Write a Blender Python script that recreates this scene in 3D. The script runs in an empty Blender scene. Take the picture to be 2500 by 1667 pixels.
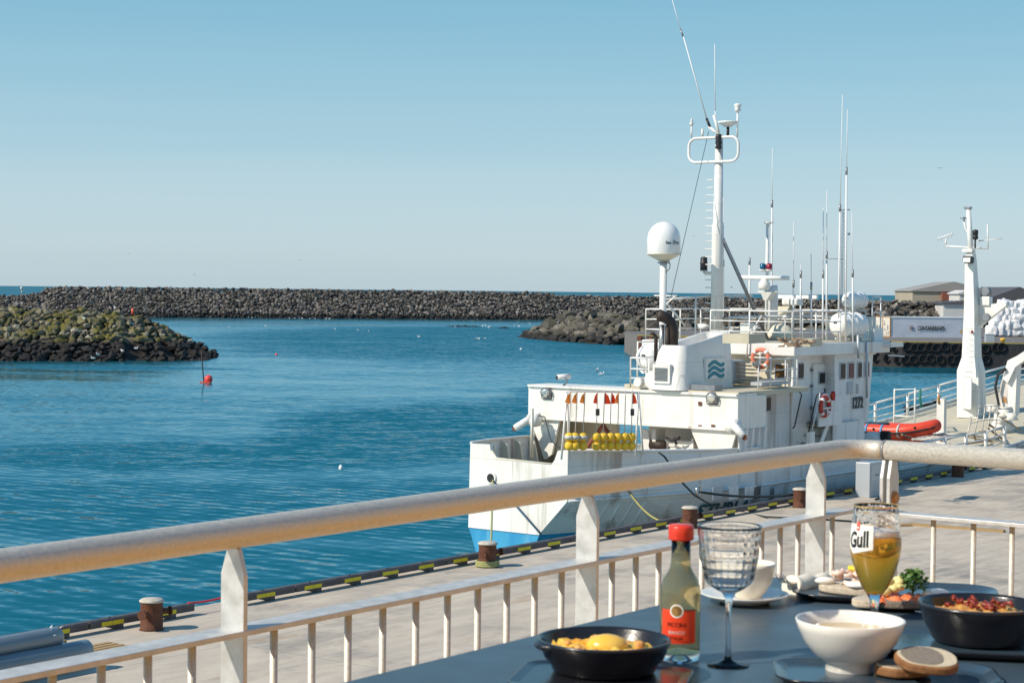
import bpy, bmesh, math, random
from mathutils import Vector, Matrix, noise
random.seed(7)
sc = bpy.context.scene
R = math.radians
# ---------------------------------------------------------------- camera
cam = bpy.data.cameras.new('camera'); camo = bpy.data.objects.new('camera', cam); sc.collection.objects.link(camo)
sc.camera = camo
cam.sensor_width = 36; cam.lens = 64.8; cam.clip_start = .1; cam.clip_end = 60000
CZ = 8.5
CM = Matrix.Translation((0, 0, CZ)) @ Matrix.Rotation(R(90-1.571), 4, 'X') @ Matrix.Rotation(.0107, 4, 'Z')
camo.matrix_world = CM
cam.dof.use_dof = True; cam.dof.focus_distance = 45; cam.dof.aperture_fstop = 22
# ---------------------------------------------------------------- light
SUN_EL = 40; SUN_DIR = Vector((-.92, -.39, 0)).normalized()
w = bpy.data.worlds.new('World'); sc.world = w; w.use_nodes = True
nt = w.node_tree; nt.nodes.clear()
sky = nt.nodes.new('ShaderNodeTexSky'); sky.sky_type = 'NISHITA'; sky.sun_disc = False
sky.sun_elevation = R(SUN_EL); sky.sun_rotation = math.atan2(SUN_DIR.x, SUN_DIR.y)
sky.air_density = 1.0; sky.dust_density = .4; sky.ozone_density = 1.2
mul = nt.nodes.new('ShaderNodeMix'); mul.data_type = 'RGBA'; mul.inputs[0].default_value = .82     # the day's haze: pale teal low down, deeper blue above
gtc = nt.nodes.new('ShaderNodeTexCoord'); sxyz = nt.nodes.new('ShaderNodeSeparateXYZ'); nt.links.new(gtc.outputs['Generated'], sxyz.inputs[0])
rmp = nt.nodes.new('ShaderNodeValToRGB'); rmp.color_ramp.interpolation = 'B_SPLINE'
for i, (pos, c) in enumerate(((0, (.34, .45, .52)), (.03, (.40, .51, .575)), (.08, (.30, .475, .565)), (.17, (.124, .352, .488)), (.35, (.085, .26, .45)), (1, (.05, .16, .36)))):
    e = rmp.color_ramp.elements[i] if i < 2 else rmp.color_ramp.elements.new(pos)
    e.position = pos; e.color = (*c, 1)
cmp_ = nt.nodes.new('ShaderNodeMapping'); cmp_.inputs['Scale'].default_value = (2.5, 2.5, 60); nt.links.new(gtc.outputs['Generated'], cmp_.inputs[0])
cnz = nt.nodes.new('ShaderNodeTexNoise'); cnz.inputs['Scale'].default_value = 1.3; cnz.inputs['Detail'].default_value = 6; nt.links.new(cmp_.outputs[0], cnz.inputs[0])
cad = nt.nodes.new('ShaderNodeMath'); cad.operation = 'MULTIPLY_ADD'; cad.inputs[1].default_value = .022; nt.links.new(cnz.outputs[0], cad.inputs[0])
cad2 = nt.nodes.new('ShaderNodeMath'); cad2.operation = 'SUBTRACT'; cad2.inputs[1].default_value = .011; nt.links.new(sxyz.outputs[2], cad2.inputs[0]); nt.links.new(cad2.outputs[0], cad.inputs[2])
nt.links.new(cad.outputs[0], rmp.inputs[0])
sc10 = nt.nodes.new('ShaderNodeVectorMath'); sc10.operation = 'SCALE'; sc10.inputs[3].default_value = 13; nt.links.new(rmp.outputs[0], sc10.inputs[0])
nt.links.new(sc10.outputs[0], mul.inputs[7])
bg = nt.nodes.new('ShaderNodeBackground'); bg.inputs[1].default_value = .105
out = nt.nodes.new('ShaderNodeOutputWorld')
nt.links.new(sky.outputs[0], mul.inputs[6]); nt.links.new(mul.outputs[2], bg.inputs[0]); nt.links.new(bg.outputs[0], out.inputs[0])
sl = bpy.data.lights.new('sun', 'SUN'); sl.energy = 5.0; sl.angle = R(.53); sl.color = (1, .90, .76)
so = bpy.data.objects.new('sun', sl); sc.collection.objects.link(so)
sv = Vector((SUN_DIR.x*math.cos(R(SUN_EL)), SUN_DIR.y*math.cos(R(SUN_EL)), math.sin(R(SUN_EL))))
so.rotation_euler = sv.to_track_quat('Z', 'Y').to_euler()
sc.view_settings.view_transform = 'Standard'; sc.view_settings.look = 'None'; sc.view_settings.gamma = 1
sc.view_settings.exposure = 0
sc.cycles.max_bounces = 16; sc.cycles.transmission_bounces = 16
# ---------------------------------------------------------------- frames and points
TH = R(36.5); DU = Vector((math.sin(TH), math.cos(TH), 0)); DP = Vector((-math.cos(TH), math.sin(TH), 0))
RZ = math.pi/2-TH
def at(px, py, u=None, p=None, h=None, y=None):
    """ray through a photo point (2500 x 1667) met with a plane: u/p/h of the quay frame, or y of the camera frame"""
    d = CM.to_3x3() @ Vector(((px-1250)/4500, -(py-833.5)/4500, -1))
    o = Vector((0, 0, CZ))
    if h is not None: k = (h-CZ)/d.z
    elif u is not None: k = u/d.dot(DU)
    elif p is not None: k = p/d.dot(DP)
    else: k = y/d.y
    q = o+d*k
    if y is not None: return Vector(q)
    return Vector((q.dot(DU), q.dot(DP), q.z))
def atC(px, py, h):
    q = at(px, py, h=h); return Vector(q.x*DU+q.y*DP)+Vector((0, 0, h))
def Q2C(q): return q[0]*DU+q[1]*DP+Vector((0, 0, q[2]))
# ---------------------------------------------------------------- materials
MATS = {}
def mat(name, col, rough=.5, metal=0., col2=None, nscale=3., namt=.5, bump=0., bscale=40., trans=0., ior=1.45,
        detail=6, stretch=(1, 1, 1), lo=.35, hi=.65, coat=0., emis=None, sss=0, spec=.5, rvar=0, drip=None, world=False, seam=None):
    m = bpy.data.materials.new(name); m.use_nodes = True; n = m.node_tree.nodes; L = m.node_tree.links
    b = n['Principled BSDF']; b.inputs['Base Color'].default_value = (*col, 1)
    b.inputs['Roughness'].default_value = rough; b.inputs['Metallic'].default_value = metal
    b.inputs['Transmission Weight'].default_value = trans; b.inputs['IOR'].default_value = ior
    b.inputs['Coat Weight'].default_value = coat; b.inputs['Specular IOR Level'].default_value = spec
    if sss: b.inputs['Subsurface Weight'].default_value = sss; b.inputs['Subsurface Radius'].default_value = (.01, .006, .004); b.inputs['Subsurface Scale'].default_value = .5
    tc = n.new('ShaderNodeTexCoord'); mp = n.new('ShaderNodeMapping'); mp.inputs['Scale'].default_value = stretch
    if world:
        ge = n.new('ShaderNodeNewGeometry'); L.new(ge.outputs['Position'], mp.inputs[0])
    else: L.new(tc.outputs['Object'], mp.inputs[0])
    if col2 is not None:
        nz = n.new('ShaderNodeTexNoise'); nz.inputs['Scale'].default_value = nscale; nz.inputs['Detail'].default_value = detail
        L.new(mp.outputs[0], nz.inputs[0])
        mr = n.new('ShaderNodeMapRange'); mr.inputs[1].default_value = lo; mr.inputs[2].default_value = hi; mr.inputs[4].default_value = namt
        L.new(nz.outputs[0], mr.inputs[0])
        mx = n.new('ShaderNodeMix'); mx.data_type = 'RGBA'; mx.inputs[6].default_value = (*col, 1); mx.inputs[7].default_value = (*col2, 1)
        L.new(mr.outputs[0], mx.inputs[0]); last = mx.outputs[2]
        if drip:   # rust runs: narrow vertical streaks
            m2 = n.new('ShaderNodeMapping'); m2.inputs['Scale'].default_value = (drip[1], drip[1], drip[1]*.06); L.new(tc.outputs['Object'], m2.inputs[0])
            n2 = n.new('ShaderNodeTexNoise'); n2.inputs['Scale'].default_value = 1; n2.inputs['Detail'].default_value = 8; n2.inputs['Roughness'].default_value = .65; L.new(m2.outputs[0], n2.inputs[0])
            r2 = n.new('ShaderNodeMapRange'); r2.inputs[1].default_value = drip[2]; r2.inputs[2].default_value = drip[2]+.12; r2.inputs[4].default_value = drip[3]; L.new(n2.outputs[0], r2.inputs[0])
            x2 = n.new('ShaderNodeMix'); x2.data_type = 'RGBA'; L.new(last, x2.inputs[6]); x2.inputs[7].default_value = (*drip[0], 1); L.new(r2.outputs[0], x2.inputs[0]); last = x2.outputs[2]
        if seam:   # plate seams: fine darker lines with a faint step
            sx_ = n.new('ShaderNodeSeparateXYZ'); L.new(tc.outputs['Object'], sx_.inputs[0]); ad_ = n.new('ShaderNodeMath'); ad_.operation = 'ADD'; L.new(sx_.outputs[0], ad_.inputs[0]); L.new(sx_.outputs[1], ad_.inputs[1])
            cb_ = n.new('ShaderNodeCombineXYZ'); L.new(ad_.outputs[0], cb_.inputs[0]); L.new(sx_.outputs[2], cb_.inputs[1])
            br = n.new('ShaderNodeTexBrick'); L.new(cb_.outputs[0], br.inputs[0]); br.inputs['Scale'].default_value = 1; br.inputs['Brick Width'].default_value = seam[0]; br.inputs['Row Height'].default_value = seam[1]; br.inputs['Mortar Size'].default_value = .012; br.inputs['Mortar Smooth'].default_value = .6
            x3 = n.new('ShaderNodeMix'); x3.data_type = 'RGBA'; L.new(last, x3.inputs[6]); x3.inputs[7].default_value = (.30, .27, .24, 1); m3_ = n.new('ShaderNodeMath'); m3_.operation = 'MULTIPLY'; m3_.inputs[1].default_value = .38; L.new(br.outputs['Fac'], m3_.inputs[0]); L.new(m3_.outputs[0], x3.inputs[0]); last = x3.outputs[2]
            n4 = n.new('ShaderNodeTexNoise'); n4.inputs['Scale'].default_value = 7; n4.inputs['Detail'].default_value = 10; n4.inputs['Roughness'].default_value = .75; L.new(tc.outputs['Object'], n4.inputs[0])
            r4 = n.new('ShaderNodeMapRange'); r4.inputs[1].default_value = .62; r4.inputs[2].default_value = .70; r4.inputs[4].default_value = .55; L.new(n4.outputs[0], r4.inputs[0])
            x4 = n.new('ShaderNodeMix'); x4.data_type = 'RGBA'; L.new(last, x4.inputs[6]); x4.inputs[7].default_value = (.22, .19, .17, 1); L.new(r4.outputs[0], x4.inputs[0]); last = x4.outputs[2]
        L.new(last, b.inputs['Base Color'])
        if rvar:
            ma = n.new('ShaderNodeMapRange'); ma.inputs[1].default_value = .3; ma.inputs[2].default_value = .7; ma.inputs[3].default_value = rough-rvar; ma.inputs[4].default_value = rough+rvar
            L.new(nz.outputs[0], ma.inputs[0]); L.new(ma.outputs[0], b.inputs['Roughness'])
    if bump:
        nb = n.new('ShaderNodeTexNoise'); nb.inputs['Scale'].default_value = bscale; nb.inputs['Detail'].default_value = 5; L.new(mp.outputs[0], nb.inputs[0])
        bp = n.new('ShaderNodeBump'); bp.inputs['Strength'].default_value = min(1, bump); bp.inputs['Distance'].default_value = .5/bscale
        L.new(nb.outputs[0], bp.inputs['Height']); L.new(bp.outputs[0], b.inputs['Normal'])
    if emis: b.inputs['Emission Color'].default_value = (*emis[0], 1); b.inputs['Emission Strength'].default_value = emis[1]
    MATS[name] = m; return m
RUST = (.16, .055, .02)
mat('ship_white', (.80, .79, .76), .38, col2=(.62, .60, .55), nscale=.9, namt=.55, bump=.05, bscale=3, drip=(RUST, 1.6, .60, .5), seam=(1.7, 1.05))
mat('hull_white', (.76, .76, .75), .33, col2=(.60, .62, .62), nscale=.5, namt=.6, bump=.12, bscale=1.2, drip=((.20, .10, .05), 1.4, .55, .55), stretch=(1, 1, 1.8), seam=(2.6, 1.15))
mat('pure_white', (.82, .82, .80), .3, col2=(.72, .71, .67), nscale=4, namt=.4)
mat('gallows_white', (.80, .79, .74), .4, col2=(.7, .66, .58), nscale=1.3, namt=.5, drip=(RUST, 2.2, .575, .5), seam=(2.1, 3.5))
mat('bottom_blue', (.012, .24, .48), .4, col2=(.07, .38, .58), nscale=1.8, namt=.8, stretch=(1, 1, .2), drip=((.35, .48, .55), 2.2, .58, .7))
mat('boot_teal', (.02, .17, .24), .5)
mat('deck_beige', (.55, .50, .38), .7, col2=(.40, .36, .27), nscale=1.2, bump=.2, bscale=12)
mat('deck_green', (.16, .20, .18), .7, col2=(.30, .22, .15), nscale=1.4, bump=.2, bscale=12)
mat('house_beige', (.70, .65, .52), .45, col2=(.6, .54, .40), nscale=1.5, drip=(RUST, 2, .64, .5))
mat('window_dark', (.012, .014, .018), .12, col2=(.025, .025, .025), nscale=2, spec=.3)
mat('window_brown', (.10, .055, .02), .1, col2=(.18, .11, .04), nscale=3)
mat('curtain_red', (.12, .02, .03), .25)
mat('window_frame', (.45, .47, .50), .4)
mat('black_rubber', (.018, .018, .02), .6)
mat('black_metal', (.02, .02, .022), .45)
mat('soot_steel', (.015, .013, .012), .6, col2=(.07, .04, .03), nscale=5, namt=.7)
mat('pipe_steel', (.62, .60, .58), .32, metal=.8, col2=(.35, .28, .22), nscale=5)
mat('rust', (.10, .038, .022), .8, col2=(.20, .075, .035), nscale=7, bump=.5, bscale=30)
mat('bollard_cap', (.55, .52, .45), .8, col2=(.30, .22, .15), nscale=12, bump=.3, bscale=60)
mat('orange', (.80, .13, .06), .5, col2=(.62, .09, .05), nscale=4)
mat('faded_orange', (.72, .22, .13), .55, col2=(.6, .16, .1), nscale=6)
mat('rib_red', (.72, .07, .03), .42, col2=(.60, .05, .025), nscale=3, bump=.1, bscale=8)
mat('lifebuoy_red', (.50, .05, .03), .5, col2=(.4, .04, .03), nscale=8)
mat('strap_blue', (.10, .30, .55), .5)
mat('flag_orange', (1, .30, .05), .6); mat('flag_red', (.85, .07, .02), .6)
mat('float_yellow', (.86, .54, .03), .5, col2=(.74, .38, .05), nscale=9)
mat('grey_tape', (.55, .53, .50), .5)
mat('pole_grey', (.45, .40, .36), .5)
mat('logo_teal', (.006, .23, .33), .4)
mat('letter_black', (.02, .03, .035), .5); mat('letter_teal', (.02, .09, .12), .5)
mat('antenna_white', (.70, .70, .70), .4)
mat('steel_grey', (.30, .31, .33), .4, metal=.5, col2=(.2, .2, .2), nscale=6)
mat('lamp_glass', (.85, .85, .82), .15, metal=.6)
mat('light_blue_lens', (.01, .10, .20), .15); mat('light_red_lens', (.25, .01, .03), .15)
mat('cable', (.02, .05, .06), .6)
mat('rope_green', (.30, .32, .12), .8, col2=(.45, .42, .22), nscale=30)
mat('rope_dark', (.03, .04, .04), .7); mat('rope_blue', (.05, .07, .16), .7); mat('rope_red', (.7, .03, .03), .6)
mat('rope_yellow', (.38, .34, .12), .7); mat('net_green', (.02, .16, .12), .8)
mat('wood', (.42, .28, .13), .8, col2=(.28, .17, .08), nscale=9, stretch=(1, 1, 4), bump=.3, bscale=30)
mat('old_timber', (.34, .24, .16), .85, col2=(.2, .13, .08), nscale=6, bump=.3, bscale=20)
mat('kerb_black', (.065, .058, .062), .55, col2=(.13, .12, .12), nscale=4, bump=.2, bscale=10)
mat('kerb_yellow', (.74, .60, .02), .5, col2=(.6, .45, .03), nscale=8)
mat('galv', (.56, .53, .46), .60, metal=.55, col2=(.70, .66, .58), nscale=130, namt=.8, bump=.12, bscale=260, rvar=.1, detail=5, lo=.35, hi=.65)
mat('galv_flat', (.50, .50, .48), .48, metal=.35, col2=(.62, .63, .63), nscale=28, namt=.9, bump=.15, bscale=80, rvar=.08, detail=8)
mat('cabinet_grey', (.50, .53, .56), .45, metal=.3, col2=(.42, .45, .48), nscale=20)
mat('plastic_wrap', (.13, .17, .20), .22, col2=(.26, .31, .34), nscale=1.2, stretch=(.3, 3, 3), coat=.4, bump=.1, bscale=9)
mat('wrap_white', (.8, .8, .82), .35)
mat('table_slate', (.05, .078, .10), .36, col2=(.070, .102, .125), nscale=9, bump=.04, bscale=400, rvar=.09, detail=10)
mat('table_edge', (.03, .04, .05), .4)
mat('cast_iron', (.010, .010, .013), .26, col2=(.02, .02, .024), nscale=30, bump=.08, bscale=120, coat=.25)
mat('plate_blue', (.035, .060, .085), .22, col2=(.05, .08, .105), nscale=8, coat=.2)
mat('plate_black', (.015, .016, .02), .25, coat=.3)
mat('china_white', (.80, .77, .70), .18, coat=.4, spec=.5)
mat('china_cream', (.80, .74, .62), .2, coat=.4)
mat('steel_shiny', (.75, .72, .68), .18, metal=1)
mat('cap_red', (.72, .045, .02), .35, coat=.2)
mat('label_red', (.80, .06, .015), .45); mat('label_dark', (.12, .015, .01), .5); mat('label_white', (.9, .88, .82), .5)
mat('medal_gold', (.35, .2, .06), .4, col2=(.05, .02, .01), nscale=60, lo=.45, hi=.55)
mat('gold', (.95, .62, .20), .35, metal=.7)
def glass(name, col, rough=0., ior=1.45, tr=1):
    m = mat(name, col, rough, trans=tr, ior=ior); return m
glass('clear_glass', (1, 1, 1)); glass('bottle_glass', (.985, .995, .975), ior=1.45)
glass('wine', (.94, .84, .48), ior=1.34, tr=.82); glass('beer', (1.0, .50, .05), ior=1.34, tr=.72); glass('crystal', (1, 1, 1), ior=1.34); glass('water_drink', (.97, .99, 1), ior=1.33)
glass('polythene', (.86, .88, .88), .25, ior=1.2)
mat('foam', (.95, .91, .82), .7, col2=(.95, .93, .88), nscale=200)
mat('gratin', (.82, .36, .02), .35, col2=(.85, .60, .12), nscale=45, namt=1, bump=.8, bscale=90, sss=.2)
mat('crumble', (.55, .20, .04), .45, col2=(.75, .45, .12), nscale=90, namt=1, bump=.8, bscale=150)
mat('yolk', (.86, .50, .05), .25, col2=(.80, .60, .18), nscale=30, sss=.2)
mat('bacon', (.20, .02, .012), .3, col2=(.36, .07, .03), nscale=80)
mat('crust', (.20, .085, .03), .75, col2=(.40, .2, .08), nscale=70, bump=.3, bscale=150)
mat('crumb', (.62, .53, .38), .8, col2=(.5, .40, .26), nscale=150, bump=.7, bscale=260)
mat('rye', (.20, .165, .13), .85, col2=(.30, .25, .19), nscale=160, bump=.7, bscale=240)
mat('pale_bread', (.62, .54, .42), .8, col2=(.36, .26, .18), nscale=110, bump=.6, bscale=220)
mat('shrimp', (.86, .50, .36), .35, col2=(.9, .78, .68), nscale=90, namt=1, sss=.2)
mat('egg_white', (.88, .84, .74), .35); mat('lemon', (.82, .62, .04), .4)
mat('salmon', (.80, .16, .05), .3, col2=(.85, .38, .18), nscale=50, stretch=(1, 1, 3), sss=.2)
mat('mayo', (.82, .72, .32), .3); mat('parsley', (.05, .13, .015), .5, col2=(.12, .24, .03), nscale=90)
mat('soup', (.62, .44, .20), .15, col2=(.72, .52, .28), nscale=20)
mat('linen', (.78, .72, .60), .85, bump=.3, bscale=200)
mat('gull_white', (.85, .85, .85), .7); mat('gull_grey', (.25, .26, .28), .7)
mat('container_grey', (.66, .68, .74), .55, col2=(.50, .52, .57), nscale=.8, drip=((.25, .18, .12), 1.5, .62, .6))
mat('container_end', (.72, .68, .60), .5, col2=(.5, .3, .15), nscale=1.4, lo=.5, hi=.75)
mat('rust_trim', (.42, .22, .08), .7)
mat('decal_dark', (.08, .07, .1), .6)
mat('shed_wall', (.40, .35, .27), .8, col2=(.30, .27, .21), nscale=.15); mat('shed_roof', (.33, .31, .29), .7, col2=(.26, .25, .23), nscale=.1)
mat('shed_red', (.26, .085, .055), .8); mat('shed_white', (.6, .6, .58), .7, col2=(.48, .46, .44), nscale=.3, drip=((.3, .25, .2), .6, .6, .5)); mat('roof_dark', (.09, .09, .10), .8)
mat('bag_white', (.74, .74, .75), .6, col2=(.50, .50, .52), nscale=2, bump=1, bscale=5)
mat('bag_grey', (.30, .31, .33), .6, bump=.6, bscale=4)
mat('deck_timber', (.82, .42, .09), .6, col2=(.72, .35, .07), nscale=4, stretch=(1, 8, 1))
mat('far_kerb', (.34, .25, .05), .7, col2=(.16, .12, .05), nscale=.4)
mat('far_wall', (.022, .021, .024), .8, col2=(.045, .035, .03), nscale=.5, bump=.4, bscale=2)
mat('reef', (.02, .018, .015), .7, bump=.6, bscale=3)
mat('buoy_red', (.80, .07, .06), .45)
mat('lattice_grey', (.20, .24, .28), .5)
mat('yellow_box', (.70, .42, .05), .6)
mat('hose_pink', (.55, .22, .18), .6)
for nm in ('flag_orange', 'flag_red'):      # thin cloth: light comes through it
    m_ = MATS[nm]; n_ = m_.node_tree.nodes; b_ = n_['Principled BSDF']; o_ = [k for k in n_ if k.type == 'OUTPUT_MATERIAL'][0]
    tl = n_.new('ShaderNodeBsdfTranslucent'); tl.inputs[0].default_value = b_.inputs['Base Color'].default_value; ms2 = n_.new('ShaderNodeMixShader'); ms2.inputs[0].default_value = .5
    m_.node_tree.links.new(b_.outputs[0], ms2.inputs[1]); m_.node_tree.links.new(tl.outputs[0], ms2.inputs[2]); m_.node_tree.links.new(ms2.outputs[0], o_.inputs[0])
# ---------------------------------------------------------------- scene graph helpers
BASE = {}
def link(o): sc.collection.objects.link(o); return o
def tag(o, label=None, cat=None, group=None, kind=None):
    if label: o['label'] = label
    if cat: o['category'] = cat
    if group: o['group'] = group
    if kind: o['kind'] = kind
    return o
def place(o, base, frame):
    base = Vector(base)
    if frame == 'Q': o.location = Q2C(base); o.rotation_euler = (0, 0, RZ)
    else: o.location = base
    BASE[o.name] = base
def thing(name, label, cat, base, frame='Q', group=None):
    o = link(bpy.data.objects.new(name, None)); o.empty_display_size = .2
    place(o, base, frame); return tag(o, label, cat, group)
def root_of(o):
    while o.parent: o = o.parent
    return o
def copy_tree(o, parent=None):
    c = o.copy(); link(c); c.parent = parent
    if o.name in BASE: BASE[c.name] = BASE[o.name]
    for k in list(o.children): copy_tree(k, c)
    return c
class MB:
    def __init__(s): s.v = []; s.f = []; s.mi = []; s.sm = []; s.k = 0
    def add(s, vs, fs, smooth=False):
        b = len(s.v); s.v += [Vector(x) for x in vs]
        for f in fs: s.f.append([b+i for i in f]); s.mi.append(s.k); s.sm.append(smooth)
        return s
    def box(s, a, b, M=None):
        (x0, y0, z0), (x1, y1, z1) = a, b
        vs = [Vector(t) for t in ((x0, y0, z0), (x1, y0, z0), (x1, y1, z0), (x0, y1, z0), (x0, y0, z1), (x1, y0, z1), (x1, y1, z1), (x0, y1, z1))]
        if M: vs = [M @ t for t in vs]
        return s.add(vs, [(0, 3, 2, 1), (4, 5, 6, 7), (0, 1, 5, 4), (1, 2, 6, 5), (2, 3, 7, 6), (3, 0, 4, 7)])
    def cbox(s, c, sz, rz=0, rx=0, ry=0, bev=0):
        M = Matrix.Translation(Vector(c)) @ Matrix.Rotation(rz, 4, 'Z') @ Matrix.Rotation(ry, 4, 'Y') @ Matrix.Rotation(rx, 4, 'X')
        h = [k/2 for k in sz]
        if bev:
            bm = bmesh.new(); bmesh.ops.create_cube(bm, size=1)
            for v in bm.verts: v.co = Vector((v.co.x*sz[0], v.co.y*sz[1], v.co.z*sz[2]))
            bmesh.ops.bevel(bm, geom=bm.edges[:], offset=bev, segments=2, affect='EDGES', profile=.5)
            s.frombm(bm, M); return s
        return s.box((-h[0], -h[1], -h[2]), (h[0], h[1], h[2]), M)
    def frombm(s, bm, M=None, smooth=False):
        bm.verts.index_update()
        s.add([(M @ v.co) if M else v.co.copy() for v in bm.verts], [[v.index for v in f.verts] for f in bm.faces], smooth); bm.free(); return s
    def tube(s, pts, r, n=8, cap=True, r2=None, closed=False):
        pts = [Vector(p) for p in pts]; N = len(pts)
        vs = []; up = None
        for i, p in enumerate(pts):
            if closed: t = pts[(i+1) % N]-pts[i-1]
            else: t = pts[min(i+1, N-1)]-pts[max(i-1, 0)]
            if t.length < 1e-9: t = Vector((0, 0, 1))
            t.normalize()
            if up is None: up = Vector((0, 0, 1)) if abs(t.z) < .9 else Vector((1, 0, 0))
            a = t.cross(up); a.normalize(); b = t.cross(a); b.normalize(); up = -b if b.dot(up) < 0 else b
            up = a.cross(t).normalized() if False else up
            rr = r if r2 is None else r+(r2-r)*i/(N-1)
            if isinstance(r, (list, tuple)): rr = r[i]
            for k in range(n):
                q = 2*math.pi*k/n; vs.append(p+(a*math.cos(q)+a.cross(t)*math.sin(q))*rr)
        fs = []
        for i in range(N if closed else N-1):
            for k in range(n):
                A = i*n+k; B = i*n+(k+1) % n; j = (i+1) % N; fs.append((A, j*n+k, j*n+(k+1) % n, B))
        s.add(vs, fs, True)
        if cap and not closed:
            b = len(s.v)-len(vs)
            s.f.append([b+k for k in range(n)]); s.mi.append(s.k); s.sm.append(False)
            s.f.append([b+(N-1)*n+k for k in range(n-1, -1, -1)]); s.mi.append(s.k); s.sm.append(False)
        return s
    def lathe(s, c, prof, n=32, axis='Z', sx=1, sy=1, fn=None, rz=0, cap=True, flim=999):
        c = Vector(c); vs = []; fs = []
        for ip, (r, z) in enumerate(prof):
            for k in range(n):
                q = 2*math.pi*k/n+rz; rr = r*(fn(q, z) if fn and ip < flim else 1)
                x, y = rr*math.cos(q)*sx, rr*math.sin(q)*sy
                if axis == 'Z': v = Vector((x, y, z))
                elif axis == 'X': v = Vector((z, x, y))
                else: v = Vector((x, z, y))
                vs.append(c+v)
        for i in range(len(prof)-1):
            for k in range(n): fs.append((i*n+k, i*n+(k+1) % n, (i+1)*n+(k+1) % n, (i+1)*n+k))
        s.add(vs, fs, True)
        b = len(s.v)-len(vs)
        if cap and prof[0][0] > 1e-6: s.f.append([b+k for k in range(n-1, -1, -1)]); s.mi.append(s.k); s.sm.append(False)
        if cap and prof[-1][0] > 1e-6: s.f.append([b+(len(prof)-1)*n+k for k in range(n)]); s.mi.append(s.k); s.sm.append(False)
        return s
    def ball(s, c, r, n=16, sx=1, sy=1, sz=1):
        m = n//2; prof = [(max(1e-7, r*math.sin(math.pi*i/m)), -r*math.cos(math.pi*i/m)*sz) for i in range(m+1)]
        return s.lathe(c, prof, n, sx=sx, sy=sy)
    def prism(s, poly, ext):
        """poly: 3-D outline, extruded by ext"""
        n = len(poly); e = Vector(ext); P = [Vector(p) for p in poly]
        fs = [tuple(range(n-1, -1, -1)), tuple(range(n, 2*n))]+[(i, (i+1) % n, n+(i+1) % n, n+i) for i in range(n)]
        return s.add(P+[p+e for p in P], fs)
    def torus(s, c, R_, r, M=None, n=32, m=10, a0=0, a1=2*math.pi):
        M = M or Matrix(); c = Vector(c); full = abs(a1-a0-2*math.pi) < 1e-6
        pts = [c+(M @ Vector((R_*math.cos(a0+(a1-a0)*i/n), R_*math.sin(a0+(a1-a0)*i/n), 0))) for i in range(n if full else n+1)]
        return s.tube(pts, r, m, closed=full)
    def build(s, name, material, parent=None, label=None, cat=None, base=None, frame='Q', group=None, kind=None, fix=True, bevel=0, sub=0):
        me = bpy.data.meshes.new(name)
        if parent is not None: b = BASE[root_of(parent).name]
        else:
            if base is None:
                if s.v:
                    base = sum(s.v, Vector())/len(s.v); base.z = min(v.z for v in s.v)
            b = Vector(base)
        me.from_pydata([v-b for v in s.v], [], s.f)
        mats = material if isinstance(material, (list, tuple)) else [material]
        for m in mats: me.materials.append(MATS[m] if isinstance(m, str) else m)
        me.polygons.foreach_set('material_index', s.mi); me.polygons.foreach_set('use_smooth', s.sm)
        if fix:
            bm = bmesh.new(); bm.from_mesh(me); bmesh.ops.recalc_face_normals(bm, faces=bm.faces[:]); bm.to_mesh(me); bm.free()
        me.update()
        o = link(bpy.data.objects.new(name, me))
        if parent is not None:
            o.parent = parent
            if label: o['label'] = label
        else: place(o, b, frame); tag(o, label, cat, group, kind)
        if bevel:
            md = o.modifiers.new('bevel', 'BEVEL'); md.width = bevel; md.segments = 2; md.limit_method = 'ANGLE'; md.angle_limit = R(40)
        if sub:
            md = o.modifiers.new('sub', 'SUBSURF'); md.levels = sub; md.render_levels = sub
        return o
def text(m, s, origin, right, up, size, depth=.004, bold=0., xs=1., align='LEFT', warp=None):
    cu = bpy.data.curves.new('t', 'FONT'); cu.body = s; cu.size = size; cu.extrude = depth/2; cu.offset = bold; cu.align_x = align; cu.resolution_u = 3
    o = bpy.data.objects.new('t', cu); me = bpy.data.meshes.new_from_object(o)
    right = Vector(right).normalized(); up = Vector(up).normalized(); nn = right.cross(up); origin = Vector(origin)
    vs = [origin+right*(v.co.x*xs)+up*v.co.y+nn*v.co.z for v in me.vertices]
    if warp: vs = [warp(v.co.x*xs, v.co.y, v.co.z) for v in me.vertices]
    m.add(vs, [list(p.vertices) for p in me.polygons])
    bpy.data.objects.remove(o); bpy.data.curves.remove(cu); bpy.data.meshes.remove(me)
def railing(m, pts, hts, r=.022, post=None, closed=False, top=None):
    """rails at heights hts above the points, posts at every point"""
    pts = [Vector(p) for p in pts]
    if closed: pts.append(pts[0])
    Hm = max(hts)
    for h in hts:
        rr = (top or r) if h == Hm else r*.8
        for a, b in zip(pts, pts[1:]): m.tube([a+Vector((0, 0, h)), b+Vector((0, 0, h))], rr, 6)
    for p in pts: m.tube([p, p+Vector((0, 0, Hm))], post or r, 6)
def seg(a, b, n):
    a = Vector(a); b = Vector(b); return [a.lerp(b, i/n) for i in range(n+1)]
def sag(a, b, s, n=14):
    a = Vector(a); b = Vector(b); return [a.lerp(b, i/n)-Vector((0, 0, s*4*(i/n)*(1-i/n))) for i in range(n+1)]
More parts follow.
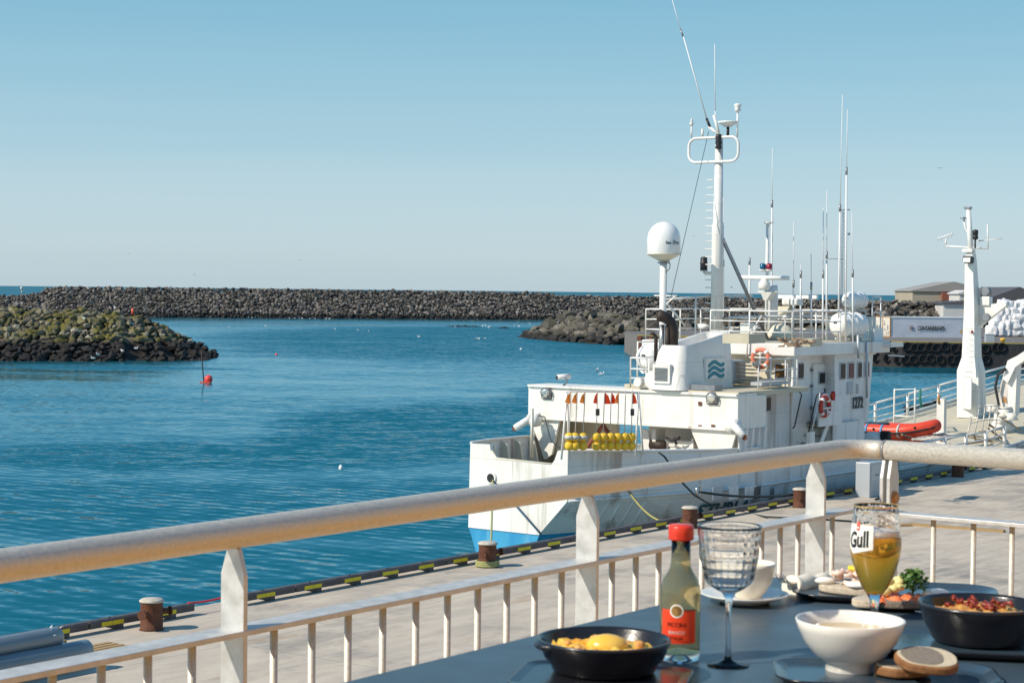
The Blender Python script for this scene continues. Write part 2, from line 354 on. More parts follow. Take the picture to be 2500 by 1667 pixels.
# ================================================================ SETTING
WATER = 0.; QUAY = 2.0; KP = 26.7; QE = 27.4
def water_mat():
    m = bpy.data.materials.new('harbour_water'); m.use_nodes = True; n = m.node_tree.nodes; L = m.node_tree.links
    n.remove(n['Principled BSDF']); oo = [k for k in n if k.type == 'OUTPUT_MATERIAL'][0]
    df = n.new('ShaderNodeBsdfDiffuse'); df.inputs[0].default_value = (.006, .110, .156, 1); gl = n.new('ShaderNodeBsdfAnisotropic'); gl.inputs['Color'].default_value = (.70, .92, 1, 1); gl.inputs['Roughness'].default_value = .1
    fr = n.new('ShaderNodeFresnel'); fr.inputs[0].default_value = 1.33; ms_ = n.new('ShaderNodeMixShader');  L.new(df.outputs[0], ms_.inputs[1]); L.new(gl.outputs[0], ms_.inputs[2]); L.new(ms_.outputs[0], oo.inputs[0])
    ge = n.new('ShaderNodeNewGeometry')
    def nz(scale, st, rot, detail, rough=.5):
        mp = n.new('ShaderNodeMapping'); mp.inputs['Scale'].default_value = st; mp.inputs['Rotation'].default_value = (0, 0, rot); L.new(ge.outputs['Position'], mp.inputs[0])
        t = n.new('ShaderNodeTexNoise'); t.inputs['Scale'].default_value = scale; t.inputs['Detail'].default_value = detail; t.inputs['Roughness'].default_value = rough; L.new(mp.outputs[0], t.inputs[0]); return t.outputs[0]
    def math_(op, a, b_):
        t = n.new('ShaderNodeMath'); t.operation = op
        for i, x in enumerate((a, b_)):
            if isinstance(x, (int, float)): t.inputs[i].default_value = x
            else: L.new(x, t.inputs[i])
        return t.outputs[0]
    patch = nz(.018, (.55, 1.6, 1), R(14), 5, .6)          # wind patches: where the surface is rough or calm
    mr = n.new('ShaderNodeMapRange'); mr.inputs[1].default_value = .40; mr.inputs[2].default_value = .60; mr.inputs[3].default_value = .12; mr.inputs[4].default_value = 1.3; L.new(patch, mr.inputs[0])
    streak = nz(.05, (.12, 2.2, 1), R(3), 4)
    ms = n.new('ShaderNodeMapRange'); ms.inputs[1].default_value = .60; ms.inputs[2].default_value = .68; ms.inputs[3].default_value = 1.; ms.inputs[4].default_value = .35; L.new(streak, ms.inputs[0])
    # cat's paws: the wind-ruffled places of this harbour, soft ellipses with ragged edges
    dn = n.new('ShaderNodeTexNoise'); dn.inputs['Scale'].default_value = .045; dn.inputs['Detail'].default_value = 5; dn.inputs['Roughness'].default_value = .6; dm = n.new('ShaderNodeMapping'); dm.inputs['Scale'].default_value = (.6, 1.2, 1); L.new(ge.outputs['Position'], dm.inputs[0]); L.new(dm.outputs[0], dn.inputs[0])
    vs_ = n.new('ShaderNodeVectorMath'); vs_.operation = 'MULTIPLY_ADD'; L.new(dn.outputs['Color'], vs_.inputs[0]); vs_.inputs[1].default_value = (14, 30, 0); L.new(ge.outputs['Position'], vs_.inputs[2])
    vo_ = n.new('ShaderNodeVectorMath'); vo_.operation = 'SUBTRACT'; L.new(vs_.outputs[0], vo_.inputs[0]); vo_.inputs[1].default_value = (7, 15, 0)
    fsum = None
    for (cx, cy, rx, ry, rot, wgt) in ((-6, 112, 11, 34, -8, 1.0), (-18.5, 91, 10, 11, -20, .8), (-2, 330, 60, 130, 0, 1.0), (-42, 196, 16, 9, 0, .7), (7, 150, 10, 22, 0, .6), (24, 170, 14, 40, 0, .6), (-14, 58, 60, 26, 0, .62)):
        e = n.new('ShaderNodeMapping'); e.vector_type = 'TEXTURE'; e.inputs[1].default_value = (cx, cy, 0); e.inputs[2].default_value = (0, 0, R(rot)); e.inputs[3].default_value = (rx, ry, 1000); L.new(vo_.outputs[0], e.inputs[0])
        g = n.new('ShaderNodeTexGradient'); g.gradient_type = 'SPHERICAL'; L.new(e.outputs[0], g.inputs[0])
        s_ = n.new('ShaderNodeMapRange'); s_.interpolation_type = 'SMOOTHSTEP'; s_.inputs[1].default_value = 0; s_.inputs[2].default_value = .45; s_.inputs[4].default_value = wgt; L.new(g.outputs[0], s_.inputs[0])
        fsum = s_.outputs[0] if fsum is None else math_('MAXIMUM', fsum, s_.outputs[0])
    base_ = math_('ADD', math_('MULTIPLY', mr.outputs[0], .25), math_('MULTIPLY', fsum, 1.05))
    amp = math_('MULTIPLY', math_('ADD', base_, .11), ms.outputs[0])
    def slope(scale, st, rot, amt, detail=3):
        mp = n.new('ShaderNodeMapping'); mp.inputs['Scale'].default_value = st; mp.inputs['Rotation'].default_value = (0, 0, rot); L.new(ge.outputs['Position'], mp.inputs[0])
        t = n.new('ShaderNodeTexNoise'); t.inputs['Scale'].default_value = scale; t.inputs['Detail'].default_value = detail; t.inputs['Roughness'].default_value = .55; L.new(mp.outputs[0], t.inputs[0])
        v = n.new('ShaderNodeVectorMath'); v.operation = 'MULTIPLY_ADD'; L.new(t.outputs['Color'], v.inputs[0]); v.inputs[1].default_value = (amt*.5, amt, 0); v.inputs[2].default_value = (-amt*.25, -amt*.585, 0); return v.outputs[0]
    def vadd(a_, b_):
        v = n.new('ShaderNodeVectorMath'); v.operation = 'ADD'; L.new(a_, v.inputs[0]); L.new(b_, v.inputs[1]); return v.outputs[0]
    wt = n.new('ShaderNodeTexWave'); wt.wave_type = 'BANDS'; wt.bands_direction = 'X'; wt.inputs['Scale'].default_value = .40; wt.inputs['Distortion'].default_value = 5; wt.inputs['Detail'].default_value = 2; wt.inputs['Detail Scale'].default_value = .35
    mw = n.new('ShaderNodeMapping'); mw.inputs['Rotation'].default_value = (0, 0, R(-52)); L.new(ge.outputs['Position'], mw.inputs[0]); L.new(mw.outputs[0], wt.inputs[0])
    wv_ = n.new('ShaderNodeCombineXYZ'); L.new(math_('MULTIPLY', math_('SUBTRACT', wt.outputs[1], .5), .10), wv_.inputs[0]); L.new(math_('MULTIPLY', math_('SUBTRACT', wt.outputs[1], .5), .20), wv_.inputs[1])
    sl_ = vadd(vadd(slope(1.25, (.42, 1.3, 1), R(-12), 1.0), slope(3.0, (.6, 1.3, 1), R(6), .70)), vadd(slope(.28, (.4, 1.3, 1), R(-16), .32), wv_.outputs[0]))
    sc_ = n.new('ShaderNodeVectorMath'); sc_.operation = 'SCALE'; L.new(sl_, sc_.inputs[0]); L.new(amp, sc_.inputs[3])
    up_ = n.new('ShaderNodeVectorMath'); up_.operation = 'ADD'; L.new(sc_.outputs[0], up_.inputs[0]); up_.inputs[1].default_value = (0, 0, 1)
    nn_ = n.new('ShaderNodeVectorMath'); nn_.operation = 'NORMALIZE'; L.new(up_.outputs[0], nn_.inputs[0]); bp = nn_
    sy = n.new('ShaderNodeSeparateXYZ'); L.new(ge.outputs['Position'], sy.inputs[0])      # the open sea outside the breakwater is choppy
    op = n.new('ShaderNodeMapRange'); op.inputs[1].default_value = 560; op.inputs[2].default_value = 700; L.new(sy.outputs[1], op.inputs[0])
    so_ = n.new('ShaderNodeMapRange'); so_.inputs[3].default_value = 1.33; so_.inputs[4].default_value = 1.12; L.new(op.outputs[0], so_.inputs[0]); L.new(so_.outputs[0], fr.inputs[0]); L.new(math_('MULTIPLY', fr.outputs[0], math_('SUBTRACT', 1.0, math_('MULTIPLY', op.outputs[0], .72))), ms_.inputs[0])
    ro_ = n.new('ShaderNodeMapRange'); ro_.inputs[3].default_value = .10; ro_.inputs[4].default_value = .5; L.new(op.outputs[0], ro_.inputs[0]); L.new(ro_.outputs[0], gl.inputs['Roughness'])
    L.new(bp.outputs[0], gl.inputs['Normal']); L.new(bp.outputs[0], fr.inputs['Normal'])
    return m
m = MB(); m.add([(-9000, -300, 0), (9000, -300, 0), (9000, 40000, 0), (-9000, 40000, 0)], [(0, 1, 2, 3)])
m.build('harbour_water', water_mat(), base=(0, 0, 0), frame='C', kind='structure')
def quay_mat():
    m = bpy.data.materials.new('quay_concrete'); m.use_nodes = True; n = m.node_tree.nodes; L = m.node_tree.links; b = n['Principled BSDF']; b.inputs['Roughness'].default_value = .85
    tc = n.new('ShaderNodeTexCoord')
    def nz(scale, st, detail, rough=.6, rot=0):
        mp = n.new('ShaderNodeMapping'); mp.inputs['Scale'].default_value = st; mp.inputs['Rotation'].default_value = (0, 0, rot); L.new(tc.outputs['Object'], mp.inputs[0])
        t = n.new('ShaderNodeTexNoise'); t.inputs['Scale'].default_value = scale; t.inputs['Detail'].default_value = detail; t.inputs['Roughness'].default_value = rough; L.new(mp.outputs[0], t.inputs[0]); return t.outputs[0]
    def ramp(src, a, c): 
        r = n.new('ShaderNodeMapRange'); r.inputs[1].default_value = a; r.inputs[2].default_value = c; L.new(src, r.inputs[0]); return r.outputs[0]
    def mix(a, c, f, k=1.):
        x = n.new('ShaderNodeMix'); x.data_type = 'RGBA'
        if isinstance(a, tuple): x.inputs[6].default_value = (*a, 1)
        else: L.new(a, x.inputs[6])
        x.inputs[7].default_value = (*c, 1)
        mm = n.new('ShaderNodeMath'); mm.operation = 'MULTIPLY'; mm.inputs[1].default_value = k; L.new(f, mm.inputs[0]); L.new(mm.outputs[0], x.inputs[0]); return x.outputs[2]
    c = mix((.56, .475, .375), (.35, .305, .25), ramp(nz(.9, (.5, 1.6, 1), 8, .65, .5), .38, .66), .75)
    c = mix(c, (.17, .16, .15), ramp(nz(.35, (1, 1, 1), 9, .7), .50, .66), .7)
    c = mix(c, (.56, .50, .42), ramp(nz(2.2, (.25, 2.4, 1), 6, .6, .9), .52, .7), .6)
    c = mix(c, (.40, .24, .11), ramp(nz(.6, (.5, 2.2, 1), 6, .65, 1.2), .60, .74), .55)
    c = mix(c, (.05, .05, .05), ramp(nz(14, (1, 1, 1), 2, .5), .73, .77), .8)
    wv = n.new('ShaderNodeTexBrick'); wv.inputs['Scale'].default_value = 1; wv.inputs['Mortar Size'].default_value = .02; wv.inputs['Brick Width'].default_value = 12; wv.inputs['Row Height'].default_value = 6; wv.inputs['Mortar Smooth'].default_value = .3
    wv.inputs['Color1'].default_value = (0, 0, 0, 1); wv.inputs['Color2'].default_value = (0, 0, 0, 1); wv.inputs['Mortar'].default_value = (1, 1, 1, 1); L.new(tc.outputs['Object'], wv.inputs[0])
    c = mix(c, (.13, .12, .11), wv.outputs[0], .4)
    L.new(c, b.inputs['Base Color'])
    bp = n.new('ShaderNodeBump'); bp.inputs['Strength'].default_value = .35; bp.inputs['Distance'].default_value = .02; L.new(nz(6, (1, 1, 1), 8, .7), bp.inputs['Height']); L.new(bp.outputs[0], b.inputs['Normal'])
    return m
m = MB(); m.box((-60, -40, -3), (190, QE, QUAY))
m.build('quay', quay_mat(), base=(0, 0, 0), kind='structure')
m = MB(); m.box((-12, -4.98, 6.95), (5.72, 2.76, 7.13)); m.build('terrace_floor', 'deck_timber', base=(0, 0, 6.95), kind='structure')
m = MB(); m.box((-11.8, -4.98, QUAY+.004), (5.3, 2.4, 6.94)); m.build('terrace_wall', 'shed_wall', base=(0, 0, QUAY), kind='structure')
m = MB(); m.box((-12, -6.4, QUAY+.003), (9, -5.0, 11.2)); rb_ = m.build('restaurant', mat('ochre_cladding', (.85, .45, .11), .6, col2=(.74, .37, .08), nscale=2, stretch=(8, 8, .3)), base=(0, -5.5, QUAY), label='ochre timber clad restaurant front behind the terrace', cat='building')
# ---------------------------------------------------------------- rocks
def rock_mat(name, c1, c2, moss, mossamt, wet, wet_h, up=.35):
    m = bpy.data.materials.new(name); m.use_nodes = True; n = m.node_tree.nodes; L = m.node_tree.links; b = n['Principled BSDF']; b.inputs['Roughness'].default_value = .85
    ge = n.new('ShaderNodeNewGeometry'); oi = n.new('ShaderNodeObjectInfo')
    ad = n.new('ShaderNodeMath'); ad.operation = 'ADD'; L.new(ge.outputs['Random Per Island'], ad.inputs[0]); L.new(oi.outputs['Random'], ad.inputs[1])
    fr = n.new('ShaderNodeMath'); fr.operation = 'FRACT'; L.new(ad.outputs[0], fr.inputs[0])
    pw = n.new('ShaderNodeMath'); pw.operation = 'POWER'; pw.inputs[1].default_value = 2.0; L.new(fr.outputs[0], pw.inputs[0])
    def nz(scale, detail):
        t = n.new('ShaderNodeTexNoise'); t.inputs['Scale'].default_value = scale; t.inputs['Detail'].default_value = detail; t.inputs['Roughness'].default_value = .65; L.new(ge.outputs['Position'], t.inputs[0]); return t.outputs[0]
    def mixc(a, c, f):
        x = n.new('ShaderNodeMix'); x.data_type = 'RGBA'
        for i, q in ((6, a), (7, c)):
            if isinstance(q, tuple): x.inputs[i].default_value = (*q, 1)
            else: L.new(q, x.inputs[i])
        L.new(f, x.inputs[0]); return x.outputs[2]
    def rng(src, a, c, lo=0., hi=1.):
        r = n.new('ShaderNodeMapRange'); r.inputs[1].default_value = a; r.inputs[2].default_value = c; r.inputs[3].default_value = lo; r.inputs[4].default_value = hi; L.new(src, r.inputs[0]); return r.outputs[0]
    c = mixc(c1, c2, pw.outputs[0])
    c = mixc(c, tuple(k*.5 for k in c1), rng(nz(1.6, 8), .45, .75, 0, .7))
    if mossamt:
        sx = n.new('ShaderNodeSeparateXYZ'); L.new(ge.outputs['True Normal'], sx.inputs[0])
        a = rng(sx.outputs[2], up, up+.35); q = rng(nz(.35, 6), .42, .56)
        mu = n.new('ShaderNodeMath'); mu.operation = 'MULTIPLY'; L.new(a, mu.inputs[0]); L.new(q, mu.inputs[1])
        m3 = n.new('ShaderNodeMath'); m3.operation = 'MULTIPLY'; m3.inputs[1].default_value = mossamt; L.new(mu.outputs[0], m3.inputs[0])
        c = mixc(c, moss, m3.outputs[0])
    sp = n.new('ShaderNodeSeparateXYZ'); L.new(ge.outputs['Position'], sp.inputs[0])
    nn = n.new('ShaderNodeMath'); nn.operation = 'MULTIPLY_ADD'; nn.inputs[1].default_value = 1.2; L.new(nz(.5, 4), nn.inputs[0]); L.new(sp.outputs[2], nn.inputs[2])
    c = mixc(wet, c, rng(nn.outputs[0], wet_h+.3, wet_h+.9))
    L.new(c, b.inputs['Base Color'])
    bp = n.new('ShaderNodeBump'); bp.inputs['Strength'].default_value = .6; bp.inputs['Distance'].default_value = .15; L.new(nz(2.5, 6), bp.inputs['Height']); L.new(bp.outputs[0], b.inputs['Normal'])
    return m
RM_far = rock_mat('far_rock', (.055, .048, .045), (.30, .265, .235), (.10, .09, .03), .25, (.022, .02, .018), 1.2)
RM_left = rock_mat('left_rock', (.085, .075, .055), (.40, .36, .27), (.115, .100, .010), 1., (.016, .013, .011), 2.2, up=.0)
RM_right = rock_mat('right_rock', (.055, .049, .043), (.23, .205, .17), (.07, .062, .02), .5, (.016, .014, .012), 1.1, up=.2)
rr = random.Random(3)
def hull_rock(seed, sub=False):
    r = random.Random(seed); bm = bmesh.new()
    for i in range(16):
        z = r.uniform(-1, 1); a = r.uniform(0, 2*math.pi); q = math.sqrt(1-z*z); s = r.uniform(.78, 1.12)
        bm.verts.new((q*math.cos(a)*s, q*math.sin(a)*s*.85, z*s*.72))
    g = bmesh.ops.convex_hull(bm, input=bm.verts[:])
    bmesh.ops.delete(bm, geom=[v for v in bm.verts if not v.link_faces], context='VERTS')
    if sub: bmesh.ops.bevel(bm, geom=bm.edges[:], offset=.035, segments=1, affect='EDGES')
    bm.verts.index_update()
    vs = [v.co.copy() for v in bm.verts]; fs = [[v.index for v in f.verts] for f in bm.faces]; bm.free(); return vs, fs
PROTO = [hull_rock(i) for i in range(14)]; PROTOB = [hull_rock(i+50, True) for i in range(16)]
def mound(path, size, step, jit=.35, big=1.0):
    """path: (x, y, crest height, front half-width, back half-width); returns rocks (pos, size) over the heap and the heap's body"""
    out_ = []; pts = [Vector((a[0], a[1])) for a in path]
    for i in range(len(path)-1):
        a, b = path[i], path[i+1]; L_ = (pts[i+1]-pts[i]).length; t = (pts[i+1]-pts[i]).normalized(); nrm = Vector((t.y, -t.x))
        ns = max(1, int(L_/step))
        for k in range(ns):
            f = (k+.5)/ns; H = a[2]+(b[2]-a[2])*f; fw = a[3]+(b[3]-a[3])*f; bw = a[4]+(b[4]-a[4])*f; c = pts[i].lerp(pts[i+1], f)
            sl_ = math.hypot(fw, H+.6); nq = max(2, int(sl_/step)+1)
            cells = [(-j/nq) for j in range(nq+1)]+[j/max(1, int(bw/step)) for j in range(1, max(2, int(bw/step)+1))]
            for q in cells:
                z = H*(1-abs(q))-.6*abs(q) if q <= 0 else H*(1-q*q*.9)
                d = q*(fw if q < 0 else bw)
                x = c+nrm*(-d)+t*rr.uniform(-jit, jit)*step*1.2+nrm*rr.uniform(-jit, jit)*step
                out_.append((Vector((x.x, x.y, z+rr.uniform(-.25, .2)*size)), size*rr.uniform(.62, 1.35)*big))
    bodym = MB(); secs = []
    for i, a in enumerate(path):
        t = (pts[min(i+1, len(pts)-1)]-pts[max(i-1, 0)]).normalized(); nrm = Vector((t.y, -t.x)); s_ = .62*size
        c = pts[i]
        secs.append([Vector((*(c+nrm*(a[3]*1.02-s_)), -1.0)), Vector((*(c+nrm*(.05*a[3])), a[2]-s_-.15)), Vector((*(c-nrm*a[4]*.5), a[2]-s_-.3)), Vector((*(c-nrm*a[4]), -1))])
    n4 = 4
    bodym.add([v for s_ in secs for v in s_], [(i*n4+k, (i+1)*n4+k, (i+1)*n4+k+1, i*n4+k+1) for i in range(len(secs)-1) for k in range(3)])
    return out_, bodym
CMI = CM.inverted()
def screen(v):
    q = CMI @ v
    if q.z >= -1: return None
    return 1250+4500*q.x/-q.z, 833.5-4500*q.y/-q.z, -q.z
def rockM(pos, s):
    return Matrix.Translation(pos) @ Matrix.Rotation(rr.uniform(0, 6.3), 4, 'Z') @ Matrix.Rotation(rr.uniform(-.5, .5), 4, 'X') @ Matrix.Diagonal((s*.5*rr.uniform(.9, 1.35), s*.5*rr.uniform(.8, 1.1), s*.5*rr.uniform(.8, 1.15), 1))
def rocks_stuff(name, rocks, body, material, label, cat, protos):
    for pos, s in rocks:
        M = rockM(pos, s); vs, fs = rr.choice(protos); body.add([M @ v for v in vs], fs)
    body.build(name, material, base=(rocks[0][0].x, rocks[0][0].y, 0), frame='C', label=label, cat=cat, kind='stuff', fix=False)
def boulders(name, rocks, material, n, label, group, xr, yr):
    """n rocks that show largest as things of their own; returns the others"""
    sco = []
    for pos, s in rocks:
        q = screen(pos)
        if q and xr[0] < q[0] < xr[1] and yr[0] < q[1] < yr[1]: sco.append((s/q[2], pos, s))
    sco.sort(key=lambda t: -t[0]); pick = sco[:n]; ids = {id(t[1]) for t in pick}
    meshes = []
    for vs, fs in PROTOB:
        me = bpy.data.meshes.new('boulder'); me.from_pydata(vs, [], fs); me.materials.append(material); meshes.append(me)
    for _, pos, s in pick:
        o = link(bpy.data.objects.new(name, rr.choice(meshes))); o.matrix_world = rockM(pos, s*1.08)
        tag(o, label, 'boulder', group)
    return [r for r in rocks if id(r[0]) not in ids]
# the long outer breakwater
t_ = lambda px, y: ((px-1250)/4500*y, y)
farp = [(*t_(-260, 520), 5.0, 13, 8), (*t_(30, 524), 5.4, 13, 8), (*t_(92, 526), 6.2, 13, 8), (*t_(128, 528), 8.1, 14, 8), (*t_(850, 545), 8.0, 14, 8), (*t_(1330, 560), 7.8, 14, 8), (*t_(1375, 562), 7.0, 13, 8), (*t_(1800, 575), 6.8, 13, 8), (*t_(2120, 560), 6.4, 12, 8), (*t_(2330, 520), 6.0, 12, 6), (*t_(2520, 500), 5.6, 12, 6)]
farp = [(a, b, c, d, e) for (a, b, c, d, e) in farp]
rocks, body = mound(farp, 1.25, .86)
rocks_stuff('breakwater_rocks', rocks, body, RM_far, 'long grey boulder breakwater closing the harbour below the horizon', 'breakwater', PROTO)
# nearer bank of big stones behind the far quay
rocks, body = mound([(*t_(1985, 330), 4.6, 9, 5), (*t_(2080, 325), 6.3, 12, 6), (*t_(2200, 330), 7.2, 14, 6), (*t_(2330, 330), 7.2, 15, 6), (*t_(2480, 335), 6.3, 14, 6)], 1.45, 1.0)
rocks_stuff('bank_rocks', rocks, body, RM_far, 'heap of big brown and grey stones behind the containers', 'rock bank', PROTO)
# left spit
lp = [(-92, 214, 5.6, 13, 6), (-60, 219, 5.5, 13.5, 6), (-47.0, 222, 5.2, 13.5, 6), (-43.8, 223.5, 4.2, 12.5, 5), (-41.2, 225, 2.9, 10.5, 4.5), (-39.4, 226, 1.8, 8, 4), (-37.4, 227, .9, 4, 3), (-36.2, 227.3, .3, 2, 2)]
rocks, body = mound(lp, 1.12, .72)
rest = boulders('boulder', rocks, RM_left, 190, 'mossy grey boulder, one of many heaped on the rock spit at left', 'boulders of the left rock spit', (-30, 600), (700, 900))
rocks_stuff('spit_rocks', rest, body, RM_left, 'smaller mossy stones filling the rock spit at left', 'rocks', PROTOB)
# right spit
rp = [(5.2, 348, .4, 2, 2), (7.2, 345, 2.0, 5, 3), (10, 336, 3.6, 8, 4), (16, 318, 3.9, 9, 4), (24, 300, 4.0, 9.5, 5), (38, 290, 4.2, 10, 5), (60, 284, 4.4, 10, 5)]
rocks, body = mound(rp, 2.5, 1.6)
rest = boulders('boulder', rocks, RM_right, 110, 'brown grey boulder, one of many heaped on the rock spit behind the ship', 'boulders of the right rock spit', (1280, 2000), (740, 860))
rocks_stuff('spit_rocks', rest, body, RM_right, 'smaller stones filling the rock spit behind the ship', 'rocks', PROTOB)
# reef awash
def reef(x0, x1, py, lab):
    m = MB(); P = atC((x0+x1)/2, py, 0); hw = (x1-x0)/2/4500*P.y
    r = random.Random(int(x0))
    for i in range(14):
        f = -1+2*i/13; vs, fs = PROTOB[i % 16]; s = (1-f*f*.8)*r.uniform(.5, 1.0)
        M = Matrix.Translation(P+Vector((f*hw, r.uniform(-1, 1), 0))) @ Matrix.Diagonal((hw*.16, 1.0, .55*s+.12, 1)); m.add([M @ v for v in vs], fs)
    m.build('reef', 'reef', base=P, frame='C', label=lab, cat='rock')
reef(1094, 1172, 797.5, 'long low black reef just above the water before the breakwater')
reef(1218, 1243, 801, 'short low black rock awash to the right of the long reef')
# ---------------------------------------------------------------- far quay and what stands on it
FQ = 2.9; FY = 214
fq = MB()
def fqy(x): return 236-(x-16)*.62 if x < 46 else 217.4-(x-46)*.10
xs_ = [16, 46, 120]
fq.prism([(16, fqy(16), -1), (46, fqy(46), -1), (120, fqy(120), -1), (120, 330, -1), (60, 320, -1), (16, 262, -1)], (0, 0, FQ+1))
fq.build('far_quay', 'quay_asphalt' if 'quay_asphalt' in MATS else mat('quay_asphalt', (.17, .155, .145), .85, col2=(.12, .11, .10), nscale=.4), base=(50, 240, 0), frame='C', kind='structure')
m = MB()
for a, b in ((16, 46), (46, 120)): 
    A = Vector((a, fqy(a), 0)); B = Vector((b, fqy(b), 0)); m.prism([A+Vector((0, -.12, -1)), B+Vector((0, -.12, -1)), B+Vector((0, -.02, -1)), A+Vector((0, -.02, -1))], (0, 0, FQ+.85))
m.build('quay_wall', 'far_wall', base=(46, 217, 0), frame='C', label='dark sheet wall of the far quay rising from the water', cat='quay wall')
m = MB()
for a, b in ((16, 46), (46, 120)):
    A = Vector((a, fqy(a), FQ)); B = Vector((b, fqy(b), FQ)); m.prism([A+Vector((0, -.15, .02)), B+Vector((0, -.15, .02)), B+Vector((0, .15, .02)), A+Vector((0, .15, .02))], (0, 0, .14))
m.build('quay_kerb', 'far_kerb', base=(46, 217, FQ), frame='C', label='long yellow kerb along the edge of the far quay', cat='kerb')
def tyre(P, r, M, lab, group, name='fender_tyre'):
    m = MB(); m.torus(P, r, r*.33, M, 20, 8); return m.build(name, 'black_rubber', base=P, frame='C', label=lab, cat='tyre', group=group)
mat('old_tyre', (.012, .012, .014), .8, spec=.15, col2=(.02, .02, .02), nscale=2)
MX = Matrix.Rotation(R(90), 4, 'X')
tp = None
r_ = random.Random(5)
for row, (py, n_, a_, s_) in enumerate(((862, 17, 2136, 19.2), (893, 14, 2130, 21))):
    for i in range(n_):
        px = a_+i*s_+r_.uniform(-4, 4); x = (px-1250)/4500*217; y = fqy(x)-.2; P = Vector((x, y, (2.35 if row == 0 else .95)+r_.uniform(-.1, .1)))
        if tp is None:
            mm = MB(); mm.torus((0, 0, 0), .46, .15, MX, 20, 8); tp = mm.build('fender_tyre', 'old_tyre', base=(0, 0, 0), frame='C', label='black fender tyre in the row hung along the dark far quay wall', cat='tyre', group='tyres hung on the far quay wall'); o = tp
        else: o = copy_tree(tp)
        o.location = P
# containers: ends with doors face left, long sides face the water
def container(P, L_, lab, wri):
    c = thing('shipping_container', lab, 'container', P, 'C', 'containers on the far quay'); P = Vector(P)
    W_ = 2.44; H_ = 2.72
    def B(m, a, b): m.box(P+Vector(a), P+Vector(b))
    m = MB(); B(m, (.02, .02, .14), (L_-.02, W_-.02, H_-.05))
    m.build('body', 'container_grey', c)
    m = MB(); B(m, (0, -.03, H_-.12), (L_, .0, H_+.0)); B(m, (0, 0, H_-.045), (L_, W_, H_)); B(m, (L_-.14, -.03, .15), (L_, 0, H_-.12)); m.build('top_rail', 'pure_white', c)
    m = MB(); B(m, (0, -.03, 0), (L_, .0, .14)); m.build('bottom_rail', 'container_grey', c)
    m = MB()
    for zz in (0, H_-.13): B(m, (-.05, .0, zz), (.01, W_, zz+.13))
    for yy in (-.04, W_-.08): B(m, (-.06, yy, 0), (.10, yy+.12, H_+.003))
    m.build('frame', 'rust_trim', c)
    for s_ in (0, 1):
        y0 = .09+s_*1.13; m = MB(); B(m, (-.045, y0, .14), (.018, y0+1.1, H_-.14)); d = m.build('door', 'container_end', c)
        m = MB()
        for k in (.3, .75): m.tube([P+Vector((-.08, y0+1.1*k, .15)), P+Vector((-.08, y0+1.1*k, H_-.15))], .025, 5)
        m.build('locking_bar', 'ship_white', d)
        m = MB(); r = random.Random(s_+int(P.x*7))
        for k in range(9): yy = y0+.1+.7*r.random(); zz = .35+r.random()*1.8; B(m, (-.052, yy, zz), (-.046, yy+.1+.25*r.random(), zz+.06+.22*r.random()))
        m.build('marking', 'decal_dark', d)
    if wri:
        m = MB(); text(m, 'CONTAINERSHIPS', P+Vector((3.85, -.05, .98)), (1, 0, 0), (0, 0, 1), .78, .01, .018, .60); m.build('lettering', 'letter_black', c)
        m = MB(); B(m, (2.75, -.045, 1.02), (3.25, -.035, 1.52)); e = m.build('emblem', 'shed_red', c)
        m = MB(); B(m, (2.82, -.06, 1.09), (3.18, -.05, 1.45)); m.build('emblem_field', 'container_grey', e)
        m = MB(); m.torus(P+Vector((3.0, -.065, 1.27)), .1, .03, MX, 12, 6); B(m, (2.985, -.08, 1.12), (3.015, -.07, 1.42)); m.build('emblem_sign', 'letter_black', e)
        m = MB(); B(m, (9.9, -.05, .6), (10.15, -.035, 1.05)); m.build('sticker', 'yellow_box', c)
    c.rotation_euler = (0, 0, R(10.8)); return c
P = atC(2173, 823.5, FQ)
container(P, 12.19, 'grey container with dark lettering on the far quay, behind the mast foot', True)
E_ = Vector((-math.sin(R(10.8)), math.cos(R(10.8)), 0))
container(P+E_*2.56, 12.19, 'white container end with rusty frame, left of and behind the lettered container', False)
# buildings
def house(name, lab, px0, px1, pyb, pyt, y, hb, depth, wall, roof, ridge=None, parts=()):
    x0 = (px0-1250)/4500*y; x1 = (px1-1250)/4500*y; zt = at((px0+px1)/2, pyt, y=y).z
    t = thing(name, lab, 'building', ((x0+x1)/2, y, hb), 'C')
    m = MB(); m.box((x0, y, hb), (x1, y+depth, zt)); m.build('wall', wall, t)
    m = MB(); zr = zt+(ridge or .3); xm = x0+(x1-x0)*.52; o_ = .4
    m.prism([(x0-o_, y-o_, zt+.003), (x1+o_, y-o_, zt+.003), (x1+o_, y-o_, zt+.2), (xm, y-o_, zr), (x0-o_, y-o_, zt+.2)], (0, depth+2*o_, 0)); m.build('roof', roof, t)
    return t, x0, x1, zt
mat('land', (.12, .105, .085), .9, col2=(.16, .14, .10), nscale=.2)
m = MB(); m.prism([(60, 331, -1), (300, 331, -1), (300, 700, -1), (90, 700, -1)], (0, 0, 3.9)); m.build('land', 'land', base=(150, 400, 0), frame='C', kind='structure')
t, a, b, z = house('warehouse', 'long pale warehouse with low gable roof above the stone bank', 2226, 2420, 770, 712, 440, 2.9, 20, 'shed_wall', 'shed_roof', 2.4)
m = MB(); xa = (2298-1250)/4500*439; xb = (2342-1250)/4500*439; m.box((xa, 438.6, 2.9), (xb, 439.95, at(2320, 714.5, y=439).z)); m.build('red_panel', 'shed_red', t)
t, a, b, z = house('shed', 'small white gabled shed beside the red warehouse panel', 2341, 2372, 760, 718, 415, 2.9, 10, 'shed_white', 'shed_white', .9)
m = MB()
for k in range(4): m.box((a+.6+k*.55, 414.9, z-2.0), (a+.85+k*.55, 414.99, z-1.3))
m.build('vent', 'window_dark', t)
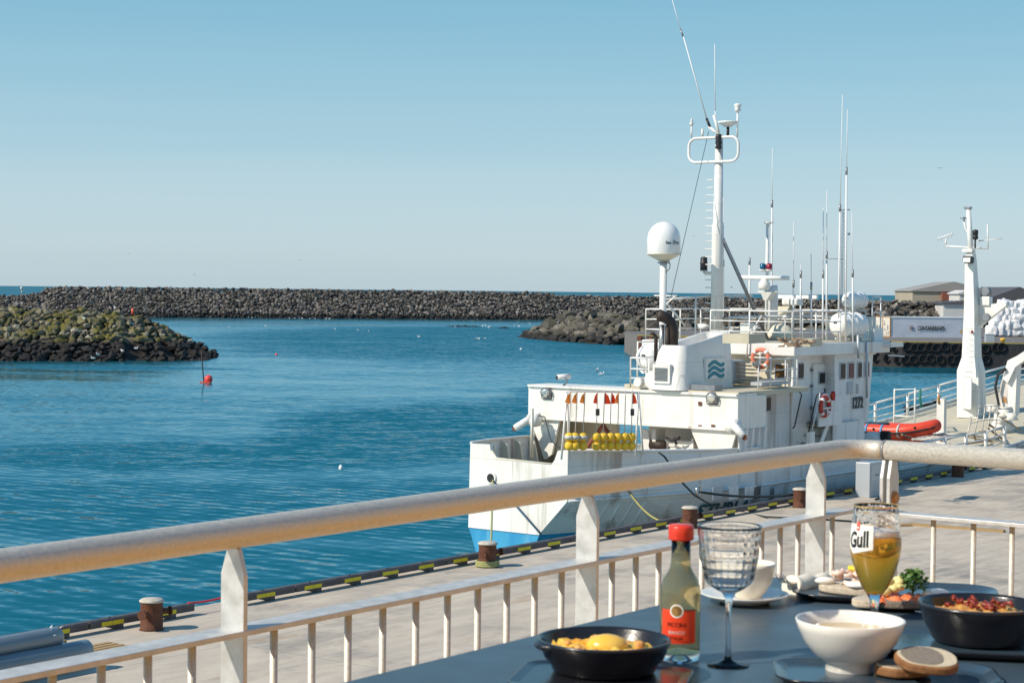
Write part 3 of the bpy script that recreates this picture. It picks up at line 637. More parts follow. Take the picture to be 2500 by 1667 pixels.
t, a, b, z = house('shed', 'stained white flat shed with dark roof left of the ship mast', 2302, 2400, 800, 742, 322, 2.9, 14, 'shed_white', 'roof_dark', .5)
t, a, b, z = house('shed', 'low dark roofed hall at the right edge, beyond the white bags', 2408, 2560, 760, 734, 400, 2.9, 22, 'shed_wall', 'roof_dark', 3.0)
t, a, b, z = house('shed', 'tan walled shed with grey roof just above the white bags', 2405, 2540, 780, 752, 330, 2.9, 12, 'shed_wall', 'roof_dark', .6)
# white bulk bags
bp_ = []
for i in range(4):
    me = MB(); r = random.Random(i)
    bm_ = bmesh.new(); bmesh.ops.create_cube(bm_, size=1.15); bmesh.ops.subdivide_edges(bm_, edges=bm_.edges[:], cuts=5, use_grid_fill=True)
    for v in bm_.verts: v.co = v.co.lerp(v.co.normalized()*.66, .55); v.co.z = v.co.z*.85+.5; v.co += Vector((0, 0, 1))*(.16 if v.co.z > .95 and (v.co.x**2+v.co.y**2) < .04 else 0)
    me.frombm(bm_, None, True)
    for v in me.v:
        k = noise.noise(v*2.4+Vector((i*7, 0, 0))); v.x *= 1+.28*k; v.y *= 1+.25*k; v.z = max(0, v.z*(1+.18*k))
        v.x = max(-.6, min(.6, v.x)); v.y = max(-.6, min(.6, v.y))
    bp_.append(me)
r = random.Random(11); firstb = {}
bags = []
for lvl in range(5):
    for i in range(12-lvl):
        for j in range(2): bags.append((2422+i*17+lvl*6, lvl, j))
lab_b = 'bulging white bulk bag in the big heap on the far quay'
for (px, lvl, j) in bags:
    if px > 2530: continue
    y = 255+j*1.6+r.uniform(-.2, .2)+lvl*.3; x = (px-1250)/4500*y; P = Vector((x, y, FQ+lvl*.92-(.0 if lvl == 0 else .05)))
    k = r.randrange(4)
    dark = (lvl < 2 and j == 0 and 2470 < px < 2500 and False)
    if k not in firstb:
        o = bp_[k].build('bulk_bag', 'bag_white', base=(0, 0, 0), frame='C', label=lab_b, cat='bag', group='white bulk bags heaped on the far quay', fix=False); firstb[k] = o
    else: o = copy_tree(firstb[k])
    o.location = P; o.rotation_euler = (r.uniform(-.12, .12), r.uniform(-.12, .12), r.uniform(0, 6)); s_ = r.uniform(1.15, 1.45); o.scale = (s_, s_, s_*1.05)
# small things on the far quay
P = atC(2420, 838, FQ+.0); P.y = 219; P.x = (2420-1250)/4500*219
m = MB(); m.box((P.x-.5, P.y+.4, FQ), (P.x+.5, P.y+1.2, FQ+1.0)); m.box((P.x-.55, P.y+.35, FQ+1.0), (P.x+.55, P.y+1.25, FQ+1.06)); m.build('cabinet', 'cabinet_grey', base=(P.x, P.y, FQ), frame='C', label='grey steel box standing on the far quay before the bags', cat='box')
fb = None
for px, lab in ((2352, 'yellow bollard on the far quay left of the ship mast'), (2441, 'yellow orange bollard on the far quay right of the ship mast'), (2097, 'yellow bollard on the far quay by the wheelhouse railing')):
    x = (px-1250)/4500*218.5; m = MB(); m.lathe((x, fqy(x)+.9, FQ), [(.22, 0), (.2, .35), (.34, .42), (.36, .55), (.25, .66), (.0001, .68)], 12); m.build('bollard', 'yellow_box', base=(x, fqy(x)+.9, FQ), frame='C', label=lab, cat='bollard', group='bollards on the far quay')
# brown timber end of far quay seen through the rails
m = MB()
for k in range(6): m.box((16.2+k*1.3, fqy(16.2+k*1.3)-.45, -.5), (16.5+k*1.3, fqy(16.2+k*1.3)-.16, FQ-.05))
m.box((16, fqy(16)-.5, FQ-.5), (16.4, fqy(16)-.2, FQ-.1)); m.build('timber_fender', 'shed_red', base=(18, 234, 0), frame='C', label='red brown timber piles at the left end of the far quay', cat='fender')
# lattice mast on the land
t = thing('lattice_mast', 'thin grey lattice mast with a crossbar top rising behind the wheelhouse', 'mast', (62.2, 345, 3), 'C')
zt = at(2052, 512, y=345).z; xm = (2056-1250)/4500*345
m = MB(); hw = .38
cs = [(xm-hw, 345), (xm+hw, 345), (xm, 345.6)]
for (x, y) in cs: m.tube([(x, y, 3), (x, y, zt)], .05, 5)
k = 0; z = 3
while z < zt-.8:
    for i in range(3):
        a, b = cs[i], cs[(i+1) % 3]; m.tube([(a[0], a[1], z), (b[0], b[1], z+.8)], .028, 4); m.tube([(b[0], b[1], z+.8), (a[0], a[1], z+.8)], .02, 4)
    z += .8
m.build('lattice', 'lattice_grey', t)
m = MB(); m.tube([(xm-1.0, 345, zt), (xm+1.0, 345, zt)], .07, 5); m.ball((xm-.8, 345, zt), .32, 8, sz=.4); m.ball((xm+.8, 345, zt), .32, 8, sz=.4); m.build('crossbar', 'lattice_grey', t)
m = MB(); m.tube([(xm, 345, zt-9.2), (xm-3.2, 345, zt-9.2), (xm-3.2, 345, zt-8)], .05, 5); m.ball((xm+.9, 344.8, zt-4.5), .28, 8); m.build('instrument', 'lattice_grey', t)
# ================================================================ SHIP
UC = 32.0
ship = thing('fishing_vessel', 'large white fishing vessel with blue bottom, moored stern-on along the quay', 'ship', (70, UC, 0))
LV = [None, 2.45, 1.4, .5, -1.0]
SEC = [  # u, top h, starboard p at five levels, port p at five levels
 (43.6, 3.92, (30.2, 30.2, 31.2, 31.6, 32.0), (33.75, 33.75, 33.8, 33.45, 32.4)),
 (46.0, 3.80, (29.2, 29.3, 30.2, 31.0, 31.9), (34.9, 34.9, 34.7, 34.0, 32.3)),
 (49.0, 3.68, (28.4, 28.4, 28.9, 29.8, 31.9), (35.8, 35.8, 35.6, 35.0, 32.3)),
 (51.2, 3.64, (28.1, 28.1, 28.4, 29.2, 31.8), (36.1, 36.1, 36.0, 35.4, 32.3)),
 (51.5, 3.02, (28.1, 28.1, 28.4, 29.2, 31.8), (36.1, 36.1, 36.0, 35.4, 32.3)),
 (56.0, 2.92, (28.0, 28.0, 28.2, 28.9, 31.8), (36.2, 36.2, 36.1, 35.5, 32.3)),
 (60.6, 2.85, (28.0, 28.0, 28.2, 28.9, 31.8), (36.2, 36.2, 36.1, 35.5, 32.3)),
 (61.2, 2.30, (28.0, 28.02, 28.2, 28.9, 31.8), (36.2, 36.2, 36.1, 35.5, 32.3)),
 (70.0, 2.35, (28.0, 28.02, 28.2, 28.9, 31.8), (36.2, 36.2, 36.1, 35.5, 32.3)),
 (76.0, 2.70, (28.1, 28.2, 28.5, 29.3, 31.8), (36.1, 36.0, 35.8, 35.2, 32.3)),
 (82.0, 3.30, (28.6, 28.9, 29.4, 30.2, 31.9), (35.7, 35.4, 35.0, 34.2, 32.2)),
 (88.0, 4.10, (29.6, 30.1, 30.6, 31.2, 32.0), (34.7, 34.2, 33.8, 33.2, 32.1)),
 (93.0, 4.80, (30.9, 31.3, 31.6, 31.8, 32.0), (33.3, 32.9, 32.6, 32.4, 32.1)),
 (96.5, 5.30, (32.0, 32.05, 32.05, 32.05, 32.05), (32.2, 32.15, 32.15, 32.15, 32.1))]
def lerpsec(u):
    for a, b in zip(SEC, SEC[1:]):
        if a[0] <= u <= b[0]:
            f = (u-a[0])/(b[0]-a[0]); return (a[1]+(b[1]-a[1])*f, [x+(y-x)*f for x, y in zip(a[2], b[2])], [x+(y-x)*f for x, y in zip(a[3], b[3])])
    return (SEC[-1][1], SEC[-1][2], SEC[-1][3]) if u > 90 else (SEC[0][1], SEC[0][2], SEC[0][3])
def levels(top): return [top, 2.45 if top > 2.5 else top-.05, 1.4, .5, -1.0]
m = MB(); vs = []; ns = 10
for (u, top, S, P_) in SEC:
    L5 = levels(top); vs += [(u, p, h) for p, h in zip(S, L5)]+[(u, p, h) for p, h in reversed(list(zip(P_, L5)))]
fs = []; mi = []
for i in range(len(SEC)-1):
    for k in range(ns-1):
        m.k = 1 if k in (2, 3, 4, 5, 6) else 0
        a = i*ns+k; m.f.append([a, a+1, a+ns+1, a+ns]); m.mi.append(m.k); m.sm.append(i >= 4 and k not in (4,))
m.v = [Vector(v) for v in vs]; m.k = 1; m.f.append([2, 3, 4, 5, 6, 7]); m.mi.append(1); m.sm.append(False)
m.build('hull', ['hull_white', 'bottom_blue'], ship, fix=False)
# transom with the cut-down middle
m = MB(); u = 43.6
poly = [(33.8, 1.4), (33.75, 3.92), (33.02, 3.93), (32.98, 3.72), (32.78, 3.52), (30.78, 3.48), (30.66, 3.62), (30.55, 3.90), (30.2, 3.94), (30.2, 2.45), (31.2, 1.4)]
m.prism([(u-.03, p, h) for p, h in poly], (.14, 0, 0)); tr = m.build('transom', 'gallows_white', ship)
m = MB(); m.tube([(u, 32.98, 3.74), (u, 32.78, 3.53), (u, 30.78, 3.49)], .04, 6); m.build('rusty_lip', 'house_beige', tr)
q = at(1200, 1166, u=u-.03); m = MB(); m.lathe((q.x, q.y, q.z), [(.17, -.05), (.20, -.02), (.2, .04), (.11, .05)], 18, axis='X'); m.build('fairlead', 'ship_white', tr)
m = MB(); m.lathe((q.x-.06, q.y, q.z), [(.13, 0), (.13, .02)], 18, axis='X'); m.build('fairlead_mouth', 'black_rubber', tr)
q = at(1283, 1180, u=u-.04); m = MB(); m.torus(q, .05, .015, Matrix.Rotation(R(90), 4, 'Y'), 12, 6); m.build('eye', 'black_metal', tr)
# cap rail along the hull's top edge
m = MB()
for side in (2, 3):
    pts = [(s[0], s[side][0], s[1]+.02) for s in SEC]; m.tube(pts, .05, 6)
m.build('cap_rail', 'ship_white', ship)
m = MB()
m = MB(); pts = []
for s in SEC[:-2]: pts.append((s[0], s[2][1]-.03, 2.47 if s[1] > 2.5 else s[1]-.05))
m.tube(pts, .045, 6); m.build('rubbing_strake', 'hull_white', ship)
def hullp(u, h):
    t, S, _ = lerpsec(u); L5 = levels(t)
    for k in range(4):
        if L5[k] >= h >= L5[k+1]: f = (L5[k]-h)/(L5[k]-L5[k+1]); return S[k]+(S[k+1]-S[k])*f
    return S[0]
for px in range(1418, 1660, 30):
    pt_ = []
    for (dx, py) in ((0, 1292), (38, 1222)):
        p_ = 29.
        for _ in range(8): a = at(px+dx, py, p=p_); p_ = hullp(a.x, a.z)-.03
        pt_.append(a)
    m = MB(); m.tube(pt_, .035, 5); m.build('rubbing_bar', 'hull_white', ship)
q = at(1757, 1245, p=28.0); m = MB(); print('name at', q, hullp(q.x, 1.9))
def wn(x, y, z, q=q): u_ = q.x+x; h_ = 1.62+y; return Vector((u_, hullp(u_, h_)-.09-z, h_))
text(m, 'STURLA', None or (0, 0, 0), (1, 0, 0), (0, 0, 1), .62, .02, .012, 1.05, warp=wn); m.build('name_lettering', 'letter_teal', ship)
m = MB(); q = at(1705, 1197, p=27.96); m.torus(q, .13, .03, MX, 16, 6); m.build('fairlead', 'steel_shiny', ship)
for px, c_ in ((1740, 0), (1780, 1), (1818, 1), (1857, 0), (1890, 0)):
    q = at(px, 1200, p=27.97); m = MB(); m.box((q.x, q.y-.012, q.z-.25), (q.x+.55, q.y, q.z+.15)); m.build('repair_patch', 'hull_white' if c_ else 'cabinet_grey', ship)
# decks
def deck(name, us, off, material, drop_):
    m = MB(); vs = []
    for u in us:
        t, S, P_ = lerpsec(u); h = off(u)
        vs += [(u, S[0]+.04, h), (u, UC, h+.10), (u, P_[0]-.04, h)]
    m.add(vs, [(i*3+k, i*3+3+k, i*3+4+k, i*3+k+1) for i in range(len(us)-1) for k in (0, 1)]); return m.build(name, material, ship)
deck('aft_deck', [43.65, 46, 49, 51.4, 56, 60], lambda u: 2.62, 'deck_beige', 0)
def fd(u):
    for a, b in zip(((60, 2.05), (70, 2.15), (76, 2.6), (82, 3.2), (88, 4.0), (93, 4.7), (96.5, 5.2)), ((70, 2.15), (76, 2.6), (82, 3.2), (88, 4.0), (93, 4.7), (96.5, 5.2), (99, 5.5))):
        if a[0] <= u <= b[0]: return a[1]+(b[1]-a[1])*(u-a[0])/(b[0]-a[0])
    return 2.05
deck('fore_deck', [60.3, 65, 70, 73, 76, 79, 82, 85, 88, 93, 96], fd, 'deck_beige', 0)
for u in (44.6, 45.8, 47.0, 48.2, 49.4, 50.6): 
    m = MB(); t, S, P_ = lerpsec(u); m.prism([(u, P_[0]-.04, t-.05), (u, P_[0]-.25, t-.15), (u, P_[0]-.45, 2.62), (u, P_[0]-.04, 2.62)], (.08, 0, 0)); m.build('bulwark_frame', 'house_beige', ship)  # beige puts the warm light bounced inside the bulwark into the colour
# gallows: beam across the stern on two legs
qa = at(1283, 963, u=49.8); qb = at(1800, 972, u=49.8); gp0, gp1 = 28.15, 36.15; gh0, gh1 = 4.28, 5.36
gal = MB(); gal.prism([(49.8, gp0, gh0), (49.8, gp0, gh1), (51.6, gp0, gh1-.06), (51.6, gp0, gh0)], (0, gp1-gp0, 0)); g = gal.build('gallows_beam', 'gallows_white', ship, bevel=.02)
m = MB(); m.box((49.72, gp0+.02, gh1-.04), (51.0, gp1-.02, gh1+.03)); m.box((49.72, gp0+.02, gh0-.03), (49.8, gp1, gh0+.05)); m.build('beam_flange', 'gallows_white', g)
for px, py in ((1709, 985), (1709, 1042), (1741, 1041)):
    q = at(px, py, u=49.78); m = MB(); m.box((q.x-.02, q.y-.06, q.z-.06), (q.x, q.y+.06, q.z+.06)); m.build('anode', 'rust', g)
# legs
m = MB(); m.prism([(49.85, 28.2, gh0), (49.85, 29.9, gh0), (49.85, 29.05, 2.62), (49.85, 28.75, 2.62)], (.1, 0, 0)); m.build('gallows_leg', 'gallows_white', ship)
m = MB(); m.prism([(49.95, 28.2, gh0), (51.55, 28.2, gh0), (51.3, 28.2, 2.62), (50.1, 28.2, 2.62)], (0, .06, 0))
for u in (50.2, 50.6, 51.0, 51.4): m.prism([(u, 28.06, gh0), (u+.14, 28.06, gh0), (u+.04, 28.14, 3.5), (u, 28.14, 3.5)], (0, .12, 0))
m.build('gallows_leg', 'hull_white', ship)
m = MB(); m.prism([(49.85, 36.1, gh0), (49.85, 34.9, gh0), (49.85, 35.2, 3.1), (49.85, 35.5, 2.9)], (.1, 0, 0)); m.build('gallows_leg', 'gallows_white', ship)
m = MB(); m.prism([(49.95, 36.1, gh0), (51.55, 36.1, gh0), (51.3, 36.05, 2.62), (50.1, 36.05, 2.62)], (0, -.06, 0)); m.box((51.3, 33.6, 2.62), (51.5, 36.0, gh0)); m.tube([(50.4, 35.2, 2.6), (50.4, 35.2, 4.3)], .28, 12)
m.build('gallows_leg', 'house_beige', ship)
m = MB(); q = at(1298, 1117, u=45.5); m.tube([(q.x, q.y, q.z), (q.x, q.y, q.z+1.5)], .05, 8); m.build('post', 'galv', ship)
# hanging blocks at the ends of the beam
for (px, py, s_) in ((1304, 1025, 1), (1862, 1058, -1)):
    q = at(px, py, u=49.4); 
    if s_ < 0: q = at(1790, 1040, u=49.5)
    b = MB(); b.lathe(q, [(.0001, -.22), (.2, -.2), (.24, 0), (.2, .2), (.0001, .22)], 14, axis='Y'); bo = b.build('towing_block', 'ship_white', ship)
    b = MB(); b.tube([q+Vector((-.1, 0, .1)), q+Vector((-.3, s_*.55, -.28))], .12, 12); b.build('chute', 'ship_white', bo)
    b = MB(); b.lathe(q+Vector((-.31, s_*.58, -.30)), [(.09, -.01), (.09, .01)], 12, axis='X'); b.build('chute_mouth', 'rust', bo)
    b = MB(); b.tube([q, q+Vector((.3, 0, .2))], .06, 8); b.build('arm', 'ship_white', bo)
# spotlights
def spot(px, py, u, s=.2, parent=None, face=(-1, -.25, -.35)):
    q = at(px, py, u=u); f = Vector(face).normalized(); M = f.to_track_quat('Z', 'Y').to_matrix().to_4x4()
    m = MB(); prof = [(s*.45, -.2), (s*.8, -.12), (s, 0), (s*1.0, .04)]; b = MB(); b.lathe((0, 0, 0), prof, 18); b.v = [M @ v+q for v in b.v]; o = b.build('spotlight', 'steel_grey', parent or ship)
    b = MB(); b.lathe((0, 0, .045), [(s*.82, 0), (s*.4, .012), (.0001, .015)], 18); b.v = [M @ v+q for v in b.v]; b.build('lens', 'lamp_glass', o)
    b = MB(); b.tube([q+Vector((0, s*1.05, 0)), q+Vector((0.05, s*1.05, -s*1.1)), q+Vector((.05, -s*1.05, -s*1.1)), q+Vector((0, -s*1.05, 0))], .02, 5); b.build('bracket', 'black_metal', o)
spot(1333, 958, 49.7, .19); spot(1738, 970, 49.7, .19)
# deck camera on a post
m = MB(); q = at(1376, 952, u=49.9); m.tube([(q.x, q.y, gh1), (q.x, q.y, q.z+.18)], .035, 6); m.torus((q.x, q.y, q.z+.3), .12, .03, Matrix.Rotation(R(90), 4, 'Y'), 14, 6, R(180), R(360)); cc = m.build('camera_post', 'steel_grey', ship)
m = MB(); m.tube([(q.x-.22, q.y+.12, q.z+.42), (q.x+.2, q.y-.12, q.z+.46)], .09, 12); m.build('deck_camera', 'ship_white', cc)
m = MB(); m.tube([(q.x-.235, q.y+.13, q.z+.42), (q.x-.222, q.y+.12, q.z+.42)], .075, 12); m.build('lens', 'black_metal', cc)
# flag-buoy rack
rA = at(1381, 956, p=30.1); rB = at(1562, 958, p=29.1)
m = MB(); m.tube([rA, rB], .022, 6)
ln = (rB-rA)
for e, s_ in ((rA, 1), (rB, -1)):
    for dd in (-.18, .22): m.tube([e+ln*(.02*s_), Vector((e.x+dd, e.y, 3.7))], .035, 6)
m.build('buoy_rack', 'ship_white', ship)
# net drum, crates, winch under the gallows
m = MB(); m.box((51.55, 28.9, 2.62), (54.6, 32.5, 5.34)); m.build('casing', 'hull_white', ship, bevel=.02)
m = MB(); m.box((49.9, 28.2, 5.30), (54.6, 32.4, 5.44)); m.box((51.6, 32.4, 5.30), (54.6, 33.5, 5.44)); m.build('boat_deck', 'deck_beige', ship)
m = MB(); q = at(1560, 1090, u=50.2); m.prism([(50.2, q.y, 2.62), (50.2, q.y-.5, 2.62), (50.2, q.y-.35, 4.05), (50.2, q.y-.12, 4.1)], (.12, 0, 0)); m.prism([(50.2, q.y-.5, 2.62), (50.2, q.y-.64, 2.62), (50.2, q.y-.62, 4.1), (50.2, q.y-.5, 4.1)], (.6, 0, 0)); m.build('winch_frame', 'ship_white', ship)
m = MB(); m.tube([(50.3, q.y-.4, 3.6), (50.3, q.y-1.0, 3.6)], .16, 10); m.build('winch_drum', 'soot_steel', ship)
cr = MB()
for k in range(4): cr.box((50.3, q.y-2.0, 2.75+k*.28), (50.34, q.y-.95, 2.95+k*.28))
cr.box((50.25, q.y-2.0, 2.62), (50.3, q.y-1.92, 3.9)); cr.box((50.25, q.y-1.03, 2.62), (50.3, q.y-.95, 3.9)); cr.box((50.34, q.y-2, 2.62), (51, q.y-.95, 3.7)); cr.build('crate_rack', 'ship_white', ship)
m = MB(); m.tube([at(1660, 1068, u=50), at(1650, 1072, u=50), at(1640, 1076, u=50), at(1625, 1068, u=50)], .05, 5); m.tube([at(1645, 1068, u=50), at(1652, 1085, u=50)], .04, 5); m.build('rag', 'black_rubber', ship, fix=False)
# vent door on the casing wall
qa = at(1715, 1085, u=51.5); m = MB(); m.box((51.42, qa.y-.28, qa.z-.5), (51.55, qa.y+.18, qa.z+.45)); v = m.build('wall_vent', 'cabinet_grey', ship, bevel=.08)
m = MB()
for k in range(7): m.box((51.395, qa.y-.16, qa.z-.3+k*.09), (51.42, qa.y+.06, qa.z-.26+k*.09))
m.build('slats', 'steel_grey', v)
m = MB(); a = Vector((50.0, 33.4, 2.7)); m.tube([(50.2, 34.6, 2.65), (50.2, 33.4, 4.15), (50.2, 32.2, 2.65)], .09, 8); m.build('net_frame', 'shed_red', ship)
m = MB(); q = at(1676, 1106, u=48.5); m.tube([q+Vector((0, 0, -.4)), q+Vector((0, .0, .1)), q+Vector((0, -.12, .18)), q+Vector((0, -.2, .05))], .045, 6); m.build('hook', 'ship_white', ship)
m = MB(); m.lathe(at(1764, 1070, u=51.0), [(.0001, -.05), (.3, -.04), (.34, 0), (.3, .05), (.0001, .06)], 16, axis='X'); m.build('round_hatch', 'shed_red', ship)
m = MB(); 
for k in range(3): m.tube([(49.0+k*.5, 30.5, 2.75), (49.5+k*.5, 32.2, 3.0), (48.8+k*.4, 33.2, 2.8)], .08, 6)
m.build('hose', 'hose_pink', ship)
# ---- funnel casing
fu0, fu1, fp0, fp1 = 49.6, 53.0, 30.0, 31.35
m = MB(); vs = []
def rrect(u0, u1, p0, p1, r, n=5):
    o = []
    for (cu, cp, a) in ((u1-r, p1-r, 0), (u0+r, p1-r, 90), (u0+r, p0+r, 180), (u1-r, p0+r, 270)):
        for k in range(n+1): t = R(a+90*k/n); o.append((cu+r*math.cos(t), cp+r*math.sin(t)))
    return o
rings = []
levels_ = [(5.42, 0, 0), (5.9, .05, .03), (6.7, .22, .12), (6.95, .34, .2)]
for h, ia, ip in levels_:
    r2 = rrect(fu0+ia, fu1-ia*.25, fp0+ip, fp1-ip, .38-ia*.3); rings.append([(u, p, h+(.0 if h < 6.5 else (.28*(u-fu0-.9)/2.4 if u > fu0+.9 else (-.12)))) for u, p in r2])
n_ = len(rings[0])
m.add([v for r in rings for v in r], [(i*n_+k, i*n_+(k+1) % n_, (i+1)*n_+(k+1) % n_, (i+1)*n_+k) for i in range(len(rings)-1) for k in range(n_)], True)
top = rings[-1]; inner = [(fu0+1.75+(u-(fu0+1.75))*.86, 30.7+(p-30.7)*.8, h-.02) for u, p, h in top]; low = [(u, p, 6.62) for u, p, h in inner]
b = len(m.v); m.add(top+inner+low, [(k, (k+1) % n_, n_+(k+1) % n_, n_+k) for k in range(n_)]+[(n_+k, n_+(k+1) % n_, 2*n_+(k+1) % n_, 2*n_+k) for k in range(n_)]+[tuple(2*n_+k for k in range(n_))], False)
fun = m.build('funnel', 'ship_white', ship)
m = MB(); 
ga = at(1601, 896, u=49.62); gb = at(1632, 930, u=49.62)
m.box((49.56, gb.y-.08, gb.z-.08), (49.7, ga.y+.08, ga.z+.1)); gr = m.build('grille_frame', 'ship_white', fun)
m = MB(); N = 11
for k in range(N): h = gb.z+(ga.z-gb.z)*(k+.2)/N; m.box((49.535, gb.y, h), (49.565, ga.y, h+(ga.z-gb.z)/N*.28))
m.build('grille_slots', 'black_rubber', gr)
# logo panel with three waves
la = at(1725, 877, p=29.98); lb = at(1769, 923, p=29.98)
m = MB(); m.box((la.x-.05, 29.96, lb.z), (lb.x+.05, 30.04, la.z+.02)); lo = m.build('logo_panel', 'pure_white', fun)
W_ = lb.x-la.x; H_ = la.z-lb.z
for k in range(3):
    m = MB(); cz = lb.z+H_*(.20+.28*k); N = 20; pts = []
    for i in range(N+1):
        x = i/N; yy = math.sin(x*2*math.pi*1.0-.6)*.105; pts.append((la.x+W_*(.1+.8*x), cz+H_*(yy+.06*(x-.5))))
    hw = .095*H_; vs = []
    for i, (x, z) in enumerate(pts):
        a = pts[max(i-1, 0)]; b = pts[min(i+1, N)]; t = Vector((b[0]-a[0], b[1]-a[1])).normalized(); nx, nz = -t.y*hw, t.x*hw
        vs += [(x+nx, 29.95, z+nz), (x-nx, 29.95, z-nz)]
    m.add(vs, [(2*i, 2*i+1, 2*i+3, 2*i+2) for i in range(N)])
    for (x, z) in (pts[0], pts[-1]): m.add([(x+hw*math.cos(t*math.pi/6), 29.949, z+hw*math.sin(t*math.pi/6)) for t in range(12)], [tuple(range(12))])
    m.build('wave_emblem', 'logo_teal', lo, fix=False)
# exhausts
e0 = at(1629, 860, u=50.0)
for (px, r, mt, h0, bend) in ((1644, .16, 'soot_steel', 6.5, 1), (1622, .085, 'pipe_steel', 6.4, 0), (1636, .08, 'soot_steel', 6.4, 0), (1606, .06, 'soot_steel', 6.3, 2)):
    q = at(px, 800, u=50.2); zt = at(px, 795, u=50.2).z
    m = MB()
    if bend == 1: pts = [(50.2, q.y, h0), (50.2, q.y, zt-.1), (50.12, q.y+.05, zt+.12), (50.0, q.y+.14, zt+.24), (49.9, q.y+.26, zt+.30), (49.85, q.y+.36, zt+.33)]; m.tube(pts, [r, r, r*1.05, r*1.1, r*1.2, r*1.3], 14)
    elif bend == 2: m.tube([(50.1, q.y, h0), (50.1, q.y, zt-.35), (50.05, q.y+.08, zt-.25), (50.0, q.y+.15, zt-.25)], r, 10)
    else: m.tube([(50.05, q.y, h0), (50.05, q.y, zt+.03*(px == 1622))], r, 12)
    m.build('exhaust_pipe', mt, fun)
m = MB(); m.lathe((49.7, 31.2, 5.72), [(.3, -.02), (.3, .14), (.0001, .15)], 16, axis='X'); m.lathe((49.75, 31.75, 5.62), [(.14, -.1), (.16, .1), (.1, .1)], 14, axis='X'); m.build('mushroom_vent', 'ship_white', ship)
m = MB(); m.box((49.9, 29.05, 5.46), (50.4, 29.9, 5.62)); m.build('floodlight', 'steel_grey', ship)
m = MB(); a = at(1700, 962, p=29.0); m.box((52.1, 28.6, 5.55), (54.0, 29.0, 5.66)); m.build('gutter', 'cabinet_grey', ship)
# inflated light box right of the funnel
m = MB(); m.box((53.0, 30.2, 5.5), (54.0, 31.2, 6.3)); m.build('vent_box', 'cabinet_grey', ship, bevel=.12)
# ---- wheelhouse and lower house
m = MB(); m.box((54.6, 28.9, 2.6), (55.95, 34.2, 6.45)); m.box((55.95, 29.15, 2.6), (58.4, 34.2, 6.447)); m.box((57.0, 29.4, 2.05), (59.6, 34.2, 4.2)); m.build('lower_house', 'ship_white', ship)
m = MB(); m.box((54.52, 28.95, 5.44), (54.6, 34.18, 6.45)); m.build('aft_wall', 'house_beige', ship)
# bridge wing with raked front
WP = 28.7
wg0, wg1 = at(2040, 950, p=WP).x, at(2124, 950, p=WP).x
m = MB(); m.prism([(wg0, WP, at(2040, 1033, p=WP).z), (wg1-.12, WP, at(2120, 1030, p=WP).z), (wg1+.22, WP, 6.45), (wg0-.12, WP, 6.45)], (0, 5.6, 0)); wing = m.build('bridge', 'hull_white', ship)
m = MB(); m.box((wg0-.2, WP-.06, 6.38), (wg1+.3, 34.4, 6.44)); m.build('bridge_trim', 'ship_white', wing)
def window(px0, py0, px1, py1, parent, glass_='window_dark', name='window', p=None, u=None, fr=.05, inner=None, bev=.04):
    a = at(px0, py0, p=p, u=u); b = at(px1, py1, p=p, u=u)
    m = MB()
    if p is not None: m.box((a.x, p-.035, b.z), (b.x, p+.02, a.z))
    else: m.box((u-.035, b.y, b.z), (u+.02, a.y, a.z))
    o = m.build(name, 'window_frame', parent, bevel=bev)
    m = MB()
    if p is not None: m.box((a.x+fr, p-.045, b.z+fr), (b.x-fr, p-.037, a.z-fr))
    else: m.box((u-.045, b.y+fr, b.z+fr), (u-.037, a.y-fr, a.z-fr))
    m.build('pane', glass_, o); return o
for x0, x1, y0, y1, g_ in ((2049, 2063, 885, 927, 'window_dark'), (2069, 2084, 884, 925, 'curtain_red'), (2092, 2103, 883, 923, 'window_dark'), (2109, 2121, 883, 921, 'curtain_red')): window(x0, y0, x1, y1, wing, g_, p=WP)
window(2067, 932, 2081, 961, wing, 'window_frame', p=WP, name='wall_box')
m = MB()
for i in range(4): q = at(2092, 940+i*6, p=WP-.03); m = MB(); m.box((q.x-.02, q.y, q.z-.02), (q.x+.15, WP, q.z+.02)); m.build('wall_step', 'steel_grey', wing)
q = at(2080.5, 997, p=WP-.03); m = MB(); text(m, '1272', (q.x, WP-.03, q.z), (1, 0, 0), (0, 0, 1), .55, .015, .014, .80); m.build('number_lettering', 'letter_black', wing)
# bridge wing: white radio box and windows of the house wall
window(1946, 885, 1961, 926, ship, 'window_dark', p=28.9); window(1868, 967, 1881, 1005, ship, 'window_dark', p=28.9, bev=.09)
window(1891, 886, 1925, 924, ship, 'window_brown', u=54.52) if False else None
qa = at(1892, 886, u=54.52); qb = at(1924, 925, u=54.52)
window(1892, 886, 1925, 925, ship, 'window_brown', u=54.52)
# door in the recess
dr = MB(); a = at(1985, 888, p=29.1); b = at(2022, 1018, p=29.1); dr.box((a.x, 29.08, 4.25), (b.x, 29.17, a.z)); do = dr.build('door', 'ship_white', ship, bevel=.05)
window(1997, 907, 2013, 938, do, 'window_dark', p=29.08)
m = MB(); q = at(2014, 948, p=29.05); m.tube([q, q+Vector((0, 0, -.18))], .02, 6); m.build('handle', 'black_metal', do)
m = MB()
for zz in (903, 942, 995): q = at(1984, zz, p=29.07); m.box((q.x-.04, 29.05, q.z-.05), (q.x+.04, 29.12, q.z+.05))
m.build('hinge', 'steel_grey', do)
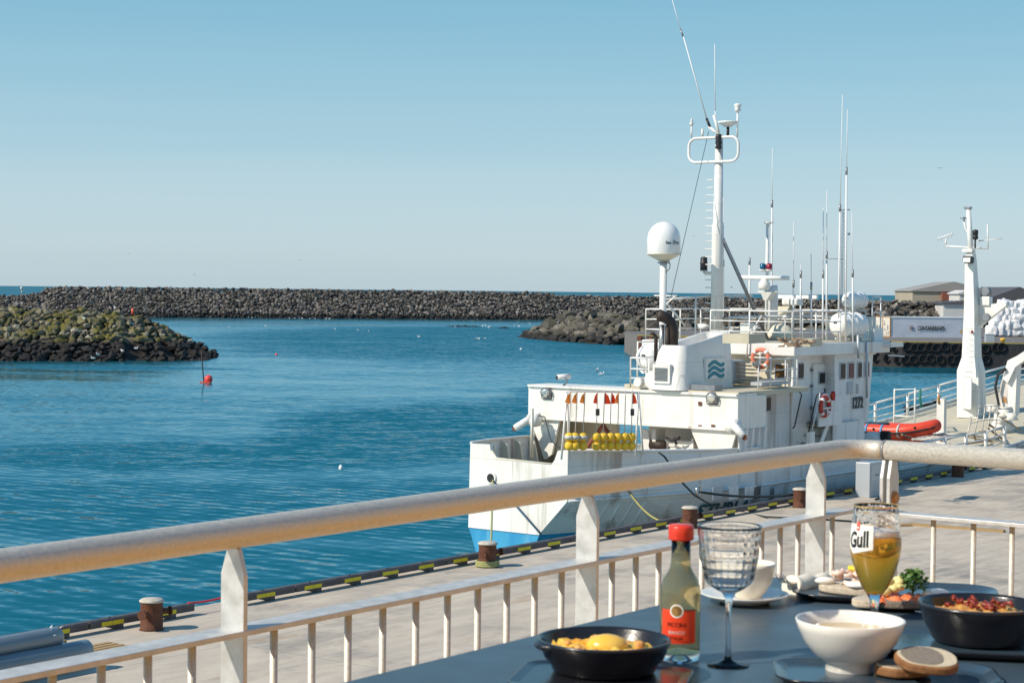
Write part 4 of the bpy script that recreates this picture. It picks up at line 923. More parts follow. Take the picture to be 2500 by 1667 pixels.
# platform with bulwark, stairs, handrails
pu0 = at(2000, 990, p=28.1).x; pu1 = at(2057, 990, p=28.1).x
m = MB(); m.prism([(pu0, 28.1, 4.1), (pu1, 28.1, 4.1), (pu1, 28.1, 5.05), (pu0+.45, 28.1, 5.2), (pu0+.1, 28.1, 5.15)], (0, .06, 0)); m.box((pu1-.03, 28.16, 4.1), (pu1+.03, 28.5, 5.05)); plb = m.build('platform_bulwark', 'hull_white', ship)
m = MB(); m.box((55.8, 28.16, 4.1), (pu1, 29.15, 4.18)); m.build('platform', 'deck_green', ship)
m = MB(); m.box((56.9, 28.5, 2.6), (59.4, 28.56, 4.1)); m.box((56.9, 28.5, 2.6), (57.0, 29.4, 4.1)); m.build('lower_wall', 'hull_white', ship)
st = MB()
for k in range(5): st.box((54.85+k*.24, 28.25, 2.95+k*.26), (55.15+k*.24, 28.85, 3.0+k*.26))
sto = st.build('stair', 'deck_green', ship)
m = MB(); m.prism([(54.7, 28.22, 2.62), (54.95, 28.22, 2.62), (56.2, 28.22, 4.15), (55.95, 28.22, 4.15)], (0, .03, 0)); m.build('stringer', 'ship_white', sto)
m = MB(); m.tube([at(1936, 1045, p=28.2), at(1940, 1040, p=28.2), at(1957, 963, p=28.2), at(1952, 957, p=28.2)], .025, 6)
m.tube([at(1973, 1058, p=28.15), at(1994, 965, p=28.15), at(1999, 961, p=28.15), at(2018, 960, p=28.15)], .025, 6); m.build('handrail', 'black_metal', sto)
m = MB(); m.tube([at(1982, 1052, p=28.1), at(2002, 960, p=28.1)], .025, 6); m.build('handrail', 'antenna_white', sto)
m = MB(); q = at(1976, 1065, p=28.1); m.box((q.x-.25, 28.05, q.z-.3), (q.x+.3, 28.1, q.z+.15)); m.build('bracket_plate', 'gallows_white', ship)
# downpipe and corner pillar, wall box
m = MB(); m.tube([(54.66, 28.86, 2.7), (54.66, 28.86, 6.4)], .05, 8); m.build('downpipe', 'ship_white', ship)
m = MB(); a = at(1888, 950, p=28.85); m.box((a.x-.3, 28.7, a.z-.1), (a.x+.7, 28.9, a.z+.06)); m.build('floodlight', 'steel_grey', ship)
# roof slab: fascia
ru0 = 54.2; m = MB()
m.prism([(ru0, 28.55, 6.45), (wg1+.75, 28.3, 6.45), (wg1+.75, 34.6, 6.45), (ru0, 34.5, 6.45)], (0, 0, .40)); roof = m.build('bridge_roof', 'ship_white', ship, bevel=.03)
m = MB(); m.box((ru0+.1, 28.65, 6.855), (wg1+.6, 34.4, 6.875)); m.build('roof_deck', 'deck_beige', roof)
m = MB(); m.box((wg1+.2, 28.0, 6.65), (wg1+1.2, 28.9, 6.8)); m.tube([(wg1+.6, 28.3, 6.35), (wg1+1.5, 28.1, 6.3)], .03, 5); m.build('roof_wing', 'ship_white', roof)
RT = 6.87
# roof railings
m = MB(); s0 = [(ru0+.1, 28.7, RT), (55.9, 28.65, RT), (57.6, 28.6, RT)]; railing(m, s0, (.35, .7, 1.05), .03)
pt = [(ru0+.1, 28.7, RT), (ru0+.1, 30.3, RT), (ru0+.1, 31.8, RT)]; railing(m, pt, (.35, .7, 1.05), .03)
m.build('roof_railing', 'ship_white', ship)
m = MB(); railing(m, [(ru0+.1, 34.4, RT), (56.2, 34.45, RT), (58.2, 34.5, RT), (60.3, 34.5, RT)], (.35, .7, 1.05), .03); railing(m, [(60.3, 34.5, RT), (60.4, 33.0, RT), (60.4, 31.5, RT), (60.4, 29, RT)], (.35, .7, 1.05), .03); railing(m, [(ru0+.1, 33.0, RT), (ru0+.1, 34.4, RT)], (.35, .7, 1.05), .03)
m.build('roof_railing', 'ship_white', ship)
# boat-deck railings
m = MB(); BD = 5.44; railing(m, [(54.3, 28.5, BD), (53.5, 28.5, BD), (52.5, 28.5, BD), (51.6, 28.45, BD)], (.3, .6, .95), .025); m.build('boat_deck_railing', 'antenna_white', ship)
m = MB(); railing(m, [(49.95, 32.2, BD), (50.9, 32.2, BD), (51.7, 32.2, BD)], (.3, .6, .95), .03); railing(m, [(49.95, 32.2, BD), (49.95, 31.5, BD)], (.3, .6, .95), .03); m.build('boat_deck_railing', 'ship_white', ship)
m = MB(); a = at(1574, 905, u=52.0); railing(m, [(52.0, 33.25, BD), (53.2, 33.3, BD), (54.5, 33.35, BD)], (.5, .95, 1.4), .03); m.build('boat_deck_railing', 'ship_white', ship)
# raised pipe frame above the roof
def pp(px, py, p): return at(px, py, p=p)
m = MB(); A = at(1622, 732, u=53.4); B = at(1742, 722, u=55.0); C_ = at(1836, 722, u=57.0); m.tube([A, B], .045, 6); m.tube([B, C_], .045, 6)
m.tube([A, at(1672, 795, u=54.3)], .035, 6)
for px, py in ((1699, 719),): a = at(px, py, u=54.4); m.tube([a, (a.x, a.y, RT)], .035, 6)
m.build('stay_frame', 'ship_white', ship)
m = MB(); a = at(1782, 775, u=55.2); b = at(1985, 772, u=59.5); c_ = at(2050, 776, u=60); 
m.tube([a, at(1862, 773, u=57)], .05, 6); m.tube([at(1862, 773, u=57), b], .05, 6); m.tube([b, c_], .05, 6); m.tube([at(2048, 776, u=60), at(2030, 785, u=60), at(2018, 810, u=60), at(2015, 840, u=60)], .05, 6)
m.build('pipe_gantry', 'ship_white', ship)
for px, u_ in ((1782, 55.2), (1826, 56.2), (1935, 58.4), (1957, 59), (2010, 59.8)): m = MB(); a = at(px, 774, u=u_); m.tube([a, (a.x, a.y, RT)], .03, 6); m.build('gantry_post', 'ship_white', ship)
m = MB(); m.tube([at(1806, 855, u=54.3), at(1850, 795, u=54.8)], .04, 6); m.tube([at(1822, 830, u=54.5), at(1860, 770, u=55)], .03, 6); m.build('brace', 'ship_white', ship)
m = MB()  # curved ladder aft of the wheelhouse
for dx in (0, 26):
    m.tube([at(1773+dx, 880, u=54.15), at(1779+dx, 815, u=54.15), at(1783+dx, 806, u=54.15), at(1790+dx, 804, u=54.15)], .03, 6) if dx == 0 else m.tube([at(1823, 875, u=54.1), at(1826, 815, u=54.1), at(1831, 806, u=54.1), at(1838, 804, u=54.1)], .03, 6)
m.build('ladder_rail', 'ship_white', ship)
m = MB()
for k in range(6): a = at(1776, 884+k*9, u=53.2); m.box((53.2+k*.03, 29.55, a.z), (53.5+k*.03, 30.3, a.z+.04))
m.build('ladder_steps', 'deck_beige', ship)
a = at(1810, 805, u=54.8); m = MB(); m.box((54.8, a.y-.35, a.z-.2), (55.1, a.y+.05, a.z+.22)); m.build('junction_box', 'gallows_white', ship, bevel=.02); m = MB(); m.tube([(54.95, a.y-.15, RT), (54.95, a.y-.15, a.z-.2)], .04, 6); m.build('box_post', 'rust_trim', ship)
# coil of rope, crates on the roof
m = MB(); r = random.Random(2); q = at(1952, 848, h=RT)
for k in range(26): a = Vector((q.x+r.uniform(-.8, .3), q.y+r.uniform(-.3, .3), RT+.03+r.random()*.2)); m.tube([a, a+Vector((r.uniform(-.3, .3), r.uniform(-.3, .3), r.uniform(-.05, .1)))], .03, 4)
m.build('rope_heap', 'old_timber', ship)
m = MB(); m.cbox((q.x+.8, q.y, RT+.14), (1.1, .35, .24), rz=.2); m.build('roof_box', 'deck_beige', ship)
m = MB(); m.cbox((q.x+1.0, q.y+2.5, RT+.2), (1.3, .9, .3), rz=.1); m.build('roof_box', 'deck_beige', ship)
m = MB(); r = random.Random(4); q2 = at(1795, 800, u=55.6)
for k in range(40): a = Vector((55.5+r.uniform(-.5, .9), 31.6+r.uniform(-.9, .9), RT+.05+r.random()*.75)); m.tube([a, a+Vector((r.uniform(-.3, .3), r.uniform(-.3, .3), r.uniform(-.15, .15)))], .03, 4)
m.build('rigging_heap', 'old_timber', ship)
m = MB(); q3 = at(1905, 815, u=58.0); m.lathe((q3.x, q3.y, RT+.12), [(.55, -.1), (.5, .15), (.3, .38), (.12, .45), (.0001, .46)], 14); m.build('roof_vent', 'house_beige', ship)
m = MB(); q3 = at(1917, 775, u=56.0); m.tube([(56, q3.y, RT), (56, q3.y, q3.z)], .02, 5); m.lathe((56, q3.y, q3.z), [(.0001, -.02), (.1, 0), (.08, .06), (.0001, .09)], 10); m.build('gps_dome', 'ship_white', ship)
# ---- main mast
mu = 55.0; q = at(1749, 840, u=mu); mp_ = q.y
zt = at(1745, 330, u=mu).z; zm = at(1749, 552, u=mu).z
mast = MB(); mast.tube([(mu, mp_, RT-.3), (mu, mp_, zm), (mu, mp_, zm+.15), (mu, mp_, zt)], [.22, .21, .17, .13], 18); mo = mast.build('main_mast', 'ship_white', ship)
for k in range(20):
    z = RT+.5+k*(zt-RT-1.9)/19.5; m = MB(); m.tube([(mu-.05, mp_+.0, z), (mu-.10, mp_+.42, z)], .018, 5); m.build('step', 'ship_white', mo)
m = MB(); ca = at(1688, 340, u=mu); cb = at(1808, 394, u=mu); zr0, zr1 = cb.z, ca.z; pl, pr = ca.y, cb.y; rc = .28; pts = []
for (cp, cz, a) in ((pr+rc, zr1-rc, 90), (pr+rc, zr0+rc, 180), (pl-rc, zr0+rc, 270), (pl-rc, zr1-rc, 0)):
    for k in range(7): t = R(a+90*k/6); pts.append((mu-.16, cp+rc*math.cos(t), cz+rc*math.sin(t)))
m.tube(pts, .05, 8, closed=True); hp = m.build('antenna_hoop', 'ship_white', mo)
m = MB(); q = at(1758, 350, u=mu-.1); m.lathe((q.x-.1, q.y, q.z-.2), [(.10, 0), (.12, .05), (.09, .12), (.12, .2), (.09, .3), (.12, .4), (.08, .5), (.0001, .5)], 12); m.build('horn_light', 'black_metal', mo)
m = MB(); q = at(1743, 300, u=mu); m.tube([(mu, mp_, zt), (mu-.02, q.y, q.z+.25)], .05, 8); m.tube([(mu, mp_, zt), at(1731, 310, u=mu)], .05, 8); m.build('mast_head', 'ship_white', mo)
m = MB(); m.tube([at(1746, 300, u=mu), at(1746.5, 272, u=mu)], .025, 6); m.tube([at(1746.5, 272, u=mu), at(1745, 108, u=mu)], .016, 5); m.build('whip_antenna', 'antenna_white', mo)
m = MB(); m.tube([at(1734, 312, u=mu), at(1725, 290, u=mu)], .05, 6); m.build('antenna_base', 'black_metal', mo)
m = MB(); m.tube([at(1725, 290, u=mu), at(1668, 88, u=mu)], .024, 5); m.tube([at(1663, 78, u=mu), at(1640, -4, u=mu)], .013, 5); wa = m.build('whip_antenna', 'antenna_white', mo); m = MB(); m.tube([at(1668, 90, u=mu), at(1661, 72, u=mu)], .035, 6); m.build('antenna_joint', 'steel_grey', wa)
m = MB(); m.tube([at(1730, 322, u=mu), at(1638, 725, u=52.6)], .012, 4); m.build('stay_wire', 'cable', mo)
m = MB(); q = at(1688, 337, u=mu); m.tube([q, q+Vector((0, 0, .4))], .035, 6); m.lathe(q+Vector((0, 0, .42)), [(.06, 0), (.08, .08), (.03, .14), (.05, .17), (.0001, .28)], 10); m.build('wind_sensor', 'ship_white', hp)
m = MB(); q = at(1715, 335, u=mu); m.tube([q, q+Vector((0, 0, .28))], .05, 6); m.build('stub_antenna', 'ship_white', hp)
m = MB(); q = at(1777, 333, u=mu); m.tube([q, q+Vector((0, 0, .32))], .05, 8); g_ = m.build('sensor_post', 'black_metal', hp); m = MB(); m.lathe(q+Vector((0, 0, .32)), [(.1, 0), (.2, .08), (.32, .14), (.32, .18), (.0001, .2)], 14, sy=1.2); m.build('satellite_compass', 'ship_white', g_)
m = MB(); q = at(1800, 335, u=mu); m.tube([q, q+Vector((0, 0, .85))], .035, 6); m.lathe(q+Vector((0, 0, .86)), [(.05, 0), (.13, .04), (.06, .08), (.13, .12), (.06, .16), (.14, .2), (.1, .26), (.0001, .28)], 12); m.build('weather_sensor', 'ship_white', hp)
# lantern on its arm, gusset, stay leg
m = MB(); q = at(1718, 668, u=mu); m.tube([(mu, mp_, q.z), (mu, q.y-.05, q.z), (mu, q.y, q.z+.08)], .05, 8); m.lathe((mu, q.y, q.z+.08), [(.15, 0), (.15, .03)], 14); la_ = m.build('lantern_arm', 'ship_white', mo)
m = MB(); m.lathe((mu, q.y, q.z+.11), [(.12, 0), (.13, .04), (.12, .2), (.135, .22), (.135, .26), (.12, .28), (.12, .42), (.1, .46), (.0001, .47)], 16); m.build('lantern', 'black_metal', la_)
q = at(1752, 575, u=mu); m = MB(); m.prism([at(1752, 573, u=mu), at(1762, 571, u=mu), at(1771, 590, u=mu), at(1752, 593, u=mu)], (.06, 0, 0)); m.build('gusset', 'ship_white', mo)
m = MB(); m.tube([at(1765, 585, u=mu), at(1878, 838, u=57.5)], .065, 8); m.build('stay_leg', 'steel_grey', mo)
m = MB(); m.tube([at(1752, 400, u=mu-.1), at(1752, 560, u=mu-.1), at(1757, 700, u=mu+.1)], .02, 5); m.tube([at(1739, 690, u=mu), at(1739, 830, u=mu)], .03, 5); m.build('cable_run', 'cable', mo)
# ---- radome on its pole
q = at(1618, 800, u=53.2); zt = at(1618, 632, u=53.2).z
m = MB(); m.tube([(53.2, q.y, 5.4), (53.2, q.y, zt)], .12, 14); ro = m.build('radome_pole', 'ship_white', ship)
zb = at(1618, 620, u=53.2).z; zd = at(1618, 541, u=53.2).z; Rr = .565; Hh = zd-zb
prof = [(Rr*.98, 0), (Rr, .02), (Rr*.99, Hh*.45)]+[(Rr*.99*math.cos(t*math.pi/2/9), Hh*.45+(Hh*.55)*math.sin(t*math.pi/2/9)) for t in range(1, 9)]+[(.0001, Hh)]
m = MB(); m.lathe((53.2, q.y, zb), prof, 36); dome = m.build('radome', 'pure_white', ro)
m = MB(); m.lathe((53.2, q.y, zb-.24), [(.16, 0), (.2, .02), (Rr*.95, .2), (Rr*1.02, .225), (Rr*1.02, .25)], 36); m.build('radome_base', 'house_beige', ro)
m = MB(); m.lathe((53.2, q.y, zb-.32), [(.2, 0), (.2, .05)], 8); m.tube([(53.15, q.y-.2, zb-.18), (53.1, q.y-.32, zb-.35), (53.1, q.y-.3, zb-.5), (53.15, q.y-.12, zb-.62)], .02, 6); m.build('mount', 'steel_grey', ro)
def wd(x, y, z, q=q):
    th_ = math.atan2(-.35, -1)+R(-8)+x/Rr; rr_ = Rr+.004+z; return Vector((53.2+rr_*math.cos(th_), q.y+rr_*math.sin(th_), zb+.34+y))
def wd2(x, y, z, q=q):
    th_ = R(218)+(x)/Rr; rr_ = Rr+.004+z; return Vector((53.2+rr_*math.cos(th_), q.y+rr_*math.sin(th_), zb+.33+y))
m = MB(); text(m, 'Sea', (0, 0, 0), (1, 0, 0), (0, 0, 1), .12, .004, .004, 1.2, warp=wd2)
text(m, 'Tel', (0, 0, 0), (1, 0, 0), (0, 0, 1), .12, .004, .004, 1.1, warp=lambda x, y, z: wd2(x+.38, y, z)); m.build('lettering', 'letter_teal', dome)
m = MB(); N = 18; pts = [wd2(.31+.055*math.cos(2*math.pi*i/N), .045+.055*math.sin(2*math.pi*i/N), .003) for i in range(N)]; m.tube(pts, .008, 5, closed=True); m.tube([wd2(.31, .0, .003), wd2(.31, .15, .003)], .008, 5); m.build('emblem', 'letter_teal', dome)
m = MB(); 
for zz in (722, ): a = at(1618, zz, u=53.2); m.tube([(53.2, q.y+.35, a.z), (53.2, q.y-.55, a.z)], .03, 6); m.tube([(53.2, q.y-.5, a.z), (53.2, q.y-.1, a.z-.3)], .03, 6)
m.build('spreader', 'ship_white', ro)
# ---- radar mast with two scanners and lights
q = at(1870, 850, u=57.6); ru = 57.6; z1 = at(1870, 548, u=ru).z
m = MB(); m.tube([(ru, q.y, RT), (ru, q.y, z1)], .06, 10); rm = m.build('radar_mast', 'ship_white', ship)
m = MB(); m.lathe((ru, q.y, z1), [(.05, 0), (.14, .03), (.16, .08), (.0001, .1)], 10); m.tube([(ru, q.y, z1), (ru, q.y-.22, z1+.08)], .04, 5); m.build('mast_cap', 'gallows_white', rm)
a = at(1806, 677, u=ru-.2); b = at(1926, 679, u=ru-.2); m = MB(); m.tube([a, b], .075, 12); m.build('radar_scanner', 'pure_white', rm)
c_ = (a+b)/2; m = MB(); m.lathe((c_.x, q.y, c_.z-.42), [(.16, 0), (.2, .05), (.2, .22), (.12, .32), (.06, .42)], 14); m.build('scanner_motor', 'gallows_white', rm)
m = MB(); m.tube([(ru, q.y+.35, c_.z-.5), (ru, q.y-.45, c_.z-.5)], .03, 5); m.prism([(ru-.3, q.y+.1, c_.z-.5), (ru-.3, q.y-.35, c_.z-.5), (ru-.2, q.y-.1, c_.z-.8), (ru-.2, q.y, c_.z-.8)], (.4, 0, 0)); m.build('scanner_bracket', 'gallows_white', rm)
for px, mt in ((1862, 'light_blue_lens'), (1878, 'light_red_lens')):
    l = at(px, 658, u=ru-.15); m = MB(); m.lathe(l, [(.09, 0), (.10, .04), (.10, .2), (.0001, .22)], 12); lo_ = m.build('signal_light', mt, rm); m = MB(); m.lathe(l-Vector((0, 0, .08)), [(.05, 0), (.12, .05), (.12, .08)], 12); m.build('lamp_base', 'ship_white', lo_)
m = MB(); q2 = at(1868, 800, u=58.0); m.tube([(58.0, q2.y-.25, RT), (58.0, q2.y-.25, RT+1.7), (58.0, q2.y-.22, RT+1.9)], .22, 14); m.build('mast_trunk', 'hull_white', ship)
qs = at(1893, 757, u=59.0); m = MB(); m.prism([at(1893, 748, u=59), at(1927, 747, u=59), at(1922, 758, u=59), at(1893, 772, u=59)], (.5, 0, 0)); m.build('scanner_shelf', 'house_beige', ship)
a = at(1893, 724, u=59.2); b = at(1996, 725, u=59.2); m = MB(); m.cbox((a+b)/2, ((.12), (b-a).length, .13)); s2 = m.build('radar_scanner', 'pure_white', ship); c_ = at(1935, 737, u=59.2); m = MB(); m.cbox(c_, (.5, .62, .24), bev=.05); m.build('scanner_housing', 'gallows_white', s2); m = MB(); m.tube([c_-Vector((0, 0, .1)), (59.2, c_.y, RT)], .05, 8); m.build('scanner_post', 'ship_white', s2)
# whips along the roof: x, top y, joint y, base y
for px, t, j, tx in ((1884, 362, 500, 1886), (1937, 540, 695, 1938), (1955, 645, 672, 1955), (1981, 620, 700, 1980), (2009, 507, 672, 2010), (2018, 465, 625, 2019), (2047, 232, 510, 2057), (2065, 268, 420, 2069), (2083, 518, 670, 2080), (1830, 632, 640, 1830), (1766, 480, 645, 1766)):
    u_ = 58.3; bb = at(px, 800, u=u_); bz = Vector((u_, bb.y, RT)); jj = at(px+(tx-px)*.4, j, u=u_); tt = at(tx, t, u=u_)
    m = MB(); m.tube([bz, jj], .035, 6); wo = m.build('whip_antenna', 'antenna_white', ship); m = MB(); m.tube([jj, tt], .014, 5); m.build('whip', 'antenna_white', wo); m = MB(); m.tube([jj-Vector((0, 0, .1)), jj+Vector((0, 0, .16))], .045, 6); m.build('antenna_joint', 'steel_grey', wo)
# transparent wind screen panels round the rafts are left as clear sheet
m = MB(); a = at(2043, 800, u=59.9)
m.add([(59.0, 28.7, RT), (60.6, 28.7, RT), (60.6, 28.7, RT+.85), (59.0, 28.7, RT+.85)], [(0, 1, 2, 3)]); m.build('wind_sheet', 'polythene', ship)
m = MB(); railing(m, [(60.3, 28.7, RT), (61.0, 28.7, RT)], (.5, 1.0, 1.55), .03); m.build('roof_railing', 'ship_white', ship)
m = MB(); m.box((60.3, 28.6, RT-.2), (61.0, 28.65, RT+.45)); m.build('roof_board', 'ship_white', ship)
m = MB(); m.tube([at(2075, 865, p=28.3), at(2077, 1000, p=28.3)], .06, 8) if False else m.tube([(58.4, 28.28, 6.3), (58.4, 28.32, 7.1)], .05, 8); m.tube([(59.1, 28.28, 4.9), (59.1, 28.32, 6.9)], .045, 8); m.build('downpipe', 'cabinet_grey', ship)
# ---- fore deck: port rail, starboard rail, foremast, crane and gear
m = MB(); pts = []
for u in (62, 65.5, 69, 72.5, 76, 79, 82, 85, 88, 91, 94): t, S, P_ = lerpsec(u); pts.append((u, P_[0]-.15, fd(u)))
railing(m, pts, (.4, .72, 1.05), .04, post=.075, top=.05); m.build('bow_railing', 'ship_white', ship)
m = MB(); pts = []
for u in (61.5, 63.5, 65.5, 67.5, 69.5, 71.5): t, S, P_ = lerpsec(u); pts.append((u, S[0]+.12, fd(u)))
railing(m, pts, (.35, .7, 1.0), .04, post=.08); m.build('side_railing', 'ship_white', ship)
fm = 79.5; q = at(2380, 1030, u=fm); cz = fd(fm)+.05
def fpt(px, py): return at(px, py, u=fm)
m = MB(); # foremast: front face outline on aft side, thickness forward
L_ = [(2347, 1030), (2347, 905), (2372, 790), (2362, 640), (2374, 640), (2404, 640)]
def ring(h, pc, wp, wu): return [(fm-wu, pc-wp, h), (fm-wu, pc+wp, h), (fm+wu, pc+wp, h), (fm+wu, pc-wp, h)]
def zof(py): return at(2375, py, u=fm).z
def half(x0, x1, py): a = at(x0, py, u=fm).y; b = at(x1, py, u=fm).y; return (a+b)/2, abs(a-b)/2
rings = []
for (x0, x1, py, wu) in ((2348, 2396, 1030, .55), (2348, 2394, 905, .55), (2357, 2388, 872, .42), (2361, 2386, 760, .36), (2361, 2380, 640, .24), (2362, 2378, 618, .2)):
    pc, wp = half(x0, x1, py); rings.append(ring(cz if py == 1030 else zof(py), pc, wp, wu))
m.add([v for r_ in rings for v in r_], [(i*4+k, i*4+(k+1) % 4, (i+1)*4+(k+1) % 4, (i+1)*4+k) for i in range(len(rings)-1) for k in range(4)]+[(20, 21, 22, 23)]); fo = m.build('foremast', 'gallows_white', ship)
pc = (at(2362, 620, u=fm).y+at(2380, 620, u=fm).y)/2
m = MB(); m.tube([(fm, pc, zof(625)), at(2364, 505, u=fm)], [.14, .1], 12); m.tube([at(2372, 590, u=fm), at(2356, 555, u=fm), at(2353, 535, u=fm)], .04, 6); m.build('topmast', 'ship_white', fo)
m = MB(); m.lathe(at(2353, 534, u=fm), [(.2, 0), (.22, .04), (.0001, .08)], 12, sy=.8); m.cbox(at(2363, 508, u=fm), (.25, .3, .1)); m.build('top_light', 'steel_grey', fo)
m = MB(); m.tube([at(2309, 601, u=fm), at(2412, 607, u=fm)], .045, 6); m.tube([at(2309, 601, u=fm), at(2309, 583, u=fm)], .04, 6); m.tube([at(2412, 607, u=fm), at(2411, 547, u=fm)], .035, 6); ya = m.build('yard', 'ship_white', fo)
m = MB()
for k in range(5): a = at(2291+k*8, 583-k*2.4, u=fm); m.tube([a+Vector((0, 0, -.12)), a+Vector((0, 0, .1))], .018, 4)
m.tube([at(2291, 582, u=fm), at(2327, 571, u=fm)], .03, 5); m.tube([at(2382, 590, u=fm), at(2448, 581, u=fm)], .018, 4); m.tube([at(2386, 588, u=fm), at(2448, 584, u=fm)], .014, 4); m.build('aerial', 'antenna_white', ya)
m = MB(); q = at(2381, 585, u=fm-.3); m.tube([q, q-Vector((0, 0, .4))], .04, 5); m.lathe(q, [(.1, 0), (.13, .05), (.13, .16), (.1, .19), (.13, .22), (.13, .36), (.13, .42), (.0001, .46)], 12); m.build('lantern', 'black_metal', fo)
m = MB(); q = at(2364, 634, u=fm-.5); m.cbox(q, (.35, .42, .28), ry=.25, bev=.03); fl = m.build('floodlight', 'black_metal', fo); m = MB(); m.cbox(q+Vector((-.19, 0, -.02)), (.02, .34, .2), ry=.25); m.build('lens', 'lamp_glass', fl)
m = MB(); m.cbox(at(2365, 613, u=fm-.1), (.4, .5, .16), bev=.03); m.tube([at(2358, 655, u=fm-.2), at(2359, 680, u=fm-.2)], .06, 6); m.build('lamp_shelf', 'ship_white', fo)
m = MB()
for k in range(9):
    a = zof(802+k*14.5); pc2, wp2 = half(2358, 2388, 830); m.tube([(fm-.62, pc2+.18, a+.16), (fm-.62, pc2+.05, a), (fm-.62, pc2-.22, a), (fm-.45, pc2-.22, a+.02)], .013, 4)
m.build('rungs', 'antenna_white', fo)
m = MB(); a = at(2352, 920, u=fm-.56); b = at(2388, 1000, u=fm-.56); m.box((fm-.60, b.y, b.z), (fm-.56, a.y, a.z)); k_ = m.build('cupboard_frame', 'ship_white', fo); m = MB(); c2_ = a.y-(a.y-b.y)*.36; m.box((fm-.625, c2_, b.z+.05), (fm-.602, a.y-.05, a.z-.05)); m.build('cupboard_inside', 'wood', k_); m = MB(); m.cbox((fm-.8, c2_-.05, (a.z+b.z)/2), (.05, .75, a.z-b.z-.05), rz=-.7); m.build('cupboard_door', 'pure_white', k_)
m = MB(); m.prism([(fm+.2, pc-.2, zof(745)), (fm+.2, pc-1.6, zof(738)), (fm+.2, pc-1.6, zof(745)), (fm+.2, pc-.3, zof(800))], (.3, 0, 0)); pf = m.build('light_platform', 'gallows_white', fo)
m = MB(); q = at(2408, 735, u=fm+.3); m.cbox(q, (.4, .45, .4), bev=.03); m.build('light_box', 'gallows_white', pf); m = MB(); m.tube([q+Vector((-.2, 0, .45)), q+Vector((.2, 0, .45))], .2, 14); m.tube([q+Vector((0, .24, .2)), q+Vector((0, .24, .62)), q+Vector((0, -.24, .62)), q+Vector((0, -.24, .2))], .03, 5); m.build('searchlight', 'steel_grey', pf)
m = MB(); q = at(2409, 775, u=fm); m.lathe(q+Vector((-.1, 0, 0)), [(.16, 0), (.2, .05), (.12, .3)], 12, axis='X'); m.build('loud_hailer', 'steel_grey', fo)
m = MB(); m.ball(at(2373, 810, u=fm-.5), .07, 8); m.build('red_lamp', 'light_red_lens', fo)
# crane at the right edge
cu = 76.5; q = at(2448, 1020, u=cu)
m = MB(); m.lathe((cu, q.y, fd(cu)), [(.55, 0), (.5, .3), (.38, .45), (.36, 1.0), (.42, 1.1)], 16); crn = m.build('deck_crane', 'gallows_white', ship)
m = MB(); m.prism([at(2438, 1005, u=cu), at(2442, 940, u=cu), at(2460, 880, u=cu), at(2484, 868, u=cu), at(2478, 1010, u=cu)], (.5, 0, 0)); m.build('crane_column', 'gallows_white', crn)
m = MB(); m.prism([at(2448, 925, u=cu-.2), at(2462, 882, u=cu-.2), at(2530, 838, u=cu-.2), at(2534, 856, u=cu-.2), at(2478, 896, u=cu-.2), at(2460, 935, u=cu-.2)], (.35, 0, 0)); m.build('crane_boom', 'ship_white', crn)
m = MB(); pts = [at(2456, 900, u=cu-.3), at(2436, 915, u=cu-.3), at(2430, 945, u=cu-.3), at(2438, 985, u=cu-.3), at(2440, 1015, u=cu-.3)]; m.tube(pts, .06, 8); m.build('crane_hose', 'black_rubber', crn)
m = MB(); q = at(2453, 975, u=cu-.02); m.prism([(q.x, q.y-.12, q.z-.12), (q.x, q.y+.12, q.z-.12), (q.x, q.y+.05, q.z+.12), (q.x, q.y-.03, q.z+.12)], (-.02, 0, 0)); m.build('warning_sign', 'rust_trim', crn)
for (px, py, s_) in ((2425, 1000, .3), (2452, 1012, .28), (2470, 1020, .3), (2440, 1030, .22)):
    q = at(px, py, u=cu-.8); m = MB(); m.lathe(q, [(.0001, -.1), (s_, -.08), (s_*.7, .05), (s_, .2), (.0001, .22)], 12); m.build('bollard', 'gallows_white', ship)
# post with hook, white frame, coils, bitts on the fore deck
q = at(2297, 1070, u=70.5); m = MB(); z0_ = fd(70.5); m.box((70.4, q.y-.16, z0_), (70.65, q.y+.16, at(2297, 973, u=70.5).z)); pst = m.build('deck_post', 'ship_white', ship)
m = MB(); m.tube([at(2293, 985, u=70.4), at(2291, 972, u=70.4), at(2294, 964, u=70.4)], .06, 6); m.build('hook', 'rust_trim', pst)
m = MB(); uf = 73.5; zf = fd(uf)
for du_ in (0, 1.1):
    a = at(2184, 951, u=uf+du_); b = at(2234, 949, u=uf+du_); m.tube([(uf+du_, a.y, zf), (uf+du_, a.y, a.z), (uf+du_, b.y, b.z), (uf+du_, b.y, zf)], .045, 6)
    if du_ == 0: A0, B0 = a, b
    else: m.tube([A0, a], .045, 6); m.tube([B0, b], .045, 6)
m.tube([(uf, A0.y, zf+.9), (uf, B0.y, zf+.9)], .035, 6); m.build('hatch_frame', 'ship_white', ship)
for px, py in ((2218, 1010), (2255, 1003), (2286, 992)):
    q = at(px, py, h=2.75); m = MB(); m.lathe((q.x, q.y, 2.5), [(.2, 0), (.2, .5), (.26, .52), (.26, .62), (.0001, .63)], 12); m.lathe((q.x+.6, q.y, 2.5), [(.2, 0), (.2, .5), (.26, .52), (.26, .62), (.0001, .63)], 12); m.build('bitts', 'black_metal', ship, fix=True)
q = at(2258, 1003, h=2.9); m = MB()
for k in range(5): m.torus((q.x, q.y, 2.7+k*.09), .5-.03*k, .06, None, 20, 6)
m.build('rope_coil', 'cable', ship)
m = MB(); m.tube([at(2247, 950, u=79), at(2246, 975, u=79), at(2250, 995, u=79)], .06, 6); m.build('green_net', 'net_green', ship)
